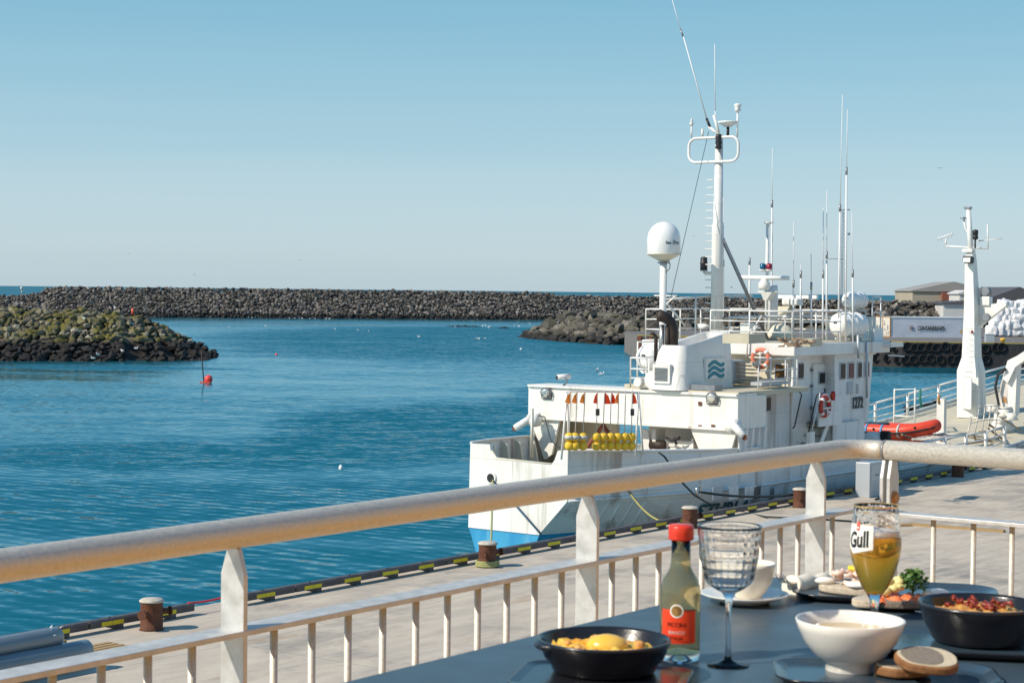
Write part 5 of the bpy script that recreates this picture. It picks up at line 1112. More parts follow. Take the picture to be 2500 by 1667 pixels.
# lower gear under the hand rail: beams and spars
m = MB(); r = random.Random(9)
for k in range(18):
    a = Vector((66+r.random()*10, 28.6+r.random()*2.2, 2.45+r.random()*.7)); b = a+Vector((r.uniform(-2, 2), r.uniform(-.8, .8), r.uniform(-.3, .6))); m.tube([a, b], .03+.03*r.random(), 5)
m.build('deck_spars', 'old_timber', ship)
m = MB(); q = at(2132, 1078, u=62.0); m.ball((62.0, q.y, q.z), .42, 14, sz=.9); m.build('mooring_drum', 'gallows_white', ship)
m = MB(); q = at(2162, 1070, u=62.0); m.cbox(q, (.3, .35, .55), bev=.06); m.build('outboard_motor', 'black_rubber', ship)
# gangway lattice leaning on the side (a thing of its own)
gw = thing('gangway', 'grey aluminium gangway with rope rails lying on the fore deck right of the orange boat', 'gangway', (70, 28.4, 2.3))
A = at(2270, 1075, p=28.6); B = at(2358, 1058, p=28.6); C2 = at(2460, 1080, p=28.6)
m = MB(); m.tube([A, B], .05, 6); m.tube([A+Vector((0, .7, 0)), B+Vector((0, .7, 0))], .05, 6); m.tube([B, C2], .05, 6); m.tube([B+Vector((0, .7, 0)), C2+Vector((0, .7, 0))], .05, 6)
for k in range(10): a = A.lerp(B, k/9); m.tube([a, a+Vector((0, .7, 0))], .03, 4)
for k in range(8): a = B.lerp(C2, k/7); m.tube([a, a+Vector((0, .7, 0))], .03, 4)
m.build('frame', 'galv', gw)
for px, pt_, pbx in ((2372, 1020, 2360), (2392, 990, 2378), (2406, 988, 2396), (2420, 990, 2408), (2436, 992, 2428)):
    a = at(px, pt_, p=28.7); b = at(pbx, 1068, p=28.7); m = MB(); m.tube([a, b], .03, 5); m.build('stanchion', 'galv', gw)
m = MB()
for dy in (0, 18, 34): m.tube([at(2368, 1000+dy, p=28.7), at(2400, 992+dy, p=28.7), at(2442, 990+dy, p=28.7)], .018, 4)
m.build('rail', 'galv', gw)
# ---- things carried on the ship
def buoy_ring(name, lab, q, r_, nrm, material, frame_=True, grp='lifebuoys on the ship'):
    M = Vector(nrm).normalized().to_track_quat('Z', 'Y').to_matrix().to_4x4(); t = thing(name, lab, 'lifebuoy', q, group=grp)
    m = MB(); m.torus(q, r_, r_*.26, M, 32, 12); m.build('ring', material, t)
    for k in range(4):
        m = MB(); m.torus(q, r_, r_*.275, M, 4, 12, R(45+90*k-9), R(45+90*k+9)); m.build('band', 'pure_white', t)
    return t
q = at(1857, 875, u=54.0); buoy_ring('lifebuoy', 'faded orange lifebuoy hanging on the rail below the wheelhouse roof', q, .29, (-1, 0, 0), 'faded_orange')
m = MB(); m.tube([q+Vector((-.02, .42, .03)), q+Vector((-.02, -.42, .03))], .03, 6); m.tube([q+Vector((-.03, 0, .3)), q+Vector((-.03, 0, -.35))], .025, 6); m.build('lifebuoy_holder', 'ship_white', ship)
q = at(2014, 992, p=28.0); t = buoy_ring('lifebuoy', 'red lifebuoy on the white bulwark beside the stair', q, .30, (0, -1, 0), 'lifebuoy_red')
m = MB(); m.tube([q+Vector((-.3, -.09, -.05)), q+Vector((.3, -.09, -.05))], .03, 6); m.tube([q+Vector((.02, -.09, -.05)), q+Vector((.02, -.09, -.35))], .025, 6); m.build('lifebuoy_holder', 'ship_white', ship)
q = at(2034, 966, p=28.02); m = MB(); m.tube([q+Vector((0, 0, .15)), q+Vector((0, 0, -.15))], .07, 10); m.cbox(q+Vector((0, 0, .02)), (.24, .08, .12), bev=.02); m.build('buoy_light', 'lifebuoy_red', base=q, label='small red lifebuoy light clipped to the white bulwark above the red ring', cat='light')
# liferafts
def raft(lab, px, py, u, r_, L_, ang):
    q = at(px, py, u=u); t = thing('liferaft_canister', lab, 'liferaft', q, group='white liferaft canisters on the ship'); d = Vector((math.cos(ang), math.sin(ang), 0))
    n = 24; m = MB(); prof = [(.0001, -L_/2), (r_*.55, -L_/2+.02), (r_*.9, -L_/2+r_*.3), (r_, -L_/2+r_*.65)]
    for k in range(3): z = -L_*.22+k*L_*.22; prof += [(r_, z-.05), (r_*1.05, z-.03), (r_*1.05, z+.03), (r_, z+.05)]
    prof += [(r_, L_/2-r_*.65), (r_*.9, L_/2-r_*.3), (r_*.55, L_/2-.02), (.0001, L_/2)]
    m.lathe((0, 0, 0), prof, n, axis='X'); Mz = Matrix.Rotation(ang, 4, 'Z'); m.v = [Mz @ v+q for v in m.v]; m.build('canister', 'pure_white', t)
    m = MB()
    for s_ in (-.25, .25): c0 = q+d*(L_*s_); m.prism([c0+Vector((0, 0, -r_*1.05))+d.cross(Vector((0, 0, 1)))*r_*.8, c0+Vector((0, 0, -r_*1.05))-d.cross(Vector((0, 0, 1)))*r_*.8, c0+Vector((0, 0, -r_*1.3))-d.cross(Vector((0, 0, 1)))*r_*.5, c0+Vector((0, 0, -r_*1.3))+d.cross(Vector((0, 0, 1)))*r_*.5], d*.06)
    m.build('cradle', 'ship_white', t); m = MB(); m.box(q+Vector((-.0, 0, 0)), q+Vector((.001, .001, .001)))
    e = q-d*(L_/2-.0); m = MB(); m.cbox(e+Vector((.0, 0, .08)), (.03, .14, .05), rz=ang); m.build('handle', 'black_rubber', t)
raft('large white ribbed liferaft canister on the wheelhouse roof', 2072, 793, 59.0, .43, 1.5, R(-12))
raft('smaller white liferaft canister raised on a pole frame behind the large one', 2088, 733, 60.2, .29, 1.05, R(-12))
m = MB(); a = at(2088, 747, u=60.2); m.tube([a, (60.2, a.y, RT)], .04, 6); m.tube([a, at(2066, 770, u=60.2)], .03, 5); m.build('raft_frame', 'ship_white', ship)
raft('white liferaft canister on the port side left of the exhaust pipes', 1592, 872, 52.6, .42, 1.1, R(0))
m = MB(); a = at(1708, 792, u=55); m.tube([at(1706, 797, u=55), at(1727, 797, u=55)], .1, 10); m.build('gas_bottle', 'pure_white', ship)
# dan buoys
xs = [(1393, 1389, 1), (1409.5, 1402.5, 1), (1428.5, 1422, 1), (1459, 1455, 2), (1476, 1471.5, 3), (1492.5, 1489, 4), (1510.8, 1507, 2), (1527.4, 1524, 0), (1544, 1540.5, 4)]
desc = ['orange flag and white-banded floats, first from the left in the rack', 'narrow orange flag and white-banded floats, second from the left', 'orange flag beside the gap in the row, third from the left', 'red flag and black reflector box, right after the gap', 'triangular red flag pointing right, fifth from the left', 'dark red furled flag, sixth from the left', 'faded orange red flag, seventh from the left', 'no flag on its pole, second from the right', 'furled red flag and black reflector, rightmost in the rack']
for i, (xt, xb, fl_) in enumerate(xs):
    f = i/8.0; pz = 30.05+(29.15-30.05)*f-.12
    T_ = at(xt, 952, p=pz); B_ = at(xb, 1096, p=pz); t = thing('flag_buoy', 'yellow flag buoy with '+desc[i], 'flag buoy', B_, group='flag buoys hung on the rack at the stern')
    m = MB(); m.tube([B_, T_], .016, 6); m.build('pole', 'pole_grey', t)
    for k in range(2):
        c_ = at(xb+1, 1088-k*21, p=pz); m = MB(); m.lathe(c_-Vector((0, 0, .13)), [(.03, 0), (.10, .03), (.132, .09), (.132, .17), (.10, .235), (.03, .26)], 14)
        fo_ = m.build('float', 'float_yellow', t)
        if k == 1 and i < 3: m = MB(); m.lathe(c_-Vector((0, 0, .05)), [(.135, 0), (.136, .1)], 14); m.build('band', 'grey_tape', fo_)
    if fl_:
        a = at(xt, 957, p=pz-.01); b = at(xt, 986, p=pz-.01); w_ = {1: (-14, 982), 2: (-11, 983), 3: (16, 986), 4: (12, 984)}[fl_]
        c_ = at(xt+w_[0], w_[1], p=pz-.05); c3 = at(xt+w_[0]*.6, 966, p=pz+.05)
        m = MB(); m.add([a, b, c_, c3], [(0, 1, 2, 3)]); m.build('flag', 'flag_orange' if i in (0, 1, 2, 6) else 'flag_red', t)
    if i in (3, 8): c_ = at(xt, 1006, p=pz); m = MB(); m.cbox(c_, (.10, .08, .2), bev=.01); m.build('reflector', 'black_metal', t)
# inflatable boat on the fore deck
bw = at(2284, 1045, u=67.0); sn = at(2066, 1052, u=67.0); zc = (bw.z+sn.z)/2-.02
rib = thing('inflatable_boat', 'orange inflatable boat strapped athwart the fore deck by the bridge front', 'inflatable boat', (67, (bw.y+sn.y)/2, zc-.5))
Lr = sn.y-bw.y; r_t = .25; pts1 = []
def rp(f, s_): # f 0 stern..1 bow
    wv = .62 if f < .62 else .62*math.cos((f-.62)/.38*math.pi/2)**.8 if f < 1 else 0
    return Vector((67+s_*wv, sn.y-Lr*f, zc+(0 if f < .55 else .28*((f-.55)/.45)**2)))
pts = [rp(i/16, -1) for i in range(17)]+[rp(1-i/16, 1) for i in range(1, 17)]
m = MB(); m.tube(pts, r_t, 14); tb = m.build('tube', 'rib_red', rib)
m = MB(); m.tube([p+Vector((-.235 if i < 17 else .235, -.05 if 10 < i < 22 else 0, -.06)) for i, p in enumerate(pts)], .045, 6); m.build('rubbing_strip', 'black_rubber', tb)
m = MB(); vs = []; N = 14
for i in range(N+1):
    f = i/N; wv = .62 if f < .62 else .62*math.cos((f-.62)/.38*math.pi/2)**.8 if f < 1 else 0.02; z = .26*max(0, (f-.55)/.45)**2; y = sn.y-Lr*f*.97
    vs += [(67-wv, y, zc+z-.12), (67-wv*.6, y, zc+z*.7-.38), (67, y, zc+z*.7-.5), (67+wv*.6, y, zc+z*.7-.38), (67+wv, y, zc+z-.12)]
m.add(vs, [(i*5+k, i*5+k+1, i*5+6+k, i*5+5+k) for i in range(N) for k in range(4)], True); m.build('bottom', 'rib_red', rib)
for f in (.12, .33, .5, .68):
    m = MB(); c_ = rp(f, -1); m.torus(c_, r_t+.008, .01, MX, 16, 4); m.v = [Vector((v.x, c_.y+(v.y-c_.y)*5, v.z)) for v in m.v]; m.build('strap' if f in (.33, .5, .12) else 'patch', 'strap_blue' if f != .68 else 'grey_tape', tb)
for f in (.05, .42, .85):
    m = MB(); c_ = rp(f, -1)-Vector((r_t+.01, 0, -.08)); m.ball(c_, .05, 8); m.build('lifting_eye', 'black_rubber', tb)
m = MB(); m.cbox((67, sn.y-Lr*.3, zc+.2), (1.0, 1.0, .12), bev=.04); m.build('folded_cover', 'cable', rib)
m = MB(); m.box((66.5, sn.y-Lr*.25, fd(67)), (66.6, sn.y-Lr*.2, zc-.3)); m.box((66.5, sn.y-Lr*.75, fd(67)), (66.6, sn.y-Lr*.7, zc-.3)); m.box((66.5, sn.y-Lr*.75, zc-.5), (66.6, sn.y-Lr*.2, zc-.42)); m.build('boat_cradle', 'old_timber', ship)
# ropes
def rope(name, lab, pts, r_, mt):
    m = MB(); m.tube(pts, r_, 6); return m.build(name, mt, base=pts[0], label=lab, cat='rope', fix=False)
a = at(1203, 1170, u=43.55)
# ================================================================ QUAYSIDE
# kerb beams
jo = [(7.6, 12.7), (12.7, 17.8), (17.8, 22.9), (22.9, 25.6), (26.95, 28.5)]+[(28.5+5.1*k, 33.6+5.1*k) for k in range(0, 24)]
def kerb(u0, u1, lab):
    L_ = u1-u0; t = thing('kerb_beam', lab, 'kerb', (u0, KP, QUAY), group='kerb beams along the quay edge')
    m = MB(); m.prism([(u0+.02, KP, QUAY+.09), (u0+.02, KP, QUAY+.205), (u0+.02, KP+.03, QUAY+.235), (u0+.02, KP+.17, QUAY+.235), (u0+.02, KP+.2, QUAY+.2), (u0+.02, KP+.2, QUAY+.09)], (L_-.04, 0, 0)); m.build('beam', 'kerb_black', t)
    n = max(1, round(L_/1.27)); d = L_/n
    for k in range(n):
        c_ = u0+d*(k+.42)
        m = MB(); m.box((c_-.27, KP-.006, QUAY+.105), (c_-.004, KP-.001, QUAY+.185)); m.box((c_+.004, KP-.006, QUAY+.105), (c_+.27, KP-.001, QUAY+.185)); m.build('yellow_mark', 'kerb_yellow', t)
        m = MB(); m.box((c_+.12, KP+.01, QUAY), (c_+.28, KP+.19, QUAY+.09)); m.box((c_-.02, KP+.02, QUAY+.04), (c_+.12, KP+.18, QUAY+.09)); m.build('foot', 'kerb_black', t)
        m = MB(); m.lathe((c_, KP+.1, QUAY+.236), [(.03, 0), (.03, .008), (.0001, .009)], 8); m.build('bolt', 'black_rubber', t)
    return t
P51 = None
for i, (a, b) in enumerate(jo):
    lab = 'black kerb beam with yellow marks in the long straight run along the quay edge'
    if (a, b) == (22.9, 25.6): lab = 'short black kerb beam by the leftmost bollard, ending at the gap'
    if (a, b) == (26.95, 28.5): lab = 'shortest black kerb beam just right of the red rope gap'
    if abs(b-a-5.1) < .01 and P51 is not None:
        o = copy_tree(P51); base = Vector((a, KP, QUAY)); o.location = Q2C(base); BASE[o.name] = base
    else:
        o = kerb(a, b, lab)
        if abs(b-a-5.1) < .01: P51 = o
        if i < 3: pass
    o['label'] = lab
# bollards
bol = []
def bollard(px, py, lab, rope_=False):
    q = at(px, py, h=QUAY); f_ = 1+.22/math.hypot(q.x, q.y); q.x *= f_; q.y *= f_; t = thing('bollard', lab, 'bollard', (q.x, q.y, QUAY), group='bollards along the quay')
    m = MB(); m.lathe((q.x, q.y, QUAY), [(.24, 0), (.215, .03), (.21, .5), (.225, .53)], 24); m.build('post', 'rust', t)
    m = MB(); m.lathe((q.x, q.y, QUAY+.53), [(.235, 0), (.235, .03), (.19, .06), (.0001, .085)], 24); m.build('cap', 'bollard_cap', t)
    for s_ in (-1, 1):
        m = MB(); m.tube([(q.x+s_*.12, q.y-.04, QUAY+.33), (q.x+s_*.34, q.y-.12*1, QUAY+.33)], .055, 12); m.tube([(q.x+s_*.34, q.y-.12, QUAY+.33), (q.x+s_*.37, q.y-.131, QUAY+.33)], .09, 14); m.build('horn', 'rust', t)
    return Vector((q.x, q.y, QUAY))
b1 = bollard(370, 1541, 'rusty bollard left of the big railing post, no rope on it')
b2 = bollard(1190, 1386, 'rusty bollard with the ship stern rope looped round its foot')
b3 = bollard(1684, 1290, 'rusty bollard above the red bottle cap, by the yellow rope')
b4 = bollard(1953, 1240, 'rusty bollard partly behind the third railing post')
b5 = bollard(2338, 1165, 'dark rusty bollard under the right handrail, in shadow')
# mooring ropes
s0 = at(1203, 1172, u=43.5)
rope('mooring_rope', 'pale green rope from the stern hole down to the second bollard', sag(s0, b2+Vector((.25, .1, .05)), .12), .028, 'rope_green')
m = MB()
for k in range(3): m.torus(b2+Vector((0, 0, .04+.045*k)), .27-.005*k, .026, None, 24, 6)
m.build('mooring_loop', 'rope_green', base=b2, label='pale green rope loop lying round the foot of the second bollard', cat='rope')
rope('mooring_rope', 'thin dark blue rope slanting from the stern hole across the white transom', [at(1205, 1174, u=43.5), at(1262, 1235, u=43.5), at(1322, 1304, u=43.5)], .02, 'rope_blue')
h3 = at(1530, 1192, p=29.0); 
rope('mooring_rope', 'dark and yellow rope from the ship side to the kerb by the third bollard', sag(at(1532, 1194, p=28.6), at(1640, 1276, p=27.0), .25), .03, 'rope_yellow')
rope('mooring_rope', 'black end of the yellow rope on the ship side below the handrail', [at(1531, 1193, p=28.58), at(1552, 1222, p=28.35)], .04, 'rope_dark')
rope('mooring_rope', 'long slack dark hose hanging from the ship bulwark onto the quay', [at(1608, 1104, p=28.0), at(1622, 1114, p=27.9), at(1640, 1140, p=27.8), at(1665, 1177, p=27.8), at(1695, 1208, p=27.7), at(1730, 1229, p=27.6), at(1760, 1238, p=27.4), at(1795, 1242, p=27.2), at(1830, 1254, p=26.8), at(1870, 1261, h=2.05), at(1910, 1263, h=2.05), at(1990, 1266, h=2.03), at(2080, 1272, h=2.03)], .03, 'rope_dark')
rope('mooring_rope', 'taut dark rope from the round hull hole to the fourth bollard', sag(at(1706, 1200, p=27.98), b4+Vector((-.1, .2, .38)), .1), .04, 'rope_dark')
rope('safety_rope', 'red rope strung across the gap in the kerb beams', sag((25.5, KP+.1, QUAY+.24), (27.0, KP+.1, QUAY+.3), .05), .02, 'rope_red')
rope('deck_rope', 'dark rope sagging from the beam end down to the stern bulwark', [at(1307, 1012, u=49.5), at(1330, 1018, u=49), at(1345, 1075, u=47.5), at(1366, 1093, u=45.5)], .02, 'rope_dark')
# cabinet
q = at(2139, 1214, h=QUAY); q.y += .15
t = thing('quay_cabinet', 'grey steel power cabinet on the quay edge beside the bent handrail', 'cabinet', (q.x, q.y, QUAY))
m = MB(); m.box((q.x-.28, q.y-.05, QUAY), (q.x+.75, q.y+.45, QUAY+1.12)); m.build('housing', 'cabinet_grey', t, bevel=.015)
m = MB(); m.box((q.x-.2, q.y-.062, QUAY+.35), (q.x+.7, q.y-.052, QUAY+1.05)); dd = m.build('door', 'cabinet_grey', t, bevel=.01)
m = MB(); m.tube([(q.x+.1, q.y-.09, QUAY+.7), (q.x+.3, q.y-.09, QUAY+.72)], .012, 5); m.build('handle', 'black_metal', dd)
m = MB(); m.tube([(q.x+.3, q.y-.2, QUAY+.5), (q.x+.35, q.y-.25, QUAY+.2), (q.x+.1, q.y-.4, QUAY+.05), (q.x-.8, q.y-.5, QUAY+.03)], .03, 6); m.build('cable', 'black_rubber', t)
# pallets with wrapped bundles at the left
def pallet(c_, rz, lab):
    t = thing('pallet', lab, 'pallet', c_, group='pallets under the wrapped pipes'); c_ = Vector(c_); M = Matrix.Translation(c_) @ Matrix.Rotation(rz, 4, 'Z')
    m = MB()
    for k in range(3): m.box((-.4, -.6+.55*k*1.0, 0), (.4, -.5+.55*k, .02), M) if False else m.box((-.6, -.4+.35*k, 0), (.6, -.3+.35*k, .022), M)
    m.build('bottom_boards', 'wood', t)
    m = MB()
    for i in range(3):
        for j in range(3): m.box((-.6+.53*i, -.4+.35*j, .023), (-.46+.53*i, -.3+.35*j, .10), M)
    m.build('blocks', 'wood', t)
    m = MB()
    for i in range(3): m.box((-.6+.53*i, -.4, .101), (-.46+.53*i, .4, .121), M)
    m.build('stringers', 'wood', t)
    m = MB()
    for j in range(5): m.box((-.6, -.4+.1625*j+.012, .122), (.6, -.4+.1625*j+.13, .144), M)
    m.build('top_boards', 'wood', t)
pq = at(255, 1603, h=QUAY); pallet((pq.x-.1, pq.y+.1, QUAY), 0, 'wooden pallet sticking out at the right end of the wrapped pipes'); pq2 = at(165, 1603, h=QUAY); pallet((pq2.x-.1, pq2.y+1.0, QUAY), .1, 'wooden pallet mostly hidden beneath the wrapped pipes')
e1 = at(216, 1572, h=QUAY+.42)
for i, (dy, dz, r_, lab) in enumerate(((0, .14, .18, 'front lower wrapped pipe on the pallets'), (.36, .14, .17, 'back lower wrapped pipe on the pallets'), (.16, .44, .165, 'top wrapped pipe with torn white foil at its end'))):
    m = MB(); a = Vector((e1.x-.25*i, e1.y+.05+dy, QUAY+dz+r_)); N = 26; pts = [a-Vector((k*.35, 0, 0)) for k in range(N)]
    m.tube([a+Vector((.08, 0, 0)), a+Vector((.04, 0, 0))]+pts, [r_*.5, r_*.8]+[r_*(1+.004*math.sin(k*1.7)) for k in range(N)], 20); t = m.build('wrapped_pipe', 'plastic_wrap', base=a, label=lab+' at the left', cat='pipe', group='wrapped pipes at the left')
    if i == 2:
        m = MB(); r = random.Random(3)
        for k in range(22): c_ = a+Vector((r.uniform(-.3, .1), r.uniform(-.11, .11), r.uniform(-.1, .15))); m.add([c_, c_+Vector((r.uniform(-.15, .15), r.uniform(-.15, .15), r.uniform(-.1, .12))), c_+Vector((r.uniform(-.2, .1), r.uniform(-.1, .1), r.uniform(-.12, .1)))], [(0, 1, 2)])
        m.build('torn_foil', 'wrap_white', t)
# planks on the quay at right
for (xa, ya, xb, yb, lab) in ((2220, 1277, 2452, 1294, 'long pale plank lying on the quay right of the beer glass'), (2150, 1280, 2222, 1279, 'dark plank end joining the long pale plank')):
    a = at(xa, ya, h=QUAY+.05); b = at(xb, yb, h=QUAY+.05); d = (b-a).normalized(); n_ = Vector((-d.y, d.x, 0))*.12
    m = MB(); m.prism([a-n_-Vector((0, 0, .05)), b-n_-Vector((0, 0, .05)), b+n_-Vector((0, 0, .05)), a+n_-Vector((0, 0, .05))], (0, 0, .06)); m.build('plank', 'wood' if 'pale' in lab else 'old_timber', base=a, label=lab, cat='plank')
# marker buoy, small floats, gulls
q = atC(502, 934, 0); t = thing('marker_buoy', 'red ball buoy with a tall dark pole floating off the left rock spit', 'buoy', q, 'C')
m = MB(); m.ball(q+Vector((.25, 0, .32)), .38, 24); m.build('ball', 'buoy_red', t); m = MB(); m.tube([q+Vector((-.1, -.2, -.3)), q+Vector((-.38, -.2, 3.0))], .05, 8); m.build('pole', 'soot_steel', t); m = MB(); m.cbox(q+Vector((0, -.25, .05)), (.9, .4, .1)); m.build('base', 'orange', t)
q = atC(832, 1144, 0); m = MB(); m.lathe(q-Vector((0, 0, .1)), [(.07, 0), (.1, .08), (.1, .2), (.04, .28), (.0001, .3)], 14); m.build('net_float', 'pure_white', base=q, frame='C', label='small white float alone on the water in the middle', cat='float')
q = atC(675, 866, 0); m = MB(); m.ball(q, .2, 12); m.build('net_float', 'buoy_red', base=q, frame='C', label='small red float far out behind the marker buoy', cat='float')
def gull_mesh(fly):
    m = MB()
    if not fly:
        m.lathe((0, 0, .12), [(.0001, -.22), (.05, -.17), (.09, -.05), (.085, .08), (.03, .2), (.0001, .24)], 8, axis='X'); m.ball((-.2, 0, .24), .055, 8); m.tube([(-.17, 0, .14), (-.2, 0, .24)], .04, 6); m.k = 1; m.tube([(-.25, 0, .23), (-.31, 0, .22)], .012, 4); m.add([(-.12, .07, .2), (.25, .03, .17), (.1, .1, .12)], [(0, 1, 2)]); m.add([(-.12, -.07, .2), (.25, -.03, .17), (.1, -.1, .12)], [(0, 1, 2)]); m.add([(-.12, .07, .2), (.25, .03, .17), (.25, -.03, .17), (-.12, -.07, .2)], [(0, 1, 2, 3)])
    else:
        m.lathe((0, 0, 0), [(.0001, -.22), (.06, -.12), (.07, 0), (.04, .15), (.0001, .24)], 8, axis='X'); m.k = 1
        for s_ in (-1, 1): m.prism([(-.08, s_*.05, .02), (-.12, s_*.35, .16), (0, s_*.65, .05), (.06, s_*.35, .14), (.1, s_*.05, .02)], (0, 0, .02))
    return m
mat('beak_grey', (.22, .2, .18), .6)
G1 = G2 = None; gi = 0
def gull(px, py, h=None, y=None, lab='', fly=False, s=1.6, rz=0):
    global G1, G2
    P = atC(px, py, h) if y is None else at(px, py, y=y)
    src = G2 if fly else G1
    if src is None:
        o = gull_mesh(fly).build('gull', ['gull_white', 'beak_grey'], base=(0, 0, 0), frame='C', cat='gull', label=lab)
        if fly: G2 = o
        else: G1 = o
    else: o = copy_tree(src)
    o.location = P; o.rotation_euler = (0, 0, rz); o.scale = (s, s, s); o['label'] = lab; o['group'] = 'gulls in the air' if fly else ('gulls swimming in the harbour' if h == 0 else 'gulls standing on the rocks')
r = random.Random(8)
for px, py in ((607, 776), (616, 776), (624, 776), (706, 778), (720, 778), (731, 778), (738, 778), (757, 779), (768, 779), (796, 779), (804, 779), (648, 797), (737, 804), (818, 805), (875, 808), (901, 810), (1024, 824), (1111, 799), (1178, 797), (1186, 796), (1193, 800), (1199, 799), (1256, 797), (1268, 798), (1295, 792), (1163, 829), (1169, 829), (1183, 829), (1271, 855), (1457, 907), (1468, 916), (558, 802)):
    gull(px, py, h=0, lab='tiny white gull sitting on the water out in the harbour', s=1.35, rz=r.uniform(0, 6))
for px, py, y, lab in ((281, 754, 220, 'white gull on the ridge of the left rock spit'), (463, 834, 222, 'white gull on the brown rock near the spit tip'), (240, 868, 209, 'white gull low on the black rocks, middle one of three'), (228, 877, 207, 'white gull by the waterline, lowest on the left spit'), (299, 859, 212, 'white gull walking on dark rocks right of the pair'), (332, 853, 214, 'pale gull on the dark rocks farthest right'), (399, 882, 213, 'white gull at the water edge near the spit tip'), (206, 780, 217, 'grey gull among the upper mossy rocks'), (1361, 788, 331, 'white gull on the top stone of the right spit'), (1395, 800, 327, 'small gull among the stones of the right spit')):
    gull(px, py, y=y-1.0, lab=lab, s=1.15, rz=r.uniform(0, 6))
for px, py, y, lab, s_ in ((475, 671, 420, 'dark gull flying low over the horizon at left', .8), (2295, 411, 420, 'gull gliding high above the right mast', 1.1), (315, 620, 500, 'tiny far gull in the left sky', .7), (1786, 702, 400, 'gull flying just right of the main mast', 1.1), (1694, 578, 420, 'gull flying between the radome and the mast', .7), (733, 635, 500, 'tiny far gull over the breakwater middle', .6), (2205, 1, 90, '', 0)):
    if s_: gull(px, py, y=y, lab=lab, fly=True, s=s_, rz=r.uniform(0, 3))
q = at(324, 760, y=221); m = MB(); m.tube([q-Vector((0, 0, .4)), q+Vector((0, 0, .35))], .16, 8); m.build('beacon_post', 'orange', base=q, frame='C', label='small orange post with white top on the left spit', cat='post'); 
q = at(53, 708, y=530); m = MB(); m.tube([q-Vector((0, 0, 1.5)), q+Vector((0, 0, .2))], .15, 6); m.ball(q+Vector((0, 0, .5)), .5, 8); m.build('beacon', 'shed_white', base=q, frame='C', label='small lamp on a pole at the far left breakwater end', cat='beacon')
# ================================================================ TERRACE RAILING
RP = 2.68; RH = 8.0; UE = 5.60; FB = 7.805
rl = thing('terrace_railing', 'galvanised railing running along the left side of the terrace to the corner', 'railing', (2.0, RP, 7.13))
m = MB(); pts = [(-1.0, RP, RH), (1, RP, RH), (3, RP, RH), (4.8, RP, RH), (5.38, RP, RH)]
for k in range(1, 8): t_a = R(90*k/7); pts.append((5.38+.10*math.sin(t_a), RP-.10+.10*math.cos(t_a), RH))
pts.append((5.48, RP-.126, RH)); m.tube(pts, .0310, 32); m.build('handrail', 'galv', rl)
us_p = []
def post(parent, u, w=.066, p0=RP):
    m = MB(); h0, h1 = 7.15, RH-.028
    m.prism([(u, p0-w/2, h0), (u, p0+w/2, h0), (u, p0+w/2, h1-.055), (u, p0+w*.25, h1-.005), (u, p0+w*.12, h1+.002), (u, p0-w*.12, h1+.002), (u, p0-w*.25, h1-.005), (u, p0-w/2, h1-.055)], (.012, 0, 0)); return m.build('post', 'galv_flat', parent, bevel=.0015)
for px, py in ((567, 1420), (1423, 1290), (1990, 1200)): us_p.append(at(px, py, p=RP).x)
print('posts u', us_p)
d_ = (us_p[2]-us_p[0])/2
for k in range(-3, 3): post(rl, us_p[0]+d_*k)
m = MB(); m.box((-1.5, RP-.034, FB-.012), (5.44, RP+.034, FB)); m.build('middle_bar', 'galv_flat', rl, bevel=.0015)
m = MB(); m.box((-1.5, RP-.034, 7.24), (5.42, RP+.034, 7.252)); m.build('bottom_bar', 'galv_flat', rl, bevel=.0015)
bp = None
for k in range(-3, 3):
    nb = 10; 
    for j in range(nb):
        u = us_p[0]+d_*k+d_*(j+1)/(nb+1)+.006
        if u > 5.4 or u < .4: continue
        if bp is None: m = MB(); m.tube([(u, RP, 7.252), (u, RP, FB-.012)], .0085, 14); bp = m.build('baluster', 'galv', rl); ub = u
        else: o = bp.copy(); link(o); o.parent = rl; o.location = (u-ub, 0, 0)
# right-hand railing
rr2 = thing('terrace_railing', 'galvanised railing across the right side of the terrace, bolted at the corner', 'railing', (5.48, 1.5, 7.13))
UR = 5.48
m = MB(); m.tube([(UR, RP-.128, RH), (UR, -3, RH)], .0330, 32); m.build('handrail', 'galv', rr2)
m = MB(); m.tube([(UR, RP-.1235, RH), (UR, RP-.1305, RH)], .0345, 32); m.build('joint_ring', 'steel_grey', rr2)
m = MB(); pw = RP-.145
for dp_, hh in ((.022, 0), (-.002, 0)):
    m.prism([(UR-.034, pw+dp_, 7.15), (UR+.034, pw+dp_, 7.15), (UR+.034, pw+dp_, RH-.085), (UR+.018, pw+dp_, RH-.03), (UR-.018, pw+dp_, RH-.03), (UR-.034, pw+dp_, RH-.085)], (0, -.012, 0))
m.build('corner_post', 'galv_flat', rr2, bevel=.0015)
m = MB(); m.lathe((UR, pw-.014, RH-.15), [(.016, -.012), (.016, 0)], 6, axis='Y'); m.lathe((UR, pw-.0145, RH-.15), [(.021, -.004), (.021, .0)], 18, axis='Y'); m.build('bolt', 'rust_trim', rr2)
m = MB(); m.box((UR-.034, -3, FB-.012), (UR+.034, pw-.016, FB)); m.box((UR-.034, pw+.035, FB-.012), (UR+.034, RP-.035, FB)); m.build('middle_bar', 'galv_flat', rr2, bevel=.0015)
bp = None
for px in (2278, 2376, 2470, 2560, 2650, 2740):
    q = at(px, 1350, u=UR); 
    if bp is None: m = MB(); m.tube([(UR, q.y, 7.2), (UR, q.y, FB-.012)], .0085, 14); bp = m.build('baluster', 'galv', rr2); pb = q.y
    else: o = bp.copy(); link(o); o.parent = rr2; o.location = (0, q.y-pb, 0)
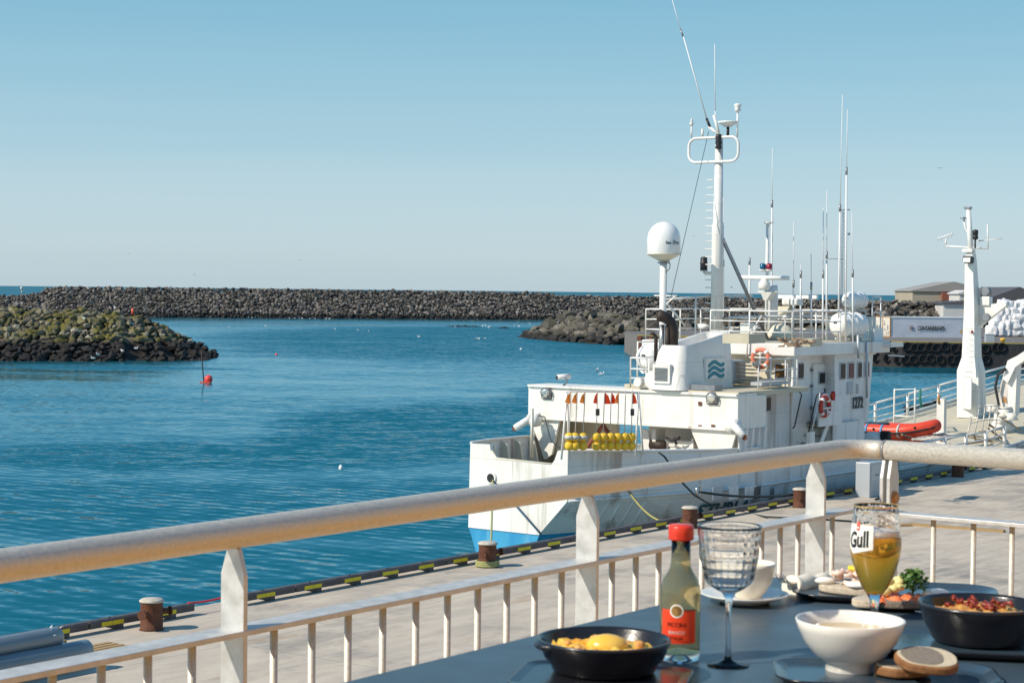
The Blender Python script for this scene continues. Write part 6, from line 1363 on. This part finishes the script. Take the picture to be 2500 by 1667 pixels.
# ================================================================ TABLE AND WHAT STANDS ON IT
TT = 7.96
tb = thing('table', 'dark slate-blue table in front, laid with food and glasses', 'table', (2.4, 1.2, 7.13))
TU, TP = 3.12, 1.685
m = MB(); m.box((1.55, .62, TT-.012), (TU, TP, TT)); m.build('tabletop', 'table_slate', tb, bevel=.004)
m = MB(); m.box((1.6, .67, TT-.05), (TU-.05, TP-.05, TT-.013)); m.build('apron', 'table_edge', tb)
for u in (1.62, TU-.1):
    for p in (.7, TP-.1): m = MB(); m.box((u, p, 7.131), (u+.04, p+.04, TT-.05)); m.build('leg', 'table_edge', tb)
def C_(px, py, h): return atC(px, py, h)
def shell(m, c, prof, n=48, sx=1, sy=1, fn=None, rz=0): m.lathe(c, prof, n, sx=sx, sy=sy, fn=fn, rz=rz); return m
def dup_prof(r, t): return r
# ---- skillets
def skillet(c, R_, H_, lab, ang):
    t = thing('skillet', lab, 'skillet', c, 'C', 'small cast iron skillets'); c = Vector(c)
    m = MB(); shell(m, c, [(.0001, 0), (R_*.74, 0), (R_*.78, .004), (R_*.80, .010), (R_*.90, H_*.45), (R_*.97, H_*.8), (R_*1.0, H_*.93), (R_*1.005, H_), (R_*.965, H_*1.01), (R_*.94, H_*.92), (R_*.86, H_*.5), (R_*.76, .009), (.0001, .008)], 64); m.build('pan', 'cast_iron', t, fix=False)
    m = MB(); d = Vector((math.cos(ang), math.sin(ang), 0)); n = Vector((-d.y, d.x, 0)); z = Vector((0, 0, H_*.86))
    a = [c+d*(R_*.93)+n*(.026)+z, c+d*(R_*1.06)+n*.014+z, c+d*(R_*1.08)+z, c+d*(R_*1.06)-n*.014+z, c+d*(R_*.93)-n*.026+z]
    m.prism([v-Vector((0, 0, .004)) for v in a], (0, 0, .009)); m.build('handle', 'cast_iron', t, bevel=.003)
    return t
def foodtop(name, lab, cat, c, R_, mt, amp=.004, dome=.006, seed=1, n=56, k=10, rz=0, base_h=0):
    m = MB(); vs = []; fs = []
    for i in range(k+1):
        for j in range(n):
            r_ = R_*i/k; a = 2*math.pi*j/n; e = 1+.06*noise.noise(Vector((math.cos(a)*2, math.sin(a)*2, seed)))*(i/k)
            x, y = r_*math.cos(a)*e, r_*math.sin(a)*e; z = dome*(1-(i/k)**2)+amp*noise.noise(Vector((x*90, y*90, seed*3)))+amp*.6*noise.noise(Vector((x*230, y*230, seed)))
            if i == k: z = -.012
            vs.append(Vector(c)+Vector((x, y, z)))
    for i in range(k):
        for j in range(n): fs.append((i*n+j, i*n+(j+1) % n, (i+1)*n+(j+1) % n, (i+1)*n+j))
    m.add(vs, fs, True); return m
cL = C_(1474, 1636, TT+.008); RL = .094
sk1 = skillet(cL, RL, .046, 'black iron skillet of egg gratin at the left front of the table', R(200))
m = foodtop('g', '', '', cL+Vector((0, 0, .031)), RL*.86, 'gratin', .011, .004, 3)
m.build('gratin', 'gratin', base=cL+Vector((0, 0, .02)), frame='C', label='orange yellow baked gratin filling the left skillet', cat='food', fix=False)
m = MB(); m.ball(cL+Vector((.004, -.004, .035)), .024, 24, sx=1.25, sz=.72); m.build('egg_yolk', 'yolk', base=cL+Vector((.004, -.004, .03)), frame='C', label='round yellow egg on top of the gratin in the left skillet', cat='egg')
r = random.Random(5)
m = MB()
for i in range(16):
    a = r.uniform(0, 6.3); q = cL+Vector((math.cos(a)*RL*.55, math.sin(a)*RL*.5, .035+r.random()*.003)); m.ball(q, .003+.005*r.random(), 8, sz=.7)
m.build('gratin_crumbs', 'crumble', base=cL, frame='C', label='browned lumps on the gratin around the egg in the left skillet', cat='food')
# plate under the left skillet
def tray(name, lab, c, w, d, rz, blue='plate_blue', lip=.010, rad=.03, thick=.006, mt_e='plate_black', cat='plate'):
    t = thing(name, lab, cat, c, 'C', 'dark rectangular plates'); c = Vector(c)
    def rr_(w, d, rad, n=6):
        o = []
        for (cx, cy, a) in ((w/2-rad, d/2-rad, 0), (-w/2+rad, d/2-rad, 90), (-w/2+rad, -d/2+rad, 180), (w/2-rad, -d/2+rad, 270)):
            for k in range(n+1): q = R(a+90*k/n); o.append((cx+rad*math.cos(q), cy+rad*math.sin(q)))
        return o
    M = Matrix.Translation(c) @ Matrix.Rotation(rz, 4, 'Z')
    def ringv(w_, d_, r_, z): return [M @ Vector((x, y, z)) for x, y in rr_(w_, d_, r_)]
    R0 = [ringv(w*.86, d*.86, rad*.8, 0), ringv(w, d, rad, lip+thick*.6), ringv(w, d, rad, lip+thick), ringv(w*.985, d*.985, rad*.97, lip+thick)]
    n = len(R0[0]); m = MB(); m.add([v for q in R0 for v in q], [(i*n+k, i*n+(k+1) % n, (i+1)*n+(k+1) % n, (i+1)*n+k) for i in range(3) for k in range(n)]+[tuple(range(n-1, -1, -1))], True); m.build('rim', mt_e, t, fix=False)
    R1 = [ringv(w*.985, d*.985, rad*.97, lip+thick), ringv(w*.88, d*.88, rad*.8, thick+.001)]
    m = MB(); m.add([v for q in R1 for v in q], [(k, (k+1) % n, n+(k+1) % n, n+k) for k in range(n)]+[tuple(n+k for k in range(n))], False); m.build('surface', blue, t, fix=False)
    return t
tray('plate', 'black plate under the left skillet at the bottom edge', (cL.x-.005, cL.y-.045, TT), .24, .18, R(-12), 'plate_black', .004)
# ---- wine bottle
cB = C_(1659, 1611, TT)
t = thing('wine_bottle', 'small white wine bottle with red cap and red label, left of the stemmed glass', 'bottle', cB, 'C')
Rb = .0298; out_p = [(.012, .006), (Rb*.86, .0), (Rb*.98, .004), (Rb, .012), (Rb, .100), (Rb*.97, .110), (Rb*.86, .120), (Rb*.66, .129), (Rb*.53, .137), (Rb*.48, .146), (Rb*.46, .185)]
in_p = [(r_-.0022, z) for r_, z in reversed(out_p[3:])]; in_p[-1] = (Rb-.003, .014); in_p += [(Rb*.7, .012), (.0001, .02)]
m = MB(); shell(m, cB, [(.0001, .014)]+out_p+in_p, 48); m.build('glass', 'bottle_glass', t, fix=True)
m = MB(); shell(m, cB, [(.0001, .0205), (Rb*.7, .0125), (Rb-.0024, .0142), (Rb-.0017, .100), (Rb*.97-.0017, .110), (Rb*.86-.0017, .120), (Rb*.66-.0017, .129), (Rb*.53-.0017, .137), (Rb*.48-.0017, .146), (Rb*.46-.0017, .160), (.0001, .160)], 48); m.build('wine', 'wine', t)
m = MB(); shell(m, cB, [(Rb*.60, .178), (Rb*.63, .18), (Rb*.61, .184), (Rb*.63, .186), (Rb*.63, .196), (Rb*.58, .2), (.0001, .2005)], 40, fn=lambda q, z: 1+.012*(math.sin(q*30) if z < .196 else 0)); m.build('cap', 'cap_red', t)
def bl(x, y, z, cB=cB, rad=Rb, a0=None):
    th_ = bl.a0+x/rad; return cB+Vector((math.cos(th_)*(rad+z), math.sin(th_)*(rad+z), y))
bl.a0 = math.atan2(-cB.y, -cB.x)-R(6)
def wrap(m, x0, x1, y0, y1, off, rad=Rb, nx=20, fn=None, ny=1):
    vs = []
    for j in range(ny+1):
        for i in range(nx+1): vs.append((fn or bl)(x0+(x1-x0)*i/nx, y0+(y1-y0)*j/ny, off))
    m.add(vs, [(j*(nx+1)+i, j*(nx+1)+i+1, (j+1)*(nx+1)+i+1, (j+1)*(nx+1)+i) for j in range(ny) for i in range(nx)], True)
m = MB(); wrap(m, -.0275, .0275, .030, .079, .0004); lb_ = m.build('label', 'label_red', t, fix=False)
def disc(m, cx, cy, r_, off, fn, n=28):
    vs = [fn(cx, cy, off)]+[fn(cx+r_*math.cos(2*math.pi*k/n), cy+r_*math.sin(2*math.pi*k/n), off) for k in range(n)]; m.add(vs, [(0, k+1, (k+1) % n+1) for k in range(n)])
m = MB(); disc(m, -.002, .0775, .0098, .0008, bl); m.build('medal_rim', 'label_white', lb_, fix=False)
m = MB(); disc(m, -.002, .0775, .0078, .0011, bl); m.build('medal', 'medal_gold', lb_, fix=False)
m = MB(); wrap(m, .009, .0275, .0778, .0795, .0007); m.build('label_bar', 'label_dark', lb_, fix=False)
for s_, y_, sz, mt_ in (('PICCINI', .0545, .0085, 'label_dark'), ('BIANCO', .0438, .0068, 'label_white'), ('ITALIA', .0355, .0068, 'label_dark')):
    m = MB(); text(m, s_, (0, 0, 0), (1, 0, 0), (0, 0, 1), sz, .0002, 0.0001, .95, 'CENTER', warp=lambda x, y, z, y_=y_: bl(x-.002, y_+y, .0008)); m.build('lettering', mt_, lb_, fix=False)
m = MB(); wrap(m, -.018, .014, .0325, .0332, .0007); m.build('label_line', 'label_dark', lb_, fix=False)
# ---- cut stemmed glass
cG = C_(1777, 1624, TT)
t = thing('stemmed_glass', 'cut crystal stemmed glass standing right of the wine bottle', 'glass', cG, 'C')
def cut(q, z):
    k = 1.0
    if .120 < z < .198:
        row = int((z-.120)/.013); zz = ((z-.120)/.013) % 1; k += .022*(1-abs(2*zz-1))-.010
        k += .018*(abs(math.sin(q*13+(row % 2)*0))-.6)
    return k
outp = [(.0001, .0), (.030, .0), (.0305, .0012), (.016, .0035), (.006, .009), (.0042, .016), (.0038, .05), (.0042, .085), (.0058, .098), (.010, .106), (.024, .114), (.034, .122)]
N = 34
for k in range(N+1): z = .124+(.204-.124)*k/N; outp.append((.0352+(.0470-.0352)*((k/N)**.8), z))
inp = [(.0445, .2045), (.0440, .198), (.038, .155), (.0330, .128), (.028, .120), (.012, .112), (.0001, .1105)]
m = MB(); m.lathe(cG, outp+inp, 156, fn=cut, flim=len(outp)-1); m.sm = [not (156*12 < i_ < 156*(len(outp)-2)) for i_ in range(len(m.sm))]; m.build('bowl', 'crystal', t)
# ---- cup and saucer with spoon
cS = C_(1818, 1459, TT+.008); cS.z = TT
t = thing('saucer', 'white saucer under the coffee cup behind the stemmed glass', 'saucer', cS, 'C')
m = MB(); shell(m, cS, [(.0001, .002), (.04, .002), (.042, 0), (.045, .003), (.062, .009), (.0765, .0155), (.0768, .0172), (.074, .0170), (.06, .0125), (.044, .0075), (.0001, .0065)], 64); m.build('dish', 'china_white', t, fix=False)
cC = cS+Vector((.007, .0, .0078)); t = thing('coffee_cup', 'cream coffee cup on the saucer, half hidden by the stemmed glass', 'cup', cC, 'C')
m = MB(); shell(m, cC, [(.0001, .0), (.022, .0), (.024, .004), (.032, .014), (.041, .032), (.0455, .056), (.0462, .0625), (.0445, .0625), (.0435, .055), (.039, .032), (.03, .016), (.0001, .009)], 56); m.build('body', 'china_cream', t, fix=False)
m = MB(); m.torus(cC+Vector((-.05, .008, .036)), .014, .0035, MX, 20, 8, R(60), R(300)); m.build('handle', 'china_cream', t)
m = MB(); shell(m, cC+Vector((0, 0, .05)), [(.0415, 0), (.0001, .001)], 40); m.build('coffee', 'foam', t)
m = MB(); a = cS+Vector((.066, -.02, .018)); b = cS+Vector((.022, -.045, .0135)); pts = [a, a.lerp(b, .5)+Vector((0, 0, -.002)), b]; m.tube(pts, [.0022, .0016, .0022], 8); m.ball(b+Vector((-.010, -.006, 0)), .010, 16, sx=1.4, sz=.25); m.build('teaspoon', 'steel_shiny', base=a, frame='C', label='teaspoon lying on the saucer in front of the cup', cat='spoon')
# ---- rolled napkin and fork
cN = C_(1965, 1443, TT)
m = MB(); a = cN+Vector((.052, .055, .013)); b = cN+Vector((-.030, -.028, .013)); pts = [a.lerp(b, k/10)+Vector((0, 0, .003*math.sin(k*1.3))) for k in range(11)]
m.tube(pts, [.009, .0125, .013, .0135, .014, .015, .0155, .0165, .018, .0195, .020], 18)
nap = m.build('napkin', 'linen', base=cN, frame='C', label='rolled cream cloth napkin holding a fork beside the blue plate', cat='napkin')
t = thing('fork', 'steel fork with its tines out of the rolled napkin', 'fork', b, 'C')
d = (b-a).normalized(); n_ = Vector((-d.y, d.x, 0)); m = MB(); m.tube([a, b+Vector((0, 0, .006)), b+d*.012+Vector((0, 0, .01))], .0028, 8); m.build('handle', 'steel_shiny', t)
m = MB()
for k in range(4): o = n_*(-.009+.006*k); s0 = b+d*.006+Vector((0, 0, .008)); m.tube([s0+o*.6, s0+o+d*.015+Vector((0, 0, .004)), s0+o+d*.03+Vector((0, 0, .018))], [.002, .0016, .0009], 6)
m.cbox(b+d*.008+Vector((0, 0, .009)), (.016, .022, .003), rz=math.atan2(d.y, d.x)); m.build('tines', 'steel_shiny', t)
# ---- blue plate with open sandwiches
cP = C_(2190, 1462, TT); cP.y += .02
tray('plate', 'blue slate plate with two open sandwiches behind the beer glass', cP, .36, .21, R(-12), 'plate_blue', .008, .06)
PT = TT+.008
def slab(m, c, outline, th_, rz): 
    M = Matrix.Translation(c) @ Matrix.Rotation(rz, 4, 'Z'); m.prism([M @ Vector((x, y, 0)) for x, y in outline], (0, 0, th_))
def oval(w, d, n=28, e=2.4): return [(w/2*math.copysign(abs(math.cos(2*math.pi*k/n))**(2/e), math.cos(2*math.pi*k/n)), d/2*math.copysign(abs(math.sin(2*math.pi*k/n))**(2/e), math.sin(2*math.pi*k/n))) for k in range(n)]
s1 = C_(2090, 1446, PT); t = thing('open_sandwich', 'open sandwich of pink shrimps and egg on pale bread, left on the blue plate', 'sandwich', s1, 'C', 'open sandwiches')
m = MB(); slab(m, s1, oval(.135, .075), .013, R(-28)); m.build('bread', 'pale_bread', t, bevel=.003)
m = MB(); r = random.Random(1)
for k in range(16):
    c_ = s1+Vector((-.035+.09*r.random(), .01+r.uniform(-.02, .02)-.01, .017+r.random()*.022)); rz = r.uniform(0, 6); M = Matrix.Rotation(rz, 4, 'Z') @ Matrix.Rotation(r.uniform(-.8, .8), 4, 'X')
    N = 8; m.tube([c_+M @ Vector((.009*math.cos(R(250*i/N)), .009*math.sin(R(250*i/N)), 0)) for i in range(N+1)], [.0022, .0035, .0045, .0048, .0048, .0044, .0036, .003, .0022], 8)
m.build('shrimps', 'shrimp', t)
m = MB(); m.ball(s1+Vector((-.052, .018, .018)), .013, 14, sx=1.5, sz=.55); m.ball(s1+Vector((.0, -.028, .018)), .016, 14, sx=1.5, sz=.4); m.ball(s1+Vector((.045, -.04, .017)), .014, 14, sx=1.3, sz=.4); m.build('egg_slices', 'egg_white', t)
m = MB(); m.lathe(s1+Vector((.008, .015, .042)), [(.0001, -.003), (.02, -.003), (.021, 0), (.02, .003), (.0001, .003)], 24); m.build('lemon_slice', 'lemon', t)
s2 = C_(2222, 1478, PT+.0); t = thing('open_sandwich', 'open sandwich of red smoked salmon with parsley, right on the blue plate', 'sandwich', s2, 'C', 'open sandwiches')
m = MB(); slab(m, s2, oval(.125, .07), .013, R(8)); m.build('bread', 'rye', t, bevel=.003)
m = MB(); slab(m, C_(2115, 1475, PT)-Vector((0, .01, 0)), oval(.05, .06), .013, R(-30)); m.build('bread', 'pale_bread', t, bevel=.003)
m = MB(); vs = []; nx, ny = 24, 10
for j in range(ny+1):
    for i in range(nx+1): x = -.062+.124*i/nx; y = -.032+.062*j/ny; vs.append(s2+Vector((x, y, .0145+.005*math.sin(i*1.1+j*.6)+.004*noise.noise(Vector((x*60, y*60, 2)))-(.008 if j == 0 or i in (0, nx) else 0))))
m.add(vs, [(j*(nx+1)+i, j*(nx+1)+i+1, (j+1)*(nx+1)+i+1, (j+1)*(nx+1)+i) for j in range(ny) for i in range(nx)], True); m.build('salmon', 'salmon', t, fix=False)
m = MB()
for k in range(9): m.ball(s2+Vector((-.045+r.uniform(0, .035), r.uniform(-.012, .02), .022+r.random()*.02)), .009+r.random()*.004, 10, sz=.8)
m.build('mayonnaise', 'mayo', t)
m = MB(); c0 = s2+Vector((.004, .0, .038))
for k in range(260):
    a = r.uniform(0, 6.3); e = r.uniform(-.5, 1.4); rad = .010+.014*r.random(); P_ = c0+Vector((rad*math.cos(a)*math.cos(e)*1.15, rad*math.sin(a)*math.cos(e), rad*math.sin(e)*1.1)); u_ = Vector((r.gauss(0, 1), r.gauss(0, 1), r.gauss(0, 1))).normalized()*.0042; v_ = u_.cross(Vector((r.gauss(0, 1), r.gauss(0, 1), r.gauss(0, 1)))).normalized()*.0034
    m.add([P_-u_, P_-v_, P_+u_+v_*.4, P_+v_], [(0, 1, 2, 3)])
for k in range(8): m.tube([c0-Vector((0, 0, .018)), c0+Vector((r.uniform(-.012, .012), r.uniform(-.01, .01), .008))], .0008, 4)
m.build('parsley', 'parsley', t, fix=False)
m = MB(); m.ball(s2+Vector((.045, .006, .021)), .019, 16, sx=1.25, sz=.45); m.build('egg_slice', 'egg_white', t)
# ---- beer glass
cA = C_(2134.5, 1513, TT); 
t = thing('beer_glass', 'half full stemmed beer glass with gold rim and printed badge', 'glass', cA, 'C')
RA = .0425
prof = [(.0001, 0), (.033, 0), (.0335, .002), (.018, .005), (.0075, .010), (.0065, .02), (.0085, .034), (.0135, .044), (.022, .056), (.0315, .078), (.0395, .102), (.0425, .122), (.0425, .134), (.0405, .155), (.0378, .178), (.0365, .191)]
inn = [(r_-.0016, z) for r_, z in reversed(prof[9:])]+[(.0195, .0568), (.010, .0475), (.0001, .045)]
m = MB(); shell(m, cA, prof+inn, 56); m.build('bowl', 'clear_glass', t)
liq = [(.0001, .0448), (.0103, .0474), (.0199, .0566), (.0304, .0780), (.0384, .102), (.0413, .122), (.0413, .134), (.0407, .1405)]
m = MB(); shell(m, cA, liq+[(.0001, .1405)], 56); m.build('beer', 'beer', t)
m = MB(); shell(m, cA, [(.0399, .1408), (.0392, .150), (.0001, .149)], 48, fn=lambda q, z: 1+(.0 if z < .145 else .01*math.sin(q*7))); m.build('foam', 'foam', t)
m = MB(); m.lathe(cA, [(.0367, .1894), (.0369, .1916)], 56, cap=False); m.build('gold_rim', 'gold', t, fix=False)
r = random.Random(21); m = MB()
for k in range(260):
    a = r.uniform(0, 6.3); z = .153+.036*r.random()**.8; rad = .0403-.0038*((z-.153)/.036)-.0013; P_ = cA+Vector((rad*math.cos(a), rad*math.sin(a), z)); tn = Vector((-math.sin(a), math.cos(a), 0)); w_ = .0005+.0022*r.random(); hh = .0005+.0028*r.random()
    m.add([P_-tn*w_, P_-Vector((0, 0, hh)), P_+tn*w_, P_+Vector((0, 0, hh))], [(0, 1, 2, 3)])
m.build('foam_lacing', 'foam', t, fix=False)
def radA(z):
    for (r0, z0), (r1, z1) in zip(prof, prof[1:]):
        if z0 <= z <= z1: return r0+(r1-r0)*(z-z0)/(z1-z0)
    return RA
a0 = math.atan2(-cA.y, -cA.x)-R(36)
def ba(x, y, z): th_ = a0+x/RA; rd = radA(y)+z; return cA+Vector((math.cos(th_)*rd, math.sin(th_)*rd, y))
m = MB(); vs = []; nx = 20
for j in range(7):
    for i in range(nx+1): x = -.029+.052*i/nx; f = j/6; y0 = .1125+(.010*abs((i/nx-.2)/.8) if i/nx > .2 else .012*(.2-i/nx)/.2); y1 = .162; vs.append(ba(x, y0+(y1-y0)*f, .0006))
m.add(vs, [(j*(nx+1)+i, j*(nx+1)+i+1, (j+1)*(nx+1)+i+1, (j+1)*(nx+1)+i) for j in range(6) for i in range(nx)], True); bd = m.build('badge', 'label_white', t, fix=False)
m = MB(); text(m, 'Gull', (0, 0, 0), (1, 0, 0), (0, 0, 1), .036, .0003, .0012, .66, 'CENTER', warp=lambda x, y, z: ba(x-.0040, .1255+y+.12*x, .0012)); m.build('lettering', 'letter_black', bd, fix=False)
m = MB(); wrap(m, -.009, -.002, .1525, .1665, .0014, fn=ba, nx=6, ny=2); m.build('red_tab', 'label_red', bd, fix=False)
m = MB(); disc(m, -.0055, .1570, .0020, .0017, ba, 14); wrap(m, -.0075, -.0035, .1630, .1637, .0017, fn=ba, nx=4); m.build('tab_emblem', 'label_white', bd, fix=False)
m = MB(); wrap(m, -.029, .023, .1622, .1630, .0009, fn=ba, nx=20)
for k in range(10): m.tube([ba(-.019+.042*k/10, .1105+.010*k/10, .001), ba(-.019+.042*(k+1)/10, .1105+.010*(k+1)/10, .001)], .0004, 4)
m.build('gold_line', 'gold', bd, fix=False)
# ---- right skillet on a dark tray, fork end
cR = C_(2392, 1552, TT+.016)
tray('plate', 'black rimmed blue plate under the right skillet', (cR.x-.02, cR.y-.02, TT), .34, .21, R(-10), 'plate_blue', .008, .03)
cR.z = TT+.010; RRs = .094
skillet(cR, RRs, .058, 'black iron skillet of crumble at the right edge of the table', R(15))
m = foodtop('g', '', '', cR+Vector((0, 0, .042)), RRs*.80, 'crumble', .008, .010, 9); m.build('crumble', 'crumble', base=cR+Vector((0, 0, .03)), frame='C', label='browned crumble heaped in the right skillet', cat='food', fix=False)
m = MB(); r = random.Random(6)
for k in range(22):
    a = r.uniform(0, 6.3); q = r.random()**.6*.045; P_ = cR+Vector((q*math.cos(a)*1.2, q*math.sin(a), .050+r.random()*.006)); m.tube([P_, P_+Vector((r.uniform(-.01, .01), r.uniform(-.01, .01), r.uniform(-.002, .008))), P_+Vector((r.uniform(-.016, .016), r.uniform(-.012, .012), r.uniform(-.004, .004)))], [.003, .004, .002], 6)
m.build('bacon_bits', 'bacon', base=cR+Vector((0, 0, .05)), frame='C', label='dark red crisp bacon bits on the crumble in the right skillet', cat='food', fix=False)
q = C_(2240, 1497, TT+.014); m = MB()
for k in range(3): m.tube([q+Vector((-.004+.005*k, 0, .004)), q+Vector((.006+.005*k, -.012, .004)), q+Vector((.05+.003*k, -.05, .006))], [.0009, .0016, .003], 6)
m.build('fork', 'steel_shiny', base=q, frame='C', label='fork tines showing at the left of the right skillet', cat='fork')
# ---- soup bowl, bread, blue plate under them
cD = C_(2150, 1668, TT); tray('plate', 'blue plate under the soup bowl and bread at the bottom', (cD.x+.01, cD.y+.015, TT), .31, .17, R(-6), 'plate_blue', .008, .05)
cW = C_(2074, 1636, TT+.006); t = thing('soup_bowl', 'white footed soup bowl in front of the beer glass', 'bowl', cW, 'C')
RW = .0775; Hw = .0735
bprof = [(.0001, .001), (.030, .001), (.0335, 0), (.0345, .002), (.0335, .012), (.040, .016), (.052, .025), (.065, .042), (.0735, .060), (RW, Hw-.001), (RW-.0008, Hw), (RW-.003, Hw), (.0705, .060), (.062, .044), (.049, .029), (.035, .021), (.0001, .018)]
m = MB(); shell(m, cW, bprof, 80); m.build('body', 'china_white', t, fix=False)
m = MB(); shell(m, cW+Vector((0, 0, .056)), [(.0688, 0), (.066, .0008), (.0001, .0004)], 64); m.build('soup', 'soup', t)
m = MB(); r = random.Random(2)
for k in range(18): a = r.uniform(0, 6.3); q = .062*r.random()**.5; m.ball(cW+Vector((q*math.cos(a), q*math.sin(a), .0562)), .0018+.002*r.random(), 8, sz=.5)
m.build('soup_bubbles', 'foam', t)
def breadslice(c, w, d, th_, rz, tilt, lab, rx=0):
    t = thing('bread_slice', lab, 'bread', c, 'C', 'bread slices on the bottom plate'); M = Matrix.Translation(c) @ Matrix.Rotation(rz, 4, 'Z') @ Matrix.Rotation(tilt, 4, 'Y') @ Matrix.Rotation(rx, 4, 'X')
    o = [(x*(1+.10*noise.noise(Vector((x*35, y*35, 1+c[0]*9)))), y*(1+.14*noise.noise(Vector((x*25, y*25, 5))))) for x, y in oval(w, d, 48, 2.2)]
    m = MB(); m.prism([M @ Vector((x, y, 0)) for x, y in o], M.to_3x3() @ Vector((0, 0, th_))); m.build('crust', 'crust', t, bevel=.003)
    m = MB(); m.prism([M @ Vector((x*.93, y*.93, th_-.001)) for x, y in o], M.to_3x3() @ Vector((0, 0, .0022))); cr = m.build('crumb', 'crumb', t)
    m = MB(); m.prism([M @ Vector((x*.66-w*.08, y*.84, th_+.0013)) for x, y in o], M.to_3x3() @ Vector((0, 0, .0007))); m.build('rye_swirl', 'rye', cr)
c1 = C_(2262, 1640, TT+.02); breadslice(c1+Vector((0, 0, .010)), .088, .078, .012, R(-5), R(3), 'large bread slice with grey rye swirl, lying on top', R(10))
c2 = C_(2190, 1630, TT+.02); breadslice(c2-Vector((-.01, -.012, .010)), .08, .068, .013, R(20), R(0), 'bread slice mostly hidden under the large slice, right of the soup bowl')
